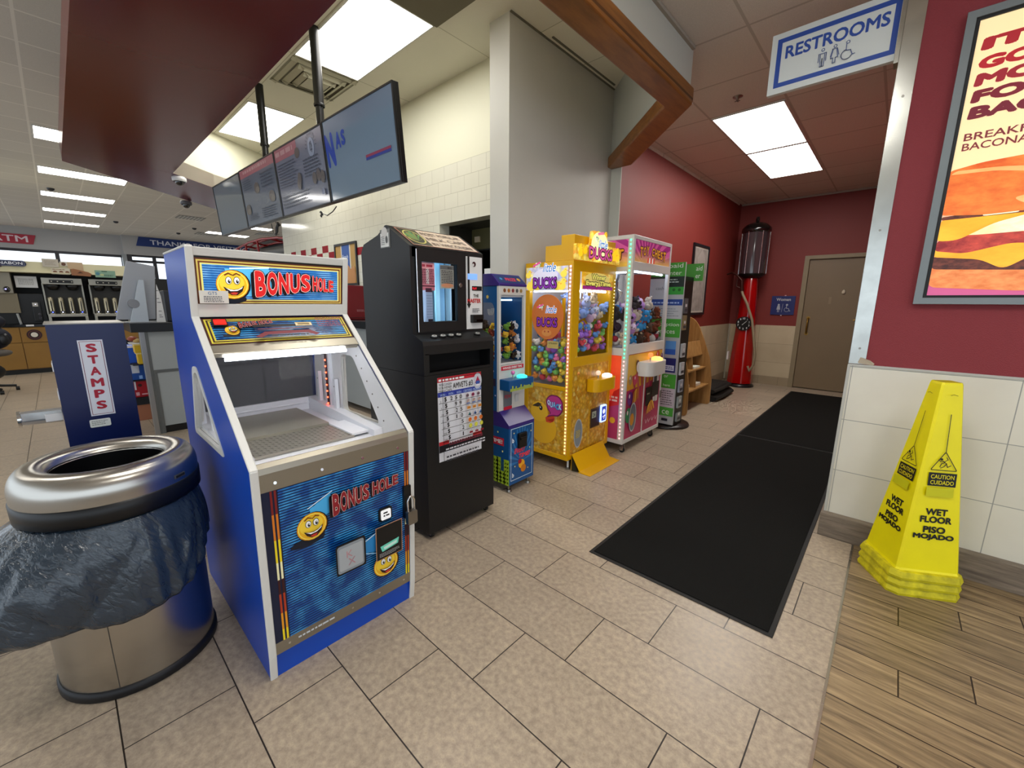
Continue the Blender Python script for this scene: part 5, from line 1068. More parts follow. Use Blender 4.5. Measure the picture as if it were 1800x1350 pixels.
for x, y in ((TX-.02, TY0+.05), (TX-.04, TY1-.10), (TB+.06, TY0+.05), (TB+.06, TY1-.1)):
    b = B(); b.cyl((x, y-.01, .026), (x, y+.01, .026), .026, M('caster_rubber'), seg=18); b.box(x-.016, x+.016, y-.015, y-.011, .02, .092, CHROME); b.box(x-.016, x+.016, y+.011, y+.015, .02, .092, CHROME); b.build('caster', T)

# ================================================================ THE PRIZES
def plush(name, body, accent, kind):
    m = M('plush_'+body, body, .85, bump=.3, bscale=500); a = M('plush_'+accent, accent, .8); e = M('plush_eye', '0c0c0c', .3)
    b = B(); b.ball((0, 0, .0), (.95, .95, .85), m, 12, 8)
    if kind == 'duck':
        b.ball((.45, 0, .95), (.6, .58, .58), m, 12, 8); b.ball((1.05, 0, .88), (.28, .2, .1), a, 8, 5)
        b.ball((-.9, 0, .35), (.3, .25, .35), m, 8, 5)
        for s in (-1, 1): b.ball((.85, .3*s, 1.08), .1, e, 6, 4); b.ball((0, .9*s, .05), (.45, .18, .35), m, 8, 5)
    elif kind == 'bear':
        b.ball((.25, 0, 1.05), (.68, .7, .62), m, 12, 8); b.ball((.85, 0, .95), (.22, .26, .2), a, 8, 5)
        for s in (-1, 1):
            b.ball((.15, .6*s, 1.6), (.18, .24, .24), m, 8, 5); b.ball((.82, .25*s, 1.2), .09, e, 6, 4); b.ball((.7, .75*s, -.35), (.5, .28, .28), m, 8, 5); b.ball((.45, .95*s, .35), (.26, .3, .42), m, 8, 5)
    else:
        b.ball((.2, 0, 1.0), (.6, .6, .6), a, 10, 7)
        for s in (-1, 1): b.ball((.65, .22*s, 1.15), .12, e, 6, 4); b.ball((0, .5*s, 1.6), (.15, .16, .5), m, 8, 6)
    return b.build(name, None, 0, None, None)
ROWS = ['bottom row', 'second row', 'third row', 'fourth row', 'fifth row', 'sixth row', 'top row']; ORD = ['first', 'second', 'third', 'fourth', 'fifth', 'sixth', 'seventh']
def heap(proto_specs, spots, size, where, group):
    protos = {}
    rr = random.Random(21)
    for i, (p, (body, accent, kind, word), place) in enumerate(spots):
        key = (body, accent, kind)
        nm = {'duck': 'toy_duck', 'bear': 'plush_bear', 'bunny': 'plush_bunny'}[kind]; cat = {'duck': 'toy duck', 'bear': 'plush toy', 'bunny': 'plush toy'}[kind]
        if key not in protos:
            o = plush(nm, body, accent, kind); protos[key] = o; first = True
        else: o = protos[key].copy(); COL.objects.link(o)
        o.scale = (size*rr.uniform(.9, 1.05),)*3; o.location = p; o.rotation_euler = (rr.uniform(-.7, .7), rr.uniform(-.7, .7), rr.uniform(-2.4, .9))
        _tag(o, '%s %s %s, %s' % (word, {'duck': 'toy duck', 'bear': 'plush', 'bunny': 'long-eared plush'}[kind], where, place), cat, '%s %s' % (word, group))
DU = [('f0d850', 'e87820', 'duck', 'yellow'), ('6aa4ea', 'e8a020', 'duck', 'blue'), ('a874e0', 'e8a020', 'duck', 'purple'), ('f080b4', 'f0c020', 'duck', 'pink'), ('86cc6a', 'e88820', 'duck', 'green'), ('f0a050', 'c84a18', 'duck', 'orange'), ('f2ece6', 'e88820', 'duck', 'cream'), ('dc5058', 'e8b020', 'duck', 'red')]
rr = random.Random(5); spots = []
for row in range(7):                       # against the left glass
    for c_ in range(6):
        for layer in range(2):
            if row == 6 and rr.random() < .5: continue
            x = DB+.085+c_*.067+(.03 if row % 2 else 0); z = .745+row*.060; y = DY0+.058+layer*.068
            spots.append(((x+rr.uniform(-.008, .008), y, z+rr.uniform(-.008, .008)), rr.choices(DU, [5, 1, 2, 2, 2, 2, 2, 1] if row < 4 else [2, 4, 3, 3, 2, 1, 2, 1])[0], 'side glass %s, %s from left, %s' % (ROWS[row], ORD[c_], ('front', 'behind')[layer])))
for row in range(4):                       # against the front glass
    for c_ in range(6):
        for layer in range(2):
            y = DY0+.20+c_*.072+(.03 if row % 2 else 0); z = .995+row*.062; x = DX-.055-layer*.07
            if y < DY1-.07: spots.append(((x, y+rr.uniform(-.008, .008), z+rr.uniform(-.008, .008)), rr.choices(DU, [2, 4, 4, 4, 1, 2, 4, 2])[0], 'front glass %s, %s from left, %s' % (ROWS[row], ORD[c_], ('front', 'behind')[layer])))
heap(None, spots, .030, "in yellow machine", "toys in the yellow claw machine")
BE = [('94b2ea', 'c8d0e8', 'bear', 'pale blue'), ('dcc8aa', 'd8c8b0', 'bear', 'tan'), ('b0bce4', 'd0d8f0', 'bunny', 'lilac'), ('c8a8c8', 'e8d0e0', 'bunny', 'pink grey')]
spots = []
for k, (y, z) in enumerate(((2.90, 1.25), (2.98, 1.29), (3.07, 1.25), (3.16, 1.30), (3.25, 1.26), (3.30, 1.33), (2.93, 1.36), (3.05, 1.37), (3.15, 1.39))):
    spots.append(((DX-.075, y, z), BE[(k*3+1) % 4], '%s in %s row, front' % (ORD[k % 6], ('lower', 'upper')[k // 6])))
    spots.append(((DX-.17, y+.03, z+.02), BE[(k+2) % 4], '%s in %s row, behind' % (ORD[k % 6], ('lower', 'upper')[k // 6])))
heap(None, spots, .044, "above ducks, yellow machine", "plush on the ducks in the yellow claw machine")
TO = [('d8cbb8', 'e8dfd0', 'bear', 'cream'), ('7a3a20', 'c88a58', 'bear', 'reddish brown'), ('3a3438', 'a8a4a0', 'bear', 'dark grey'), ('3a9ad8', 'e8906a', 'bear', 'bright blue'), ('c8c4c0', '8a1a30', 'bunny', 'white and red'), ('b88ad0', 'e0c8e8', 'bunny', 'lilac'), ('5a4438', 'd8c0a0', 'bear', 'brown'), ('4a3a4a', '181418', 'bear', 'nearly black')]
spots = []; rr = random.Random(11)
for row in range(4):
    for c_ in range(6):
        if row == 3 and c_ in (0, 4, 5): continue
        y = TY0+.10+c_*.125+(.05 if row % 2 else 0); z = 1.03+row*.105
        if y < TY1-.06: spots.append(((TX-.085, y, z), TO[(c_*3+row*5) % 8], 'front glass %s, %s from left' % (ROWS[row], ORD[c_])))
for row in range(3):
    for c_ in range(3):
        spots.append(((TB+.09+c_*.13, TY0+.09, 1.03+row*.11), TO[(c_+row*3+2) % 8], 'side glass %s, %s from left' % (ROWS[row], ORD[c_])))
for c_ in range(5): spots.append(((TX-.22, TY0+.15+c_*.13, 1.28+.02*(c_ % 2)), TO[(c_*2+3) % 8], 'heap ridge behind, %s from left' % ORD[c_]))
heap(None, spots, .052, "in white claw machine", "plush in the white claw machine")
SM = [('c8c8d0', '9a9aa8', 'bear', 'grey'), ('b8702a', 'e8c030', 'bear', 'orange'), ('6a9a3a', 'c8d850', 'bear', 'green'), ('8a3a28', 'd8a060', 'bear', 'rust'), ('3a2a20', 'd8d0c0', 'bear', 'dark'), ('d8b030', '8a4a18', 'duck', 'mustard')]
spots = []; rr = random.Random(12)
for row in range(5):
    for c_ in range(4):
        y = CY0+.05+c_*.062+(.02 if row % 2 else 0); z = .995+row*.053
        if y < CY1-.035 and not (row == 4 and c_ == 0): spots.append(((-2.105, y, z), SM[(c_*2+row*3) % 6], 'front glass %s, %s from left' % (ROWS[row], ORD[c_])))
        if c_ < 3: spots.append(((-2.30+c_*.07, CY0+.055, z), SM[(c_+row*2+1) % 6], 'side window %s, %s from left' % (ROWS[row], ORD[c_])))
heap(None, spots, .027, "in narrow claw machine", "plush in the narrow claw machine")
# ================================================================ TRASH CAN WITH LINER BAG
tc = (-2.078, .058)
T = thing('trash_can', 'round stainless steel trash can with open dome lid in front of blue machine', 'trash can', (*tc, 0))
b = B(); b.lathe([(.236, .0), (.242, .004), (.242, .034), (.236, .038)], (*tc, 0), M('black_rubber_base', '121216', .5), 64, True); b.build('base_ring', T)
mt = newmat('brushed_can_steel', .27, metal=1); g = NG(mt); (X, Y, Z), P = g.pos()
n = g.noise(g.xyz(X, Y, g.m('MULTIPLY', Z, 300)), 1.2, 2); g.l.new(g.mix(n, 'b4b0a8', 'bcb8b0'), g.p.inputs['Base Color']); g.p.inputs['Anisotropic'].default_value = .75
CAN = mt
b = B(); b.lathe([(.234, .036), (.234, .66)], (*tc, 0), CAN, 72); 
a = math.radians(-22); p = (tc[0]+.2345*math.cos(a), tc[1]+.2345*math.sin(a)); b.cyl((p[0], p[1], .04), (p[0], p[1], .65), .0012, M('seam_dark', '4a4640', .4), seg=6); b.build('body', T)
b = B(); b.lathe([(.250, .672), (.257, .675), (.258, .735), (.254, .738)], (*tc, 0), M('lid_band_black', '0d0e10', .4), 72); b.build('lid_band', T)
b = B(); pr = [(.254, .737)]+[(.205+.050*math.cos(t*PI/2/8*1.0), .765+.078*math.sin(t*PI/2/8)) for t in range(0, 9)]+[(.185, .841), (.170, .834), (.160, .822), (.155, .805)]
b.lathe(pr, (*tc, 0), CAN, 80); a = math.radians(-2); 
b.build('lid', T)
b = B(); b.xf = Matrix.Translation((tc[0], tc[1], 0)) @ Matrix.Rotation(math.radians(42), 4, 'Z'); b.box(.248, .2575, -.022, .022, .752, .766, M('lid_slot_dark', '3a3f48', .3)); b.box(.25, .2585, -.019, .019, .755, .763, DARK); b.xf = None; b.build('lid_slot', T, .001)
b = B(); b.lathe([(.156, .812), (.165, .70), (.185, .625), (.0, .62)], (*tc, 0), M('liner_inside', '0a0b0d', .35), 40)
for k in range(9):
    rr = random.Random(k); b.add([(tc[0]+rr.uniform(-.12, .12), tc[1]+rr.uniform(-.12, .12), .63+rr.uniform(0, .05)) for _ in range(4)], [(0, 1, 2, 3)], M('crumpled_film', '3a4250', .25))
b.build('inner_liner', T)
NB, NT_ = 220, 44; rr = random.Random(4); ph = [(rr.uniform(0, 6.28), rr.choice([5, 8, 11, 13, 17, 23, 31]), rr.uniform(.3, 1)) for _ in range(11)]
def bag(k, t):
    th = 2*PI*k/NB                       # 0 = +X towards the camera side, -pi/2 = -Y
    c_ = math.cos(th+math.radians(100)); left = max(0, c_)**1.3
    fl = .02+.028*max(0, math.cos(th+math.radians(15)))+.20*left
    zb = .325-.01*math.cos(th)+.05*left+.15*max(0, math.cos(th-math.radians(95)))**2
    bulge = math.sin(min(1, t*1.35)*PI*.5)
    r = .243+fl*bulge*(1-.12*t*t)
    f = sum(a*math.sin(th*q+p+2.2*t*math.sin(q)) for p, q, a in ph)/11
    q = ((th+PI) % (2*PI))-PI
    def crease(th0, slope, w): return math.exp(-abs(q-math.radians(th0)-slope*(1-t))/w)
    r += f*.030*bulge*(1+1.3*left)
    r -= .020*t*crease(-34, .9, .10)+.022*t*crease(-30, -.75, .12)+.012*t*crease(-22, -.35, .05)
    r += .012*bulge*crease(22, .5, .05)+.010*bulge*crease(34, .3, .04)+.012*bulge*crease(48, .12, .04)-.012*bulge*crease(40, .25, .05)
    r += .016*bulge*crease(-62, .5, .07)-.012*bulge*crease(-78, .2, .06)
    if t > .93: r -= (t-.93)*.16
    z = .668-(.668-zb)*t + .006*math.sin(th*7)*t
    return (tc[0]+r*math.cos(th), tc[1]+r*math.sin(th), z)
mt = newmat('grey_liner_film', .2, coat=.5); g = NG(mt); g.p.inputs['Base Color'].default_value = (*lin('2b3743'), 1); (X, Y, Z), P = g.pos()
v = g.xyz(X, g.m('ADD', Y, g.m('MULTIPLY', Z, .5)), g.m('MULTIPLY', Z, .55))
r1 = g.m('ABSOLUTE', g.m('SUBTRACT', g.noise(v, 9, 3, .6), .5)); r2 = g.m('ABSOLUTE', g.m('SUBTRACT', g.noise(v, 30, 3, .6), .5))
hh = g.m('ADD', g.m('POWER', r1, .6), g.m('MULTIPLY', g.m('POWER', r2, .7), .35))
bp = g.n.new('ShaderNodeBump'); bp.inputs['Strength'].default_value = .75; bp.inputs['Distance'].default_value = .02; g.l.new(hh, bp.inputs['Height']); g.l.new(bp.outputs[0], g.p.inputs['Normal'])
b = B(); bagm = mt
b.loft([[bag(k, j/NT_) for k in range(NB)] for j in range(NT_+1)], bagm, True, False)
b.build('liner_bag', None, 0, 'dark grey plastic liner bag draped down outside the steel trash can', 'bag', solid=.002)

# ================================================================ STAMP MACHINE
T = thing('stamp_machine', 'tall navy stamp vending box with white STAMPS sign behind the trash can', 'stamp machine', (-2.9, .083, 0))
b = B(); b.box(-3.05, -2.75, -.043, .211, 0, 1.288, NAVY); d = front(b, -2.75, -.043, 0, .0005)
d.rect(.088, .855, .172, 1.215, K('d8dae0')); d.border(.093, .861, .167, 1.209, .002, K('7a2a3a'))
for k, ch in enumerate('STAMPS'): d.text(ch, .13, 1.158-.0545*k, .040, K('a8142e'), .036 if ch != 'M' else .044, .05, center=True, up=False)
d.up(); d.poly(rrect(.078, .80, .150, .838, .006), K('d8dcd4')); d.scribble(.085, .808, .145, .832, 3, K('6a7068'), .35, 3)
b.build('cabinet', T, .003)
b = B(); b.box(-3.055, -2.748, -.048, .216, 1.288, 1.294, NICKEL); b.build('metal_cap', T, .001)
b = B(); b.cyl((-2.82, -.045, .866), (-2.82, -.175, .872), .030, M('clear_tray', 'c8ccd2', .12, metal=.8), seg=18); b.cyl((-2.82, -.172, .872), (-2.82, -.182, .872), .036, CHROME, seg=18); b.box(-2.845, -2.79, -.17, -.045, .865, .9, M('clear_tray')); b.box(-2.786, -2.784, -.10, -.045, .85, .885, PAPER); b.build('side_tray', T, .003)
b = B(); b.box(-2.86, -2.75, -.0435, -.047, .95, .99, WHITE); b.box(-2.86, -2.75, -.0435, -.047, 1.08, 1.12, WHITE); b.build('side_label', T)

# ================================================================ SERVICE COUNTER
T = thing('service_counter', 'long grey panelled service counter with black top behind the arcade machines', 'counter', (-5.9, 1.7, 0))
gp = M('pale_grey_laminate', '9aa0a2', .4); gt = M('grey_metal_trim', '6a6d6c', .35, metal=.5)
b = B(); b.box(-6.1, -5.6, .60, 2.85, .08, 1.08, gp); b.build('body', T)
b = B(); b.prism([(-6.15, .47), (-5.55, .47), (-5.55, 2.44), (-4.3, 2.44), (-4.3, 2.855), (-6.15, 2.855)], 2, 1.08, 1.17, M('black_counter_laminate', '14171b', .3)); b.build('worktop', T, .004)
b = B(); b.box(-5.6, -4.35, 2.5, 2.855, .08, 1.08, gp); b.build('side_wing', T)
b = B(); b.box(-6.1, -5.595, .575, .60, 0, 1.08, gt); b.box(-5.599, -5.593, .6, .625, 0, .66, gt); b.box(-5.599, -5.592, .6, 2.85, .655, .685, gt); b.box(-5.62, -5.59, .535, .575, 0, 1.08, M('corner_steel', 'a8a8a6', .3, metal=.9)); b.box(-5.599, -5.593, 1.6, 1.625, 0, 1.08, gt); b.build('metal_trim', T, .0015)
b = B(); b.box(-6.1, -5.62, .6, 2.85, 0, .08, BLACK); b.build('kick_board', T)
# display seen from behind, notice holder, speaker box, red box
T = thing('display_monitor', 'grey monitor seen from behind with wedge stand on the black countertop', 'monitor', (-5.8, .58, 1.17))
al = M('grey_alu_back', '9c9fa4', .4, metal=.35)
b = B(); b.prism([(.395, 1.20), (.705, 1.20), (.762, 1.745), (.545, 1.785)], 0, -5.80, -5.775, al); b.build('screen_back', T, .004)
b = B(); b.prism([(.495, 1.172), (.64, 1.172), (.648, 1.60), (.61, 1.60)], 0, -5.77, -5.72, M('alu_pale', 'b4bcc4', .35, metal=.3)); b.box(-5.78, -5.68, .46, .70, 1.17, 1.178, al); b.cyl((-5.774, .545, 1.36), (-5.718, .545, 1.36), .045, M('alu_dim', '84868c', .4, metal=.3), seg=20); b.build('stand', T, .002)
b = B(); b.prism([(.70, 1.172), (.775, 1.172), (.765, 1.44), (.742, 1.56), (.73, 1.44)], 0, -5.72, -5.71, PAPER); d = front(b, -5.709, .70, 1.172, .0008)
for z, w in ((.05, .03), (.07, .02), (.11, .025), (.20, .03), (.24, .02), (.32, .02)): d.rect(.028, z, .028+w, z+.006, K('4a4a52'), False)
b.build('price_list_card', None, 0, 'narrow white price card leaning beside the grey monitor', 'card')
b = B(); b.box(-6.05, -5.8, .80, .98, 1.171, 1.50, M('charcoal_box', '2c2e34', .4)); b.build('cash_drawer_box', None, .01, 'dark box standing on the counter beside the white price card', 'box')
b = B(); b.box(-5.5, -5.1, 2.47, 2.74, 1.171, 1.60, M('dark_red_plastic', '6e0a16', .35)); d = front(b, -5.1, 2.47, 1.171, .0008); d.rect(.02, .02, .25, .03, K('3a0408')); d.scribble(.14, .10, .24, .13, 2, K('a07078'), .5, 3)
b.build('red_display_bin', None, .01, 'dark red bin on the counter between the two nearest machines', 'bin')
# coolers and boxes glimpsed beside the counter
for (y0, y1, z0, z1, cc, nm, lb, cat) in ((.40, .62, .68, .88, '1450c0', 'storage_box', 'bright blue box in the gap beside the stamp machine, topmost blue one', 'box'), (.38, .62, .485, .665, '1a4a9a', 'storage_box', 'blue box with white label under the top blue box', 'box'), (.38, .64, .28, .48, 'a01420', 'storage_box', 'red box in the gap beside the stamp machine', 'box')):
    b = B(); b.box(-6.7, -6.4, y0, y1, z0, z1, M('box_'+cc, cc, .4)); d = front(b, -6.4, y0, z0, .001)
    if 'topmost' in lb: d.rect(0, .18, y1-y0, .2, K('e0e0e8'))
    elif 'label' in lb: d.rect(.115, .08, .18, .17, K('c8ccd8')); d.rect(.17, .01, .2, .05, K('8ab0e8')); d.rect(.10, .17, .24, .18, K('c8ccd8'))
    else: d.disc(.165, .14, .018, K('3a0408')); d.rect(.12, .02, .15, .06, K('d8a0a8')); d.rect(.17, .025, .24, .04, K('d8a0a8')); d.rect(.115, .09, .13, .19, K('d8d8e0'))
    b.build(nm, None, .003, lb, cat, 'boxes beside the counter')
b = B(); b.box(-6.35, -6.2, .55, .66, .69, .80, M('yellow_crate', 'd8b020', .5)); b.box(-6.35, -6.2, .54, .66, .80, .815, M('yellow_crate_rim', 'e8d080', .5)); b.box(-6.36, -6.2, .535, .655, .815, .90, M('yellow_crate')); b.box(-6.36, -6.19, .53, .66, .9, .915, M('yellow_crate_rim')); b.build('yellow_crate', None, 0, 'stacked yellow baskets beside the bright blue box', 'crate')
b = B(); b.ball((-6.33, .54, .965), (.06, .045, .03), M('snack_brown', '8a3a20', .5)); b.ball((-6.3, .575, .945), (.05, .04, .025), M('snack_tan', 'b89a60', .6)); b.box(-6.38, -6.2, .50, .60, .915, .925, PAPER); b.build('snack_tray', None, 0, 'tray of brown snacks on top of the yellow baskets', 'tray')
T = thing('shelf_unit', 'low shelving holding the boxes behind the stamp machine', 'shelf', (-6.55, .5, 0))
b = B(); sh = M('shelf_dark', '1a1a1c', .5)
for z in (.265, .47, .668): b.box(-6.75, -6.38, .34, .66, z, z+.012, sh)
b.build('shelf_board', T)
b = B(); b.box(-6.72, -6.4, .36, .64, .0, .262, M('terracotta_panel', 'a0664a', .5)); b.box(-6.73, -6.385, .35, .65, .19, .262, sh); b.build('base_cabinet', T)
b = B(); b.box(-6.76, -6.74, .34, .66, 0, .93, sh); b.box(-6.75, -6.2, .50, .66, .675, .688, sh); b.build('back_board', T)

# ================================================================ FRAMED POSTER ON THE TILES, RED RAILING
T = thing('framed_poster', 'black framed food poster with blue and tan stripes on the tiled wall', 'poster', (-5.8, 2.85, 1.62))
b = B(); x0, x1, z0, z1 = -6.12, -5.47, 1.62, 2.20
plate(b, [(x0, z0), (x1, z0), (x1, z1), (x0, z1)], [(x0+.03, z0+.03), (x1-.03, z0+.03), (x1-.03, z1-.03), (x0+.03, z1-.03)], 1, 2.84, 2.859, M('frame_black', '15161a', .3)); b.build('frame', T)
b = B(); b.box(x0+.02, x1-.02, 2.85, 2.856, z0+.02, z1-.02, M('poster_tan', 'b08a48', .25)); d = side(b, 2.85, x0, z0); d.rect(.19, .03, .47, .55, K('cfcabc', 0, .2)); d.rect(.22, .03, .44, .55, K('3a5a9c', 0, .2)); d.text('Fresh', .24, .37, .05, K('c8d4e8'), .16, .01)
for u, v, r in ((.12, .10, .09), (.25, .13, .10), (.36, .18, .09), (.50, .12, .10), (.42, .08, .09), (.30, .24, .07), (.2, .2, .06), (.54, .2, .05)): d.disc(u, v, r, K('a06a34' if int(u*100) % 2 else 'b88048', 0, .4), r*1.2, 9)
b.build('print', T)
T = thing('framed_poster', 'second dark framed poster mostly hidden behind the black machine roof', 'poster', (-4.6, 2.85, 1.6))
b = B(); x0, x1, z0, z1 = -5.1, -4.02, 1.62, 2.17; plate(b, [(x0, z0), (x1, z0), (x1, z1), (x0, z1)], [(x0+.04, z0+.04), (x1-.04, z0+.04), (x1-.04, z1-.04), (x0+.04, z1-.04)], 1, 2.84, 2.859, M('frame_black')); b.build('frame', T)
b = B(); b.box(x0+.03, x1-.03, 2.85, 2.856, z0+.03, z1-.03, M('poster_pale', 'b8b8b8', .2)); b.build('print', T)
b = B(); b.box(-2.99, -2.9, 2.853, 2.861, 1.60, 1.72, PAPER); d = side(b, 2.853, -2.99, 1.60); d.text('PIE', .01, .01, .05, K('8a2a2a'), .07, .02); b.build('wall_notice', None, 0, 'small PIE notice at the grey column edge beside the black machine', 'notice')
T = thing('roll_display_rack', 'red tubular rack with a dark grey roll above the blue machine, far back', 'rack', (-10.4, 3.4, 2.2))
rt = M('red_tube_gloss', '8c1418', .2); 
b = B()
for y, dz in ((3.3, 0), (3.5, .03), (3.6, -.05)): b.tube([(-13.0, y, 2.62+dz), (-12.2, y, 2.70+dz), (-11.5, y, 2.745+dz), (-10.6, y, 2.745+dz), (-9.6, y, 2.68+dz), (-9.0, y, 2.6+dz)], .028, rt)
for x, z in ((-12.35, 2.68), (-11.75, 2.73), (-10.9, 2.745)): b.tube([(x, 3.3, z), (x+.03, 3.32, 2.3), (x+.05, 3.32, 0)], .022, rt)
for x in (-12.0, -11.2, -10.2): b.tube([(x, 3.3, 2.72), (x, 3.6, 2.68)], .02, rt)
b.build('red_frame', T)
b = B(); b.cyl((-11.9, 3.48, 2.50), (-9.2, 3.48, 2.42), .12, M('dark_roll', '4a4a48', .5), seg=24); b.build('grey_roll', T)
b = B(); b.box(-11.9, -9.3, 3.66, 3.70, 2.2, 2.82, M('dark_board', '1c1c20', .5)); b.build('back_board', T)

# ================================================================ COFFEE STATION (far left)
T = thing('coffee_counter', 'wood fronted coffee counter with black top at far left', 'counter', (-12.4, -.8, 0))
wd = M('honey_wood_front', '8a6428', .45, var=.06, vscale=3)
b = B(); b.box(-12.75, -12.02, -3.2, 1.9, .09, .885, wd); b.build('carcass', T)
b = B(); b.box(-12.75, -12.06, -3.2, 1.9, 0, .09, BLACK); b.build('kick_board', T)
for k, y in enumerate((-2.55, -1.85, -1.18, -.51, .16, .83, 1.5)):
    b = B(); b.box(-12.02, -12.0, y-.665, y-.005, .10, .58, wd); b.build('cabinet_door', T, .004); b = B(); b.box(-12.02, -12.0, y-.665, y-.005, .595, .875, wd); b.build('drawer_front', T, .004)
b = B(); b.cyl((-12.0, -.34, .735), (-11.99, -.34, .735), .098, M('logo_maroon', '2a0c10', .4), seg=28); d = front(b, -11.99, -.34, .735, .001); d.disc(0, 0, .078, K('5a2a20')); d.disc(0, 0, .066, K('1a0808')); d.disc(0, 0, .045, K('d8d0c0')); b.build('round_emblem', T)
b = B(); b.box(-12.78, -11.98, -3.2, 1.9, .885, .93, M('black_stone_top', '101012', .2)); b.box(-11.979, -11.975, -.42, -.32, .895, .925, PAPER); b.build('worktop', T, .003)
b = B(); b.box(-12.78, -12.72, -3.2, 1.9, .932, 1.88, M('dark_backsplash', '1a1a18', .5)); b.build('backsplash_panel', None, 0, 'dark panel standing behind the coffee brewers', 'panel')
b = B(); b.box(-12.78, -12.0, -3.2, 1.12, 1.89, 2.085, M('cream_canopy', 'c9c2a0', .5)); b.box(-12.78, -11.96, -3.2, 1.14, 1.882, 1.905, M('cream_canopy')); b.build('coffee_canopy', None, .003, 'long cream canopy box above the coffee brewers', 'canopy')
def brewer(y, lb):
    t = thing('coffee_brewer', lb, 'coffee machine', (-12.35, y, .93), 'coffee brewers on the counter')
    st = M('brewer_steel', '9a978c', .3, metal=.6)
    b = B(); b.box(-12.6, -12.02, y-.27, y+.27, 1.68, 1.80, st); b.box(-12.6, -12.25, y-.27, y+.27, 1.10, 1.68, M('brewer_dark', '26241f', .4)); b.box(-12.6, -12.05, y-.27, y+.27, 1.06, 1.115, st)
    for s in (-1, 1): b.box(-12.1, -12.04, y+s*.25-.02, y+s*.25+.02, .93, 1.06, st); b.box(-12.5, -12.15, y+s*.265-.012, y+s*.265+.012, 1.1, 1.7, st)
    b.build('housing', t, .004)
    b = B(); b.box(-12.02, -12.012, y-.17, y+.15, 1.705, 1.765, BLACK); d = front(b, -12.012, y-.17, 1.705, .001)
    for u in (.02, .10, .18, .29): d.disc(u+.01, .03, .01, K('c0b8a8'))
    b.build('control_strip', t)
    for s in (-1, 1):
        b = B(); b.lathe([(.0, -.11), (.06, -.10), (.09, -.04), (.095, 0), (.0, 0)], (-12.13, y+s*.13, 1.68), M('basket_black', '0c0c0c', .3), 20); b.build('brew_basket', t)
    for k in range(4):
        yy = y-.2+k*.134
        b = B(); b.lathe([(.04, 0), (.042, .03), (.038, .05), (.038, .30), (.03, .32), (0, .325)], (-12.12, yy, 1.115), M('carafe_steel', 'b4aa90', .25, metal=.7), 16); b.box(-12.10, -12.075, yy-.03, yy+.03, 1.13, 1.17, BLACK)
        b.ball((-12.072, yy, 1.15), (.004, .012, .01), M('white_spot', 'd8dcff', .3, emit=1.5) if (k+int(y > .5)) % 3 else M('blue_spot', '4a5cff', .3, emit=3), 6, 4); b.build('server', t)
        b = B(); b.tube([(-12.075, yy, 1.17), (-12.04, yy, 1.2), (-12.04, yy, 1.32), (-12.08, yy, 1.36)], .008, BLACK); b.build('server_handle', t)
brewer(.155, 'left steel coffee brewer with four carafes under the cream canopy'); brewer(.79, 'right steel coffee brewer with four carafes beside the grey monitor')
T = thing('beverage_dispenser', 'tan and silver drink machine at the left picture edge above the stool', 'dispenser', (-12.3, -.75, .93))
b = B(); b.box(-12.6, -12.1, -1.05, -.485, 1.50, 1.88, M('silver_tan', '8d8778', .4, metal=.3)); b.build('upper_body', T, .01)
b = B(); b.box(-12.6, -12.15, -1.05, -.45, 1.14, 1.5, M('tan_front', '7a705a', .45)); b.box(-12.6, -12.25, -1.05, -.45, .932, 1.14, BLACK); b.cyl((-12.2, -.48, .932), (-12.2, -.5, 1.13), .022, NICKEL); b.build('lower_body', T, .004)
b = B(); b.ball((-12.10, -.56, 1.57), (.02, .045, .055), M('smoked_dome'), 12, 8); b.ball((-12.078, -.57, 1.575), (.004, .01, .01), M('violet_spot', '8a80ff', .3, emit=4), 6, 4); b.build('tap_button', T)
T = thing('drink_machine', 'black drink machine with small lit display left of the brewers', 'drink machine', (-12.4, -.3, .93))
b = B(); b.box(-12.7, -12.25, -.46, -.13, .932, 1.5, M('black_machine', '111112', .35)); b.box(-12.25, -12.15, -.30, -.19, .98, 1.36, BLACK); b.build('housing', T, .008)
b = B(); b.box(-12.15, -12.146, -.29, -.22, 1.26, 1.33, M('pale_key', 'b0aca4', .4)); b.ball((-12.144, -.25, 1.30), (.003, .008, .008), M('white_spot'), 6, 4); b.cyl((-12.15, -.22, 1.12), (-12.11, -.22, 1.09), .02, M('spout_grey', '4a4a50', .3)); b.cyl((-12.15, -.22, 1.05), (-12.11, -.22, 1.03), .02, M('spout_grey')); b.build('spout_panel', T)
b = B(); b.box(-12.20, -12.19, -.445, -.17, 1.61, 1.82, PAPER); d = front(b, -12.19, -.445, 1.61, .001); d.scribble(.04, .05, .23, .17, 6, K('7a7870'), .4, 3, False); b.build('paper_notice', None, 0, 'pale paper notice taped above the black drink machine', 'notice', 'notices at the coffee station')
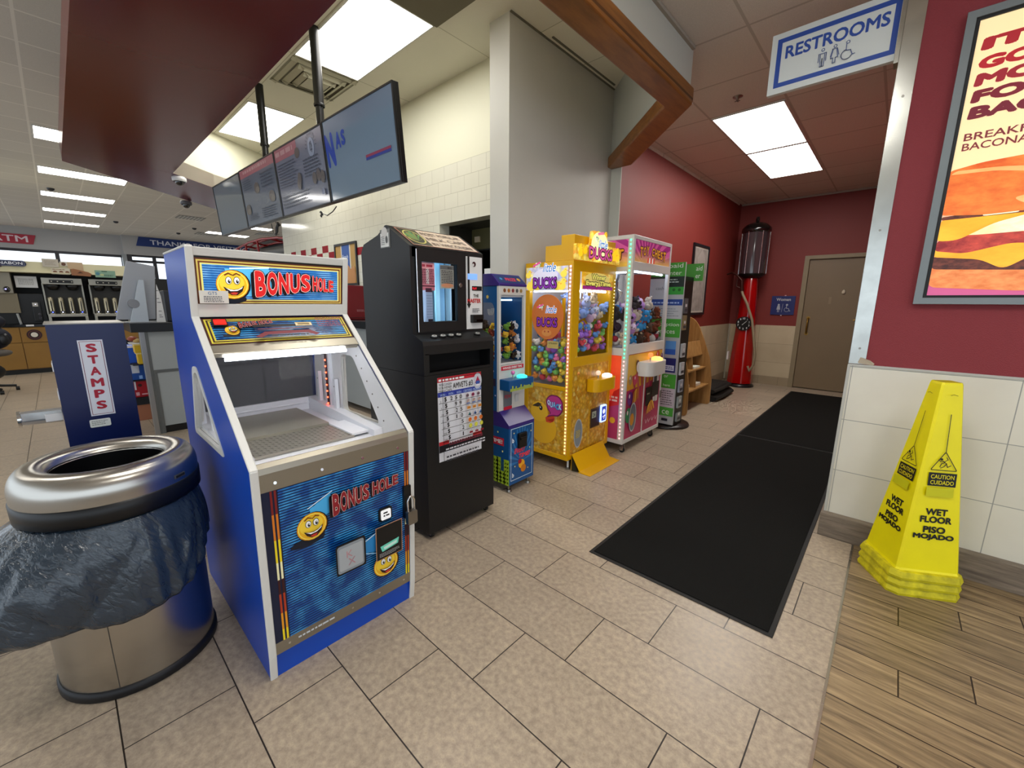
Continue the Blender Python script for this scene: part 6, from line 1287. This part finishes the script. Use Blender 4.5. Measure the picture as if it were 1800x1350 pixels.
# signs on the canopy
b = B(); b.prism(rrect(-.78, 1.985, -.255, 2.09, .05), 0, -11.995, -11.975, M('navy_plaque', '1a2040', .3)); d = front(b, -11.975, -.78, 1.985, .001); d.border(.03, .008, .50, .097, .003, K('9aa0c0')); d.text('CINNABON', .05, .03, .05, K('d8d8e0'), .43, .02); d.disc(.20, -.005, .03, K('3a2030'), .02)
b.build('plaque_sign', None, 0, 'dark oval CINNABON plaque on the cream canopy at far left', 'sign')
def card(y0, y1, z0, z1, cc, lb, nm='menu_card', cat='notice', x=-11.995, rot=0):
    b = B(); c = ((y0+y1)/2, (z0+z1)/2); b.xf = Matrix.Translation((x, c[0], c[1])) @ Matrix.Rotation(rot, 4, 'X'); w, h = (y1-y0)/2, (z1-z0)/2
    b.box(0, .012, -w, w, -h, h, M('card_'+cc, cc, .5)); d = D(b, (.012, -w, -h), (0, 1, 0), (0, 0, 1), .001); return b, d, w*2, h*2, nm, lb, cat
b, d, w, h, nm, lb, cat = card(-.055, .155, 2.0, 2.15, 'b0a89a', 'taller pale menu card clipped on the cream canopy'); d.scribble(.03, .03, w-.03, h-.03, 5, K('8a8070'), .4, 1); b.build(nm, None, 0, lb, cat, 'notices at the coffee station')
b, d, w, h, nm, lb, cat = card(.04, .29, 1.87, 1.985, 'c0b8a4', 'wide menu card with brown food pictures over the left brewer', x=-11.975); [d.disc(u, .04, .028, K('6a4028'), .025) for u in (.05, .13, .21)]; d.scribble(.02, .08, w-.02, .10, 1, K('8a6a4a'), .6, 2); b.build(nm, None, 0, lb, cat, 'notices at the coffee station')
b, d, w, h, nm, lb, cat = card(.17, .27, 2.03, 2.11, 'b8b0a0', 'small card with a brown food picture on the canopy'); d.disc(.05, .035, .03, K('5a3a28')); b.build(nm, None, 0, lb, cat, 'notices at the coffee station')
b, d, w, h, nm, lb, cat = card(.27, .48, 1.95, 2.11, 'b09878', 'tan card behind the wooden arrow sign'); b.build(nm, None, 0, lb, cat, 'notices at the coffee station')
b = B(); b.prism([(.30, 1.86), (.30, 1.975), (.34, 1.985), (.54, 1.93), (.58, 1.90), (.565, 1.845)], 0, -11.97, -11.94, M('arrow_wood', '8a5c3c', .5)); d = front(b, -11.94, .30, 1.86, .001); d.poly([(.08, .04), (.17, .045), (.125, .075)], K('4a2a18')); b.build('wooden_sign', None, .003, 'brown wooden arrow sign hanging from the cream canopy', 'sign')
b, d, w, h, nm, lb, cat = card(.63, .93, 1.84, 1.975, '7a9a84', 'green printed card over the right brewer', x=-11.97); d.disc(.04, .07, .03, K('4a7a8a')); d.disc(.1, .05, .03, K('a8b080'), .02); d.rect(.10, .11, .18, .125, K('2a4a3a')); d.scribble(.13, .02, .28, .06, 2, K('3a5a4a'), .5, 3); b.build(nm, None, 0, lb, cat, 'notices at the coffee station')
# wall banners
b = B(); b.prism([(-2.0, 3.13), (-.20, 3.13), (-.12, 3.42), (-2.0, 3.42)], 0, -20.89, -20.87, M('banner_red', 'a02438', .5)); d = front(b, -20.87, -1.3, 3.13, .004); d.text('ATM', .2, .055, .19, K('d8c8d0'), .80, .02); b.build('banner_sign', None, 0, 'red wall banner reading ATM above the store windows', 'sign', 'wall banners')
b = B(); b.prism([(2.28, 3.32), (5.9, 3.32), (5.9, 3.64), (2.38, 3.64)], 0, -20.59, -20.57, M('banner_blue', '14306e', .5)); d = front(b, -20.57, 2.28, 3.32, .004); d.text('THANKS FOR VISITING', .40, .075, .17, K('d0d4e0'), 3.15, .02); b.build('banner_sign', None, 0, 'blue wall banner reading THANKS FOR VISITING above the far windows', 'sign', 'wall banners')
# office chair at the left edge
T = thing('office_chair', 'dark navy office chair on casters at the left picture edge', 'chair', (-9.9, -.85, 0))
nv = M('navy_cushion', '0a0e20', .6); bk = M('chair_black', '0b0b0c', .4)
b = B(); b.ball((-10.0, -.74, 1.06), (.14, .20, .13), nv, 18, 12); b.build('headrest', T)
b = B(); b.ball((-9.95, -.76, .82), (.14, .25, .19), nv, 18, 12); b.ball((-9.83, -.58, .80), (.05, .06, .09), bk, 10, 8); b.build('backrest', T)
b = B(); b.tube([(-9.98, -.78, 1.0), (-10.0, -.80, .7), (-9.95, -.85, .45)], .025, bk); b.build('back_post', T)
b = B(); b.ball((-9.85, -.66, .60), (.10, .13, .055), M('mesh_grey', '5a544e', .7), 14, 8); b.build('armrest', T)
b = B(); b.ball((-9.88, -.90, .32), (.27, .26, .15), M('seat_black', '08080a', .6), 20, 12); b.build('seat', T)
b = B(); b.cyl((-9.9, -.87, .08), (-9.9, -.87, .3), .03, bk)
for k in range(5):
    a = k*2*PI/5+.55; b.tube([(-9.9, -.87, .12), (-9.9+.3*math.cos(a), -.87+.3*math.sin(a), .075)], .02, bk)
b.build('star_base', T)
for k in range(5):
    a = k*2*PI/5+.55; x, y = -9.9+.31*math.cos(a), -.87+.31*math.sin(a); b = B(); b.cyl((x, y-.02, .03), (x, y+.02, .03), .03, bk, seg=14); b.build('caster', T)

# ================================================================ HALL: FRAME, RACKS, PUMP, MATS
T = thing('framed_picture', 'narrow black framed grey print on the red hall wall', 'picture', (-2.27, 6.65, 1.24))
b = B(); y0, y1, z0, z1 = 6.30, 6.95, 1.24, 2.265; plate(b, [(y0, z0), (y1, z0), (y1, z1), (y0, z1)], [(y0+.035, z0+.035), (y1-.035, z0+.035), (y1-.035, z1-.035), (y0+.035, z1-.035)], 0, -2.281, -2.255, M('frame_black')); b.build('frame', T)
b = B(); b.box(-2.28, -2.268, y0+.03, y1-.03, z0+.03, z1-.03, M('print_grey', '8d847e', .6, var=.25, vscale=11)); d = front(b, -2.268, y0+.035, z0+.035); d.border(0, 0, y1-y0-.07, z1-z0-.07, .025, K('b0a69c')); d.poly([(.15, .8), (.33, .93), (.5, .78), (.42, .5), (.2, .55)], K('9a908a')); b.build('print', T)
KX1, KY0 = -1.705, 4.55
T = thing('gift_card_kiosk', 'black gift card spinner with green Prepaid Center headers beside white claw machine', 'card rack', (-1.86, 4.72, 0))
b = B(); b.lathe([(.0, 0), (.26, .0), (.262, .012), (.255, .028), (.0, .032)], (-1.86, 4.74, 0), M('kiosk_base', '1c1412', .35), 48); b.build('base_disc', T)
b = B(); b.box(-2.0, KX1, 4.575, 4.82, .032, 1.69, M('kiosk_black', '0c0c0e', .4)); b.build('core', T, .003)
b = B(); b.box(-2.08, KX1+.0, 4.55, 4.574, .05, 1.835, M('panel_pale', 'b8bcc0', .35)); d = side(b, 4.55, -2.08, .05, .0005); gr = K('4aa83a'); wp_ = .375
d.rect(0, 1.64, wp_, 1.785, gr); d.text('Prepaid', .07, 1.715, .06, K('e4f0e0'), .28, .01); d.text('Center', .12, 1.655, .045, K('e4f0e0'), .22, .01)
d.rect(0, 1.53, wp_, 1.64, K('1a2a24')); d.scribble(.1, 1.57, .36, 1.62, 2, K('c0d0c8'), .45, 2); d.rect(.2, 1.45, wp_, 1.53, K('3aa83a')); d.disc(.27, 1.5, .016, K('1a6a1a')); d.disc(.33, 1.5, .016, K('1a6a1a'))
d.rect(0, 1.40, .2, 1.62, K('c8ccd0')); d.text('cash', .07, 1.50, .035, K('7a8088'), .09, .01); d.rect(0, 1.335, wp_, 1.40, K('24489a')); d.scribble(.02, 1.35, .36, 1.375, 1, K('b0c8f0'), .6, 3)
d.rect(0, 1.19, wp_, 1.335, K('c4c8cc')); d.scribble(.04, 1.21, .36, 1.31, 4, K('8a9298'), .3, 5)
d.rect(0, .99, wp_, 1.19, gr); d.text('Subscription', .01, 1.10, .05, K('e4f0e0'), .35, .01); d.text('Services', .08, 1.03, .05, K('e4f0e0'), .24, .01)
d.rect(.23, .80, .345, .95, K('5a9ae0')); d.rect(.23, .80, .345, .86, K('2a60c0')); d.rect(.23, .60, .36, .76, K('1c2870')); d.rect(.245, .62, .345, .68, K('d0d8f0')); d.scribble(.25, .63, .34, .67, 2, K('5a6090'), .5, 6)
d.rect(.15, .42, wp_, .58, gr); d.text('or', .24, .54, .025, K('e4f0e0')); d.text('here', .24, .44, .03, K('e4f0e0'))
d.rect(.15, .11+.03, wp_, .42, K('c8c0cc')); d.scribble(.2, .22, .36, .40, 7, K('4a4a50'), .35, 9); d.rect(.15, .10, wp_, .20, gr); d.text('ce', .25, .12, .045, K('e4f0e0')); d.rect(.25, .04, .32, .07, K('1a1c2a'))
b.build('front_panel', T)
b = B(); b.box(-2.08, KX1+.09, 4.82, 4.84, 1.65, 1.835, M('header_green', '4a9a3a', .4)); d = side(b, 4.82, KX1+.005, 1.65, .0006); d.text('aid', .01, .11, .05, K('e0ece0'), .065, .01); d.text('er', .01, .03, .035, K('e0ece0'), .05, .01); b.build('rear_header', T)
for k, (z0, z1, y0, cc, ln) in enumerate(((1.30, 1.46, 4.58, '5a5a5e', 0), (1.12, 1.28, 4.58, '8a7a5a', 0), (.82, .97, 4.6, 'b8bcc0', 1), (.62, .76, 4.61, 'c0c4c8', 1), (.42, .56, 4.62, '9aa0b0', 1), (.24, .37, 4.62, 'a0a8a8', 1), (.08, .18, 4.62, '8a9090', 1))):
    b = B(); b.box(KX1, KX1+.012+.008*ln, y0, y0+.10, z0, z1, M('card_pack_'+cc, cc, .35)); d = front(b, KX1+.012+.008*ln, y0, z0); d.rect(.01, .02, .09, .05, K('3a3a44')); d.rect(.02, .07, .07, .1, K('d8d8dc')); b.build('gift_card', T)
# wooden literature rack
T = thing('literature_rack', 'light oak magazine rack with curved sides against the red wall', 'rack', (-2.03, 5.7, 0))
pf = [(-2.262, 0), (-1.795, 0), (-1.80, .36), (-1.845, .65), (-1.95, .92), (-2.03, 1.10), (-2.10, 1.19), (-2.18, 1.225), (-2.262, 1.23)]
for y in (5.24, 6.11): b = B(); b.prism(rpoly(pf, .05), 1, y, y+.022, VENEER); b.build('side_panel', T, .002)
b = B()
for x, z in ((-1.86, .28), (-1.92, .52), (-1.98, .70)): b.box(-2.25, x+.03, 5.262, 6.11, z, z+.018, VENEER)
b.box(-2.262, -2.25, 5.262, 6.11, .05, 1.2, VENEER); b.build('shelf_board', T)
b = B(); b.prism([(-1.95, .70), (-2.0, .90), (-2.02, .90), (-1.975, .70)], 1, 5.262, 6.11, VENEER); b.build('pocket_front', T)
b = B()
for z0, z1, xf in ((.30, .52, -1.86), (.54, .70, -1.92)): b.prism([(-2.2, z0), (xf, z0), (xf-.02, z1), (-2.2, z1)], 1, 5.67, 5.69, VENEER)
b.build('divider', T)
for k, (x, y, z, w, h, cc) in enumerate(((-1.97, 5.42, .30, .2, .06, 'c0c0b8'), (-1.97, 5.85, .30, .2, .04, 'd0ccc0'), (-2.0, 5.85, .54, .22, .035, 'd8dcd0'), (-2.02, 5.42, .54, .2, .02, 'b0b8a8'))):
    b = B(); 
    for q in range(int(h/.012)): b.box(x-.08+.004*(q % 3), x+.08, y-w/2+.003*(q % 2), y+w/2, z-.0+q*.012, z+.011+q*.012, M('paper_'+cc, cc, .6))
    b.build('booklet_stack', None, 0, ['stack of booklets, lower left pocket of the oak rack', 'stack of papers, lower right pocket of the oak rack', 'white paper stack, upper right pocket of the oak rack', 'thin paper stack, upper left pocket of the oak rack'][k], 'booklets', 'booklets in the oak rack')
for k, (y, cc) in enumerate(((5.45, 'b09a60'), (5.62, '6a7a4a'), (5.8, 'd0c8b8'), (5.95, '8a3a2a'))):
    b = B(); b.box(-2.14, -2.13, y-.06, y+.06, .73, .93, M('mag_'+cc, cc, .4)); d = front(b, -2.13, y-.06, .73, .001); d.rect(.02, .02, .10, .09, K('d8d4c8')); d.rect(.015, .15, .1, .18, K('2a2a2a')); b.build('magazine', None, 0, ['tan magazine', 'olive magazine', 'pale magazine', 'rust red magazine'][k]+' standing in the top pocket of the oak rack', 'magazine', 'magazines in the oak rack')
b = B(); b.box(-1.94, -1.935, 5.38, 5.46, .76, .86, PAPER); b.cyl((-1.938, 5.42, .80), (-1.9345, 5.42, .80), .012, INK); b.xf = None; b.build('rack_label', T)
T = thing('rolled_mats', 'folded dark floor mats piled on the floor beside the oak rack', 'mats', (-2.0, 6.75, 0))
for k, (z, x1, w) in enumerate(((0, -1.78, .9), (.10, -1.82, .85))):
    b = B(); m_ = M('mat_dark_rubber', '14110e', .8, bump=.3, bscale=300)
    pr = [(x1-.42, z), (x1-.03, z), (x1, z+.03), (x1-.005, z+.07), (x1-.04, z+.095), (x1-.42, z+.10)]
    b.prism(rpoly(pr, .02), 1, 6.30, 6.30+w, m_); b.tube([(x1, 6.3, z+.05), (x1+.02, 6.6, z+.05), (x1, 7.15, z+.05)], .028, m_); b.build('folded_mat', T, .006)
# gas pump
pc = (-1.88, 7.96)
T = thing('vintage_gas_pump', 'tall red antique gas pump with dark glass cylinder in the hall corner', 'gas pump', (*pc, 0))
b = B(); b.lathe([(.0, 0), (.22, 0), (.225, .02), (.20, .05), (.17, .065), (.0, .065)], (*pc, 0), M('pump_base_black', '120e14', .3), 36); b.build('base', T)
rp = M('pump_red_enamel', '9c0406', .15, coat=.5)
b = B()
R_ = []
for z, r in ((.065, .205), (.5, .185), (1.0, .155), (1.5, .125), (1.80, .105), (1.83, .10)): R_.append([(pc[0]+r*math.cos(PI/8+2*PI*k/8)*1.0, pc[1]+r*math.sin(PI/8+2*PI*k/8), z) for k in range(8)])
b.loft(R_, rp, False, True); b.build('red_column', T, .02)
b = B(); b.lathe([(.11, 1.83), (.15, 1.85), (.20, 1.88), (.20, 1.905)], (*pc, 0), BLACK, 30); b.build('collar', T)
b = B(); b.lathe([(.195, 1.9), (.195, 2.56)], (*pc, 0), M('smoked_glass_cylinder', '3a3236', .06, coat=1), 40); b.build('glass_cylinder', T)
b = B()
for k in range(6): a = 2*PI*k/6+.2; b.cyl((pc[0]+.202*math.cos(a), pc[1]+.202*math.sin(a), 1.9), (pc[0]+.202*math.cos(a), pc[1]+.202*math.sin(a), 2.56), .008, CHROME, seg=8)
b.build('guard_rods', T)
b = B(); b.lathe([(.20, 2.55), (.22, 2.57), (.215, 2.62), (.16, 2.68), (.09, 2.71), (.03, 2.72), (.03, 2.76), (.024, 2.80), (0, 2.81)], (*pc, 0), M('pump_cap', '101010', .12, coat=1), 36); b.build('cap', T)
ang = math.atan2(-pc[1], -pc[0])+.02; b = B(); F = Matrix.Translation((pc[0], pc[1], 1.085)) @ Matrix.Rotation(-PI/2+.10, 4, 'Z') @ Matrix.Rotation(PI/2, 4, 'Y')
nx, ny = math.sin(.02), -math.cos(.02); c0 = Vector((pc[0]+nx*.15, pc[1]+ny*.15, 1.085)); b.cyl(c0, c0+Vector((nx, ny, 0))*.02, .118, BLACK, seg=32)
d = D(b, c0+Vector((nx, ny, 0))*.02, (-ny, nx, 0), (0, 0, 1), .001)
for k in range(10): a = PI/2-2*PI*k/10; d.text(str((10, 1, 2, 3, 4, 5, 6, 7, 8, 9)[k]), .086*math.cos(a), .086*math.sin(a)-.016, .032, K('e0e0e0'), None, .02, center=True, up=False)
d.up(); d.line([(-.02, -.02), (.04, .04)], .008, K('c8c8c8')); b.build('dial', T)
b = B(); b.tube([(-1.96, 7.80, 1.62), (-1.93, 7.76, 1.56), (-1.85, 7.74, 1.42), (-1.745, 7.74, 1.15), (-1.69, 7.75, .85), (-1.65, 7.77, .58), (-1.66, 7.78, .40), (-1.71, 7.78, .30), (-1.74, 7.79, .38)], .020, M('hose_tan', '8d8068', .6)); b.build('hose', T)
b = B(); b.tube([(-2.22, 7.82, 1.90), (-2.14, 7.81, 1.93), (-2.06, 7.80, 1.88), (-1.97, 7.80, 1.78)], .014, M('nozzle_dark', '3a1a14', .35, metal=.5)); b.cyl((-1.98, 7.80, 1.80), (-1.96, 7.80, 1.62), .028, M('nozzle_dark')); b.tube([(-2.05, 7.80, 1.82), (-2.05, 7.79, 1.70), (-1.97, 7.79, 1.66)], .008, M('nozzle_dark')); b.build('nozzle', T)
b = B(); b.box(-2.085, -2.065, 7.80, 7.86, .46, .60, PAPER); b.build('price_tag', T)
# mats on the floor
matm = M('black_mat_pile', '151514', .95, spec=.2, bump=.7, bscale=420, var=.25, vscale=260)
def mat(x0, x1, y0, y1, lb):
    t = thing('floor_mat', lb, 'mat', ((x0+x1)/2, (y0+y1)/2, .0015), 'black hall mats')
    b = B(); b.box(x0, x1, y0, y1, .0015, .005, M('mat_rubber_edge', '0e0e0e', .6)); b.build('rubber_border', t, .0015)
    b = B(); b.box(x0+.02, x1-.02, y0+.02, y1-.02, .005, .009, matm); b.build('pile', t, .002)
mat(-1.115, -.203, 1.88, 4.86, 'long black floor mat in the hall, the nearer of the two'); mat(-1.118, -.2, 4.875, 8.03, 'black floor mat in front of the tan restroom door')

# ================================================================ SIGNS AND POSTER
T = thing('hanging_sign', 'white RESTROOMS sign with blue border hung at the top of metal corner', 'sign', (-.46, 3.09, 2.64))
b = B(); b.box(-.765, -.165, 3.105, 3.135, 2.642, 2.962, M('sign_white', 'd4d8d4', .4)); d = side(b, 3.105, -.765, 2.642, .0006); bl_ = K('24489c')
d.border(.03, .032, .572, .29, .024, bl_); d.text('RESTROOMS', .075, .175, .066, bl_, .46, .035)
ik = K('4a5a8a'); 
for u in (.255, .31, .365): d.disc(u+.005, .158, .0085, ik, n=14, up=False)
d.up()
for u in (.255, .31, .365): d.disc(u+.005, .158, .005, K('d4d8d4'), n=12, up=False)
d.up(); w_ = .0035
d.line([(.243, .10), (.243, .14), (.277, .14), (.277, .10)], w_, ik); d.line([(.25, .135), (.252, .075), (.259, .075), (.26, .115), (.261, .075), (.269, .075), (.27, .135)], w_, ik)
d.line([(.298, .11), (.305, .145), (.325, .145), (.335, .11)], w_, ik); d.line([(.307, .14), (.30, .10), (.31, .10), (.31, .075), (.321, .075), (.321, .10), (.331, .10), (.323, .14)], w_, ik)
d.line([(.365, .15), (.366, .118), (.385, .115), (.395, .09), (.405, .092)], w_, ik)
d.line([(.370+.024*math.cos(PI*(.55+1.35*k/14)), .098+.024*math.sin(PI*(.55+1.35*k/14))) for k in range(15)], w_, ik)
b.build('panel', T, .002)
b = B(); b.box(-.19, -.172, 3.085, 3.16, 2.62, 2.98, ALU); b.build('bracket', T)
T = thing('restroom_sign', 'small blue Women restroom sign beside the tan door', 'sign', (-1.46, 8.44, 1.23))
b = B(); b.box(-1.635, -1.29, 8.438, 8.45, 1.23, 1.548, M('sign_navy', '1e2a66', .4)); b.box(-1.635, -1.29, 8.45, 8.457, 1.24, 1.54, M('sign_navy')); d = side(b, 8.438, -1.635, 1.23, .001); d.text('Women', .07, .235, .05, K('c8c8c8'), .21, .02)
wk = K('b0b4c0')
for u in (.115, .235): d.disc(u, .17, .016, wk, up=False)
d.up(); d.line([(.09, .09), (.10, .15), (.13, .15), (.14, .09)], .006, wk); d.poly([(.105, .15), (.125, .15), (.138, .09), (.092, .09)], wk); d.line([(.106, .09), (.106, .05)], .008, wk); d.line([(.124, .09), (.124, .05)], .008, wk); d.line([(.165, .05), (.175, .185)], .004, wk)
d.line([(.23, .155), (.235, .11), (.265, .108), (.28, .065), (.29, .07)], .008, wk); d.line([(.238+.034*math.cos(PI*(.5+1.4*k/12)), .09+.034*math.sin(PI*(.5+1.4*k/12))) for k in range(13)], .006, wk)
b.build('panel', T, .002)
b = B(); b.box(-1.45, -1.43, 8.434, 8.458, 1.548, 1.562, M('tape_pink', 'd0a8a8', .5)); b.box(-1.48, -1.46, 8.434, 8.452, 1.214, 1.23, M('tape_pink')); b.build('tape', T)
# backlit poster
T = thing('poster_lightbox', 'grey framed breakfast burger poster on the red front wall', 'poster', (.5, 3.07, 1.4))
x0, x1, z0, z1 = .053, .985, 1.41, 2.735
b = B(); plate(b, [(x0, z0), (x1, z0), (x1, z1), (x0, z1)], [(x0+.032, z0+.032), (x1-.032, z0+.032), (x1-.032, z1-.032), (x0+.032, z1-.032)], 1, 3.05, 3.083, M('frame_grey_metal', '7d8486', .35, metal=.2)); b.build('frame', T, .003)
b = B(); plate(b, [(x0+.03, z0+.03), (x1-.03, z0+.03), (x1-.03, z1-.03), (x0+.03, z1-.03)], [(x0+.046, z0+.044), (x1-.046, z0+.044), (x1-.046, z1-.044), (x0+.046, z1-.044)], 1, 3.058, 3.08, M('gasket_black', '101012', .5)); b.build('inner_gasket', T)
pe = .42
mt = newmat('poster_cream_backlit', .25); g = NG(mt); (X, Y, Z), P = g.pos(); c = g.mix(g.rng(Z, 1.44, 2.0, 0, 1), 'c878a0', 'ecd2a0'); c = g.mix(g.rng(Z, 1.50, 1.56, 0, 1), 'b8527e', c)
g.l.new(c, g.p.inputs['Base Color']); g.l.new(c, g.p.inputs['Emission Color']); g.p.inputs['Emission Strength'].default_value = pe; PCREAM = mt
def food(name, c1, c2, sc, emit=pe):
    mt = newmat(name, .3); g = NG(mt); (X, Y, Z), P = g.pos(); n = g.noise(g.xyz(X, Y, g.m('MULTIPLY', Z, 2.0)), sc, 6, .6); c = g.mix(g.rng(n, .35, .65, 0, 1), c1, c2); g.l.new(c, g.p.inputs['Base Color']); g.l.new(c, g.p.inputs['Emission Color']); g.p.inputs['Emission Strength'].default_value = emit; return mt
ix0, iz0 = x0+.046, z0+.044; iw, ih = x1-x0-.092, z1-z0-.088
b = B(); b.box(ix0-.005, x1-.041, 3.066, 3.075, iz0-.005, z1-.039, PCREAM); d = side(b, 3.066, ix0, iz0, .0004)
for j, (tx, cc, z, w) in enumerate((("IT'S", 'b8202c', 1.105, .26), ('GOOD', 'c41e2a', 1.025, .35), ('MORNING', 'a8202e', .955, .60), ('FOR', '84182c', .885, .25), ('BACON', '7c1a2e', .815, .43))): d.text(tx, .018, z-.0, .055, K(cc, .25), w, .075, shear=.12)
d.text('BREAKFAST', .022, .722, .033, K('8a3038', .2), .30, .02); d.text('BACONATOR', .022, .678, .033, K('8a3038', .2), .31, .02)
bun = food('bun_top_art', 'c8521e', 'dc7c34', 9); bun_d = food('bun_low_art', 'c86a34', 'e08a50', 22); egg = food('egg_art', 'e8d890', 'f8f0c8', 8); chz = food('cheese_art', 'e89018', 'f4b030', 4); bac = food('bacon_art', '7a1c20', 'c04838', 14); pat = food('patty_art', '3a1a14', '6a3426', 30)
def E(cx, cz, rx, rz, m, a0=0, a1=2*PI, n=30): d.poly([(cx+rx*math.cos(a0+(a1-a0)*k/n), cz+rz*math.sin(a0+(a1-a0)*k/n)) for k in range(n+1)], m)
def clipx(pts): return [(min(max(p[0], .0), iw), p[1]) for p in pts]
def PZ(pts, m): d.poly(clipx(rpoly(pts, .03)), m)
PZ([(-.02, .12), (.0, .04), (.30, .02), (.6, .03), (.88, .05), (.88, .17), (.5, .19), (.0, .17)], bun_d)
PZ([(-.01, .13), (.3, .115), (.88, .12), (.88, .21), (.0, .205)], pat)
PZ([(-.01, .19), (.16, .17), (.24, .12), (.32, .18), (.6, .15), (.72, .2), (.88, .18), (.88, .25), (.0, .235)], chz)
PZ([(-.01, .22), (.1, .20), (.25, .24), (.45, .215), (.7, .235), (.88, .22), (.88, .32), (.4, .33), (.18, .33), (.08, .29), (.0, .27)], bac)
PZ([(.0, .30), (.12, .285), (.35, .29), (.88, .30), (.88, .36), (.3, .37), (.05, .34)], egg)
PZ([(-.01, .265), (.07, .265), (.18, .335), (.32, .375), (.0, .375)], chz)
PZ([(.0, .365), (.3, .372), (.88, .37), (.88, .40), (.2, .40), (.0, .38)], pat); PZ([(.13, .37), (.26, .375), (.22, .405), (.16, .40)], egg)
PZ([(-.02, .39), (.14, .375), (.4, .385), (.88, .38), (.88, .56), (.66, .615), (.36, .63), (.1, .615), (-.02, .59)], bun)
hl = food('bun_shine_art', 'e89a58', 'f0b070', 6); PZ([(.0, .575), (.15, .57), (.32, .535), (.42, .55), (.30, .565), (.16, .585), (.02, .59)], hl); PZ([(.22, .44), (.36, .47), (.44, .43), (.36, .40), (.26, .41)], hl); PZ([(.48, .42), (.62, .56), (.72, .57), (.7, .48), (.6, .42)], food('bun_soft_art', 'd8a060', 'e8b878', 8))
b.build('poster_print', T)

# ================================================================ WET FLOOR CONES
cc = Vector((.2175, 2.81, 0)); cyaw = math.radians(30)
def cone_shell(b, zb, m, top=True):
    F = Matrix.Translation(cc+Vector((0, 0, zb))) @ Matrix.Rotation(cyaw, 4, 'Z')
    b.xf = F
    def ring(h, z, ch): 
        pts = []
        for sx, sy in ((1, -1), (1, 1), (-1, 1), (-1, -1)):
            c1 = (sx*(h-ch), sy*h, z); c2 = (sx*h, sy*(h-ch), z); pts += ([c1, c2] if sx*sy < 0 else [c2, c1])
        return pts
    return F, ring
labels = ['yellow wet floor cone, topmost of the nested stack, CAUTION printing', 'middle yellow cone of the nested stack, only its base rim shows', 'bottom yellow cone of the nested stack, standing on the wood floor']
for k, zb in ((2, 0), (1, .042), (0, .084)):
    t = thing('wet_floor_cone', labels[k], 'cone', (cc.x, cc.y, zb), 'nested wet floor cones')
    b = B(); F, ring = cone_shell(b, zb, YELC); hw = .152
    dirt = M('scuffed_yellow', 'c8bc10', .6, var=.3, vscale=24)
    b.loft([ring(hw+.002, .0, .035), ring(hw+.004, .012, .035), ring(hw-.004, .040, .035), ring(hw-.02, .041, .035)], dirt, False, k == 2)
    b.build('base_rim', t, .003)
    if k == 0:
        b = B(); F, ring = cone_shell(b, zb, YELC)
        b.loft([ring(.132, .040, .012), ring(.128, .052, .01), ring(.043, .955, .008), ring(.040, .966, .008)], YELC, False, True)
        b.loft([ring(.036, .9662, .006), ring(.034, .955, .006)], M('cone_cap_rim', 'b8aa10', .6), False, True)
        b.xf = None
        for ang in (0, -PI/2):
            Rz = Matrix.Rotation(cyaw+ang, 4, 'Z'); e = (Rz @ Vector((1, 0, 0))); n = (Rz @ Vector((0, -1, 0)))
            Vv = (-n*(.128-.043)+Vector((0, 0, .903))).normalized()
            d = D(b, cc+n*.1285+Vector((0, 0, zb+.052)), e, Vv, .0005, .0022)
            for tx, u0, u1, v in (('WET', -.044, .044, .280), ('FLOOR', -.063, .064, .242), ('PISO', -.046, .044, .192), ('MOJADO', -.084, .081, .154)): d.text(tx, u0, v, .033, INK, u1-u0, .05)
            d.rect(-.053, .425, .058, .49, INK); d.text('CAUTION', -.044, .461, .020, K('e0d200'), .093, .02); d.text('CUIDADO', -.044, .433, .020, K('e0d200'), .093, .02)
            tri = rpoly([(-.050, .503), (.054, .503), (.002, .592)], .008); d.line(tri, .0035, INK, closed=True); d.line([(.002, .592), (.002, .77)], .003, INK)
            d.disc(-.012, .556, .006, INK); d.line([(-.006, .548), (.008, .537), (.014, .52), (.026, .528)], .0035, INK); d.line([(.002, .542), (-.012, .535), (-.016, .52)], .0035, INK); d.line([(.0, .546), (.012, .556), (.006, .566)], .003, INK); d.line([(-.004, .548), (-.016, .545), (-.022, .55)], .003, INK); d.line([(.008, .537), (-.002, .522), (-.014, .515)], .0035, INK)
            d.rect(-.058, .375, .050, .418, M('faded_patch', 'c8c400', .5)); d.line([(-.012, .86), (0, .864), (.014, .86)], .003, M('mold_mark', '9a8e08', .6))
        b.build('cone_body', t)
# scuff on the floor and a paper corner
b = B(); d = D(b, (0, 0, 0), (1, 0, 0), (0, 1, 0), .0002, .0005); d.poly([(-1.0+.0, .44), (-.985, .463), (-.962, .478), (-.93, .487), (-.955, .482), (-.978, .466)], M('scuff_dark', '3a3028', .5)); struct('floor_scuff', b)
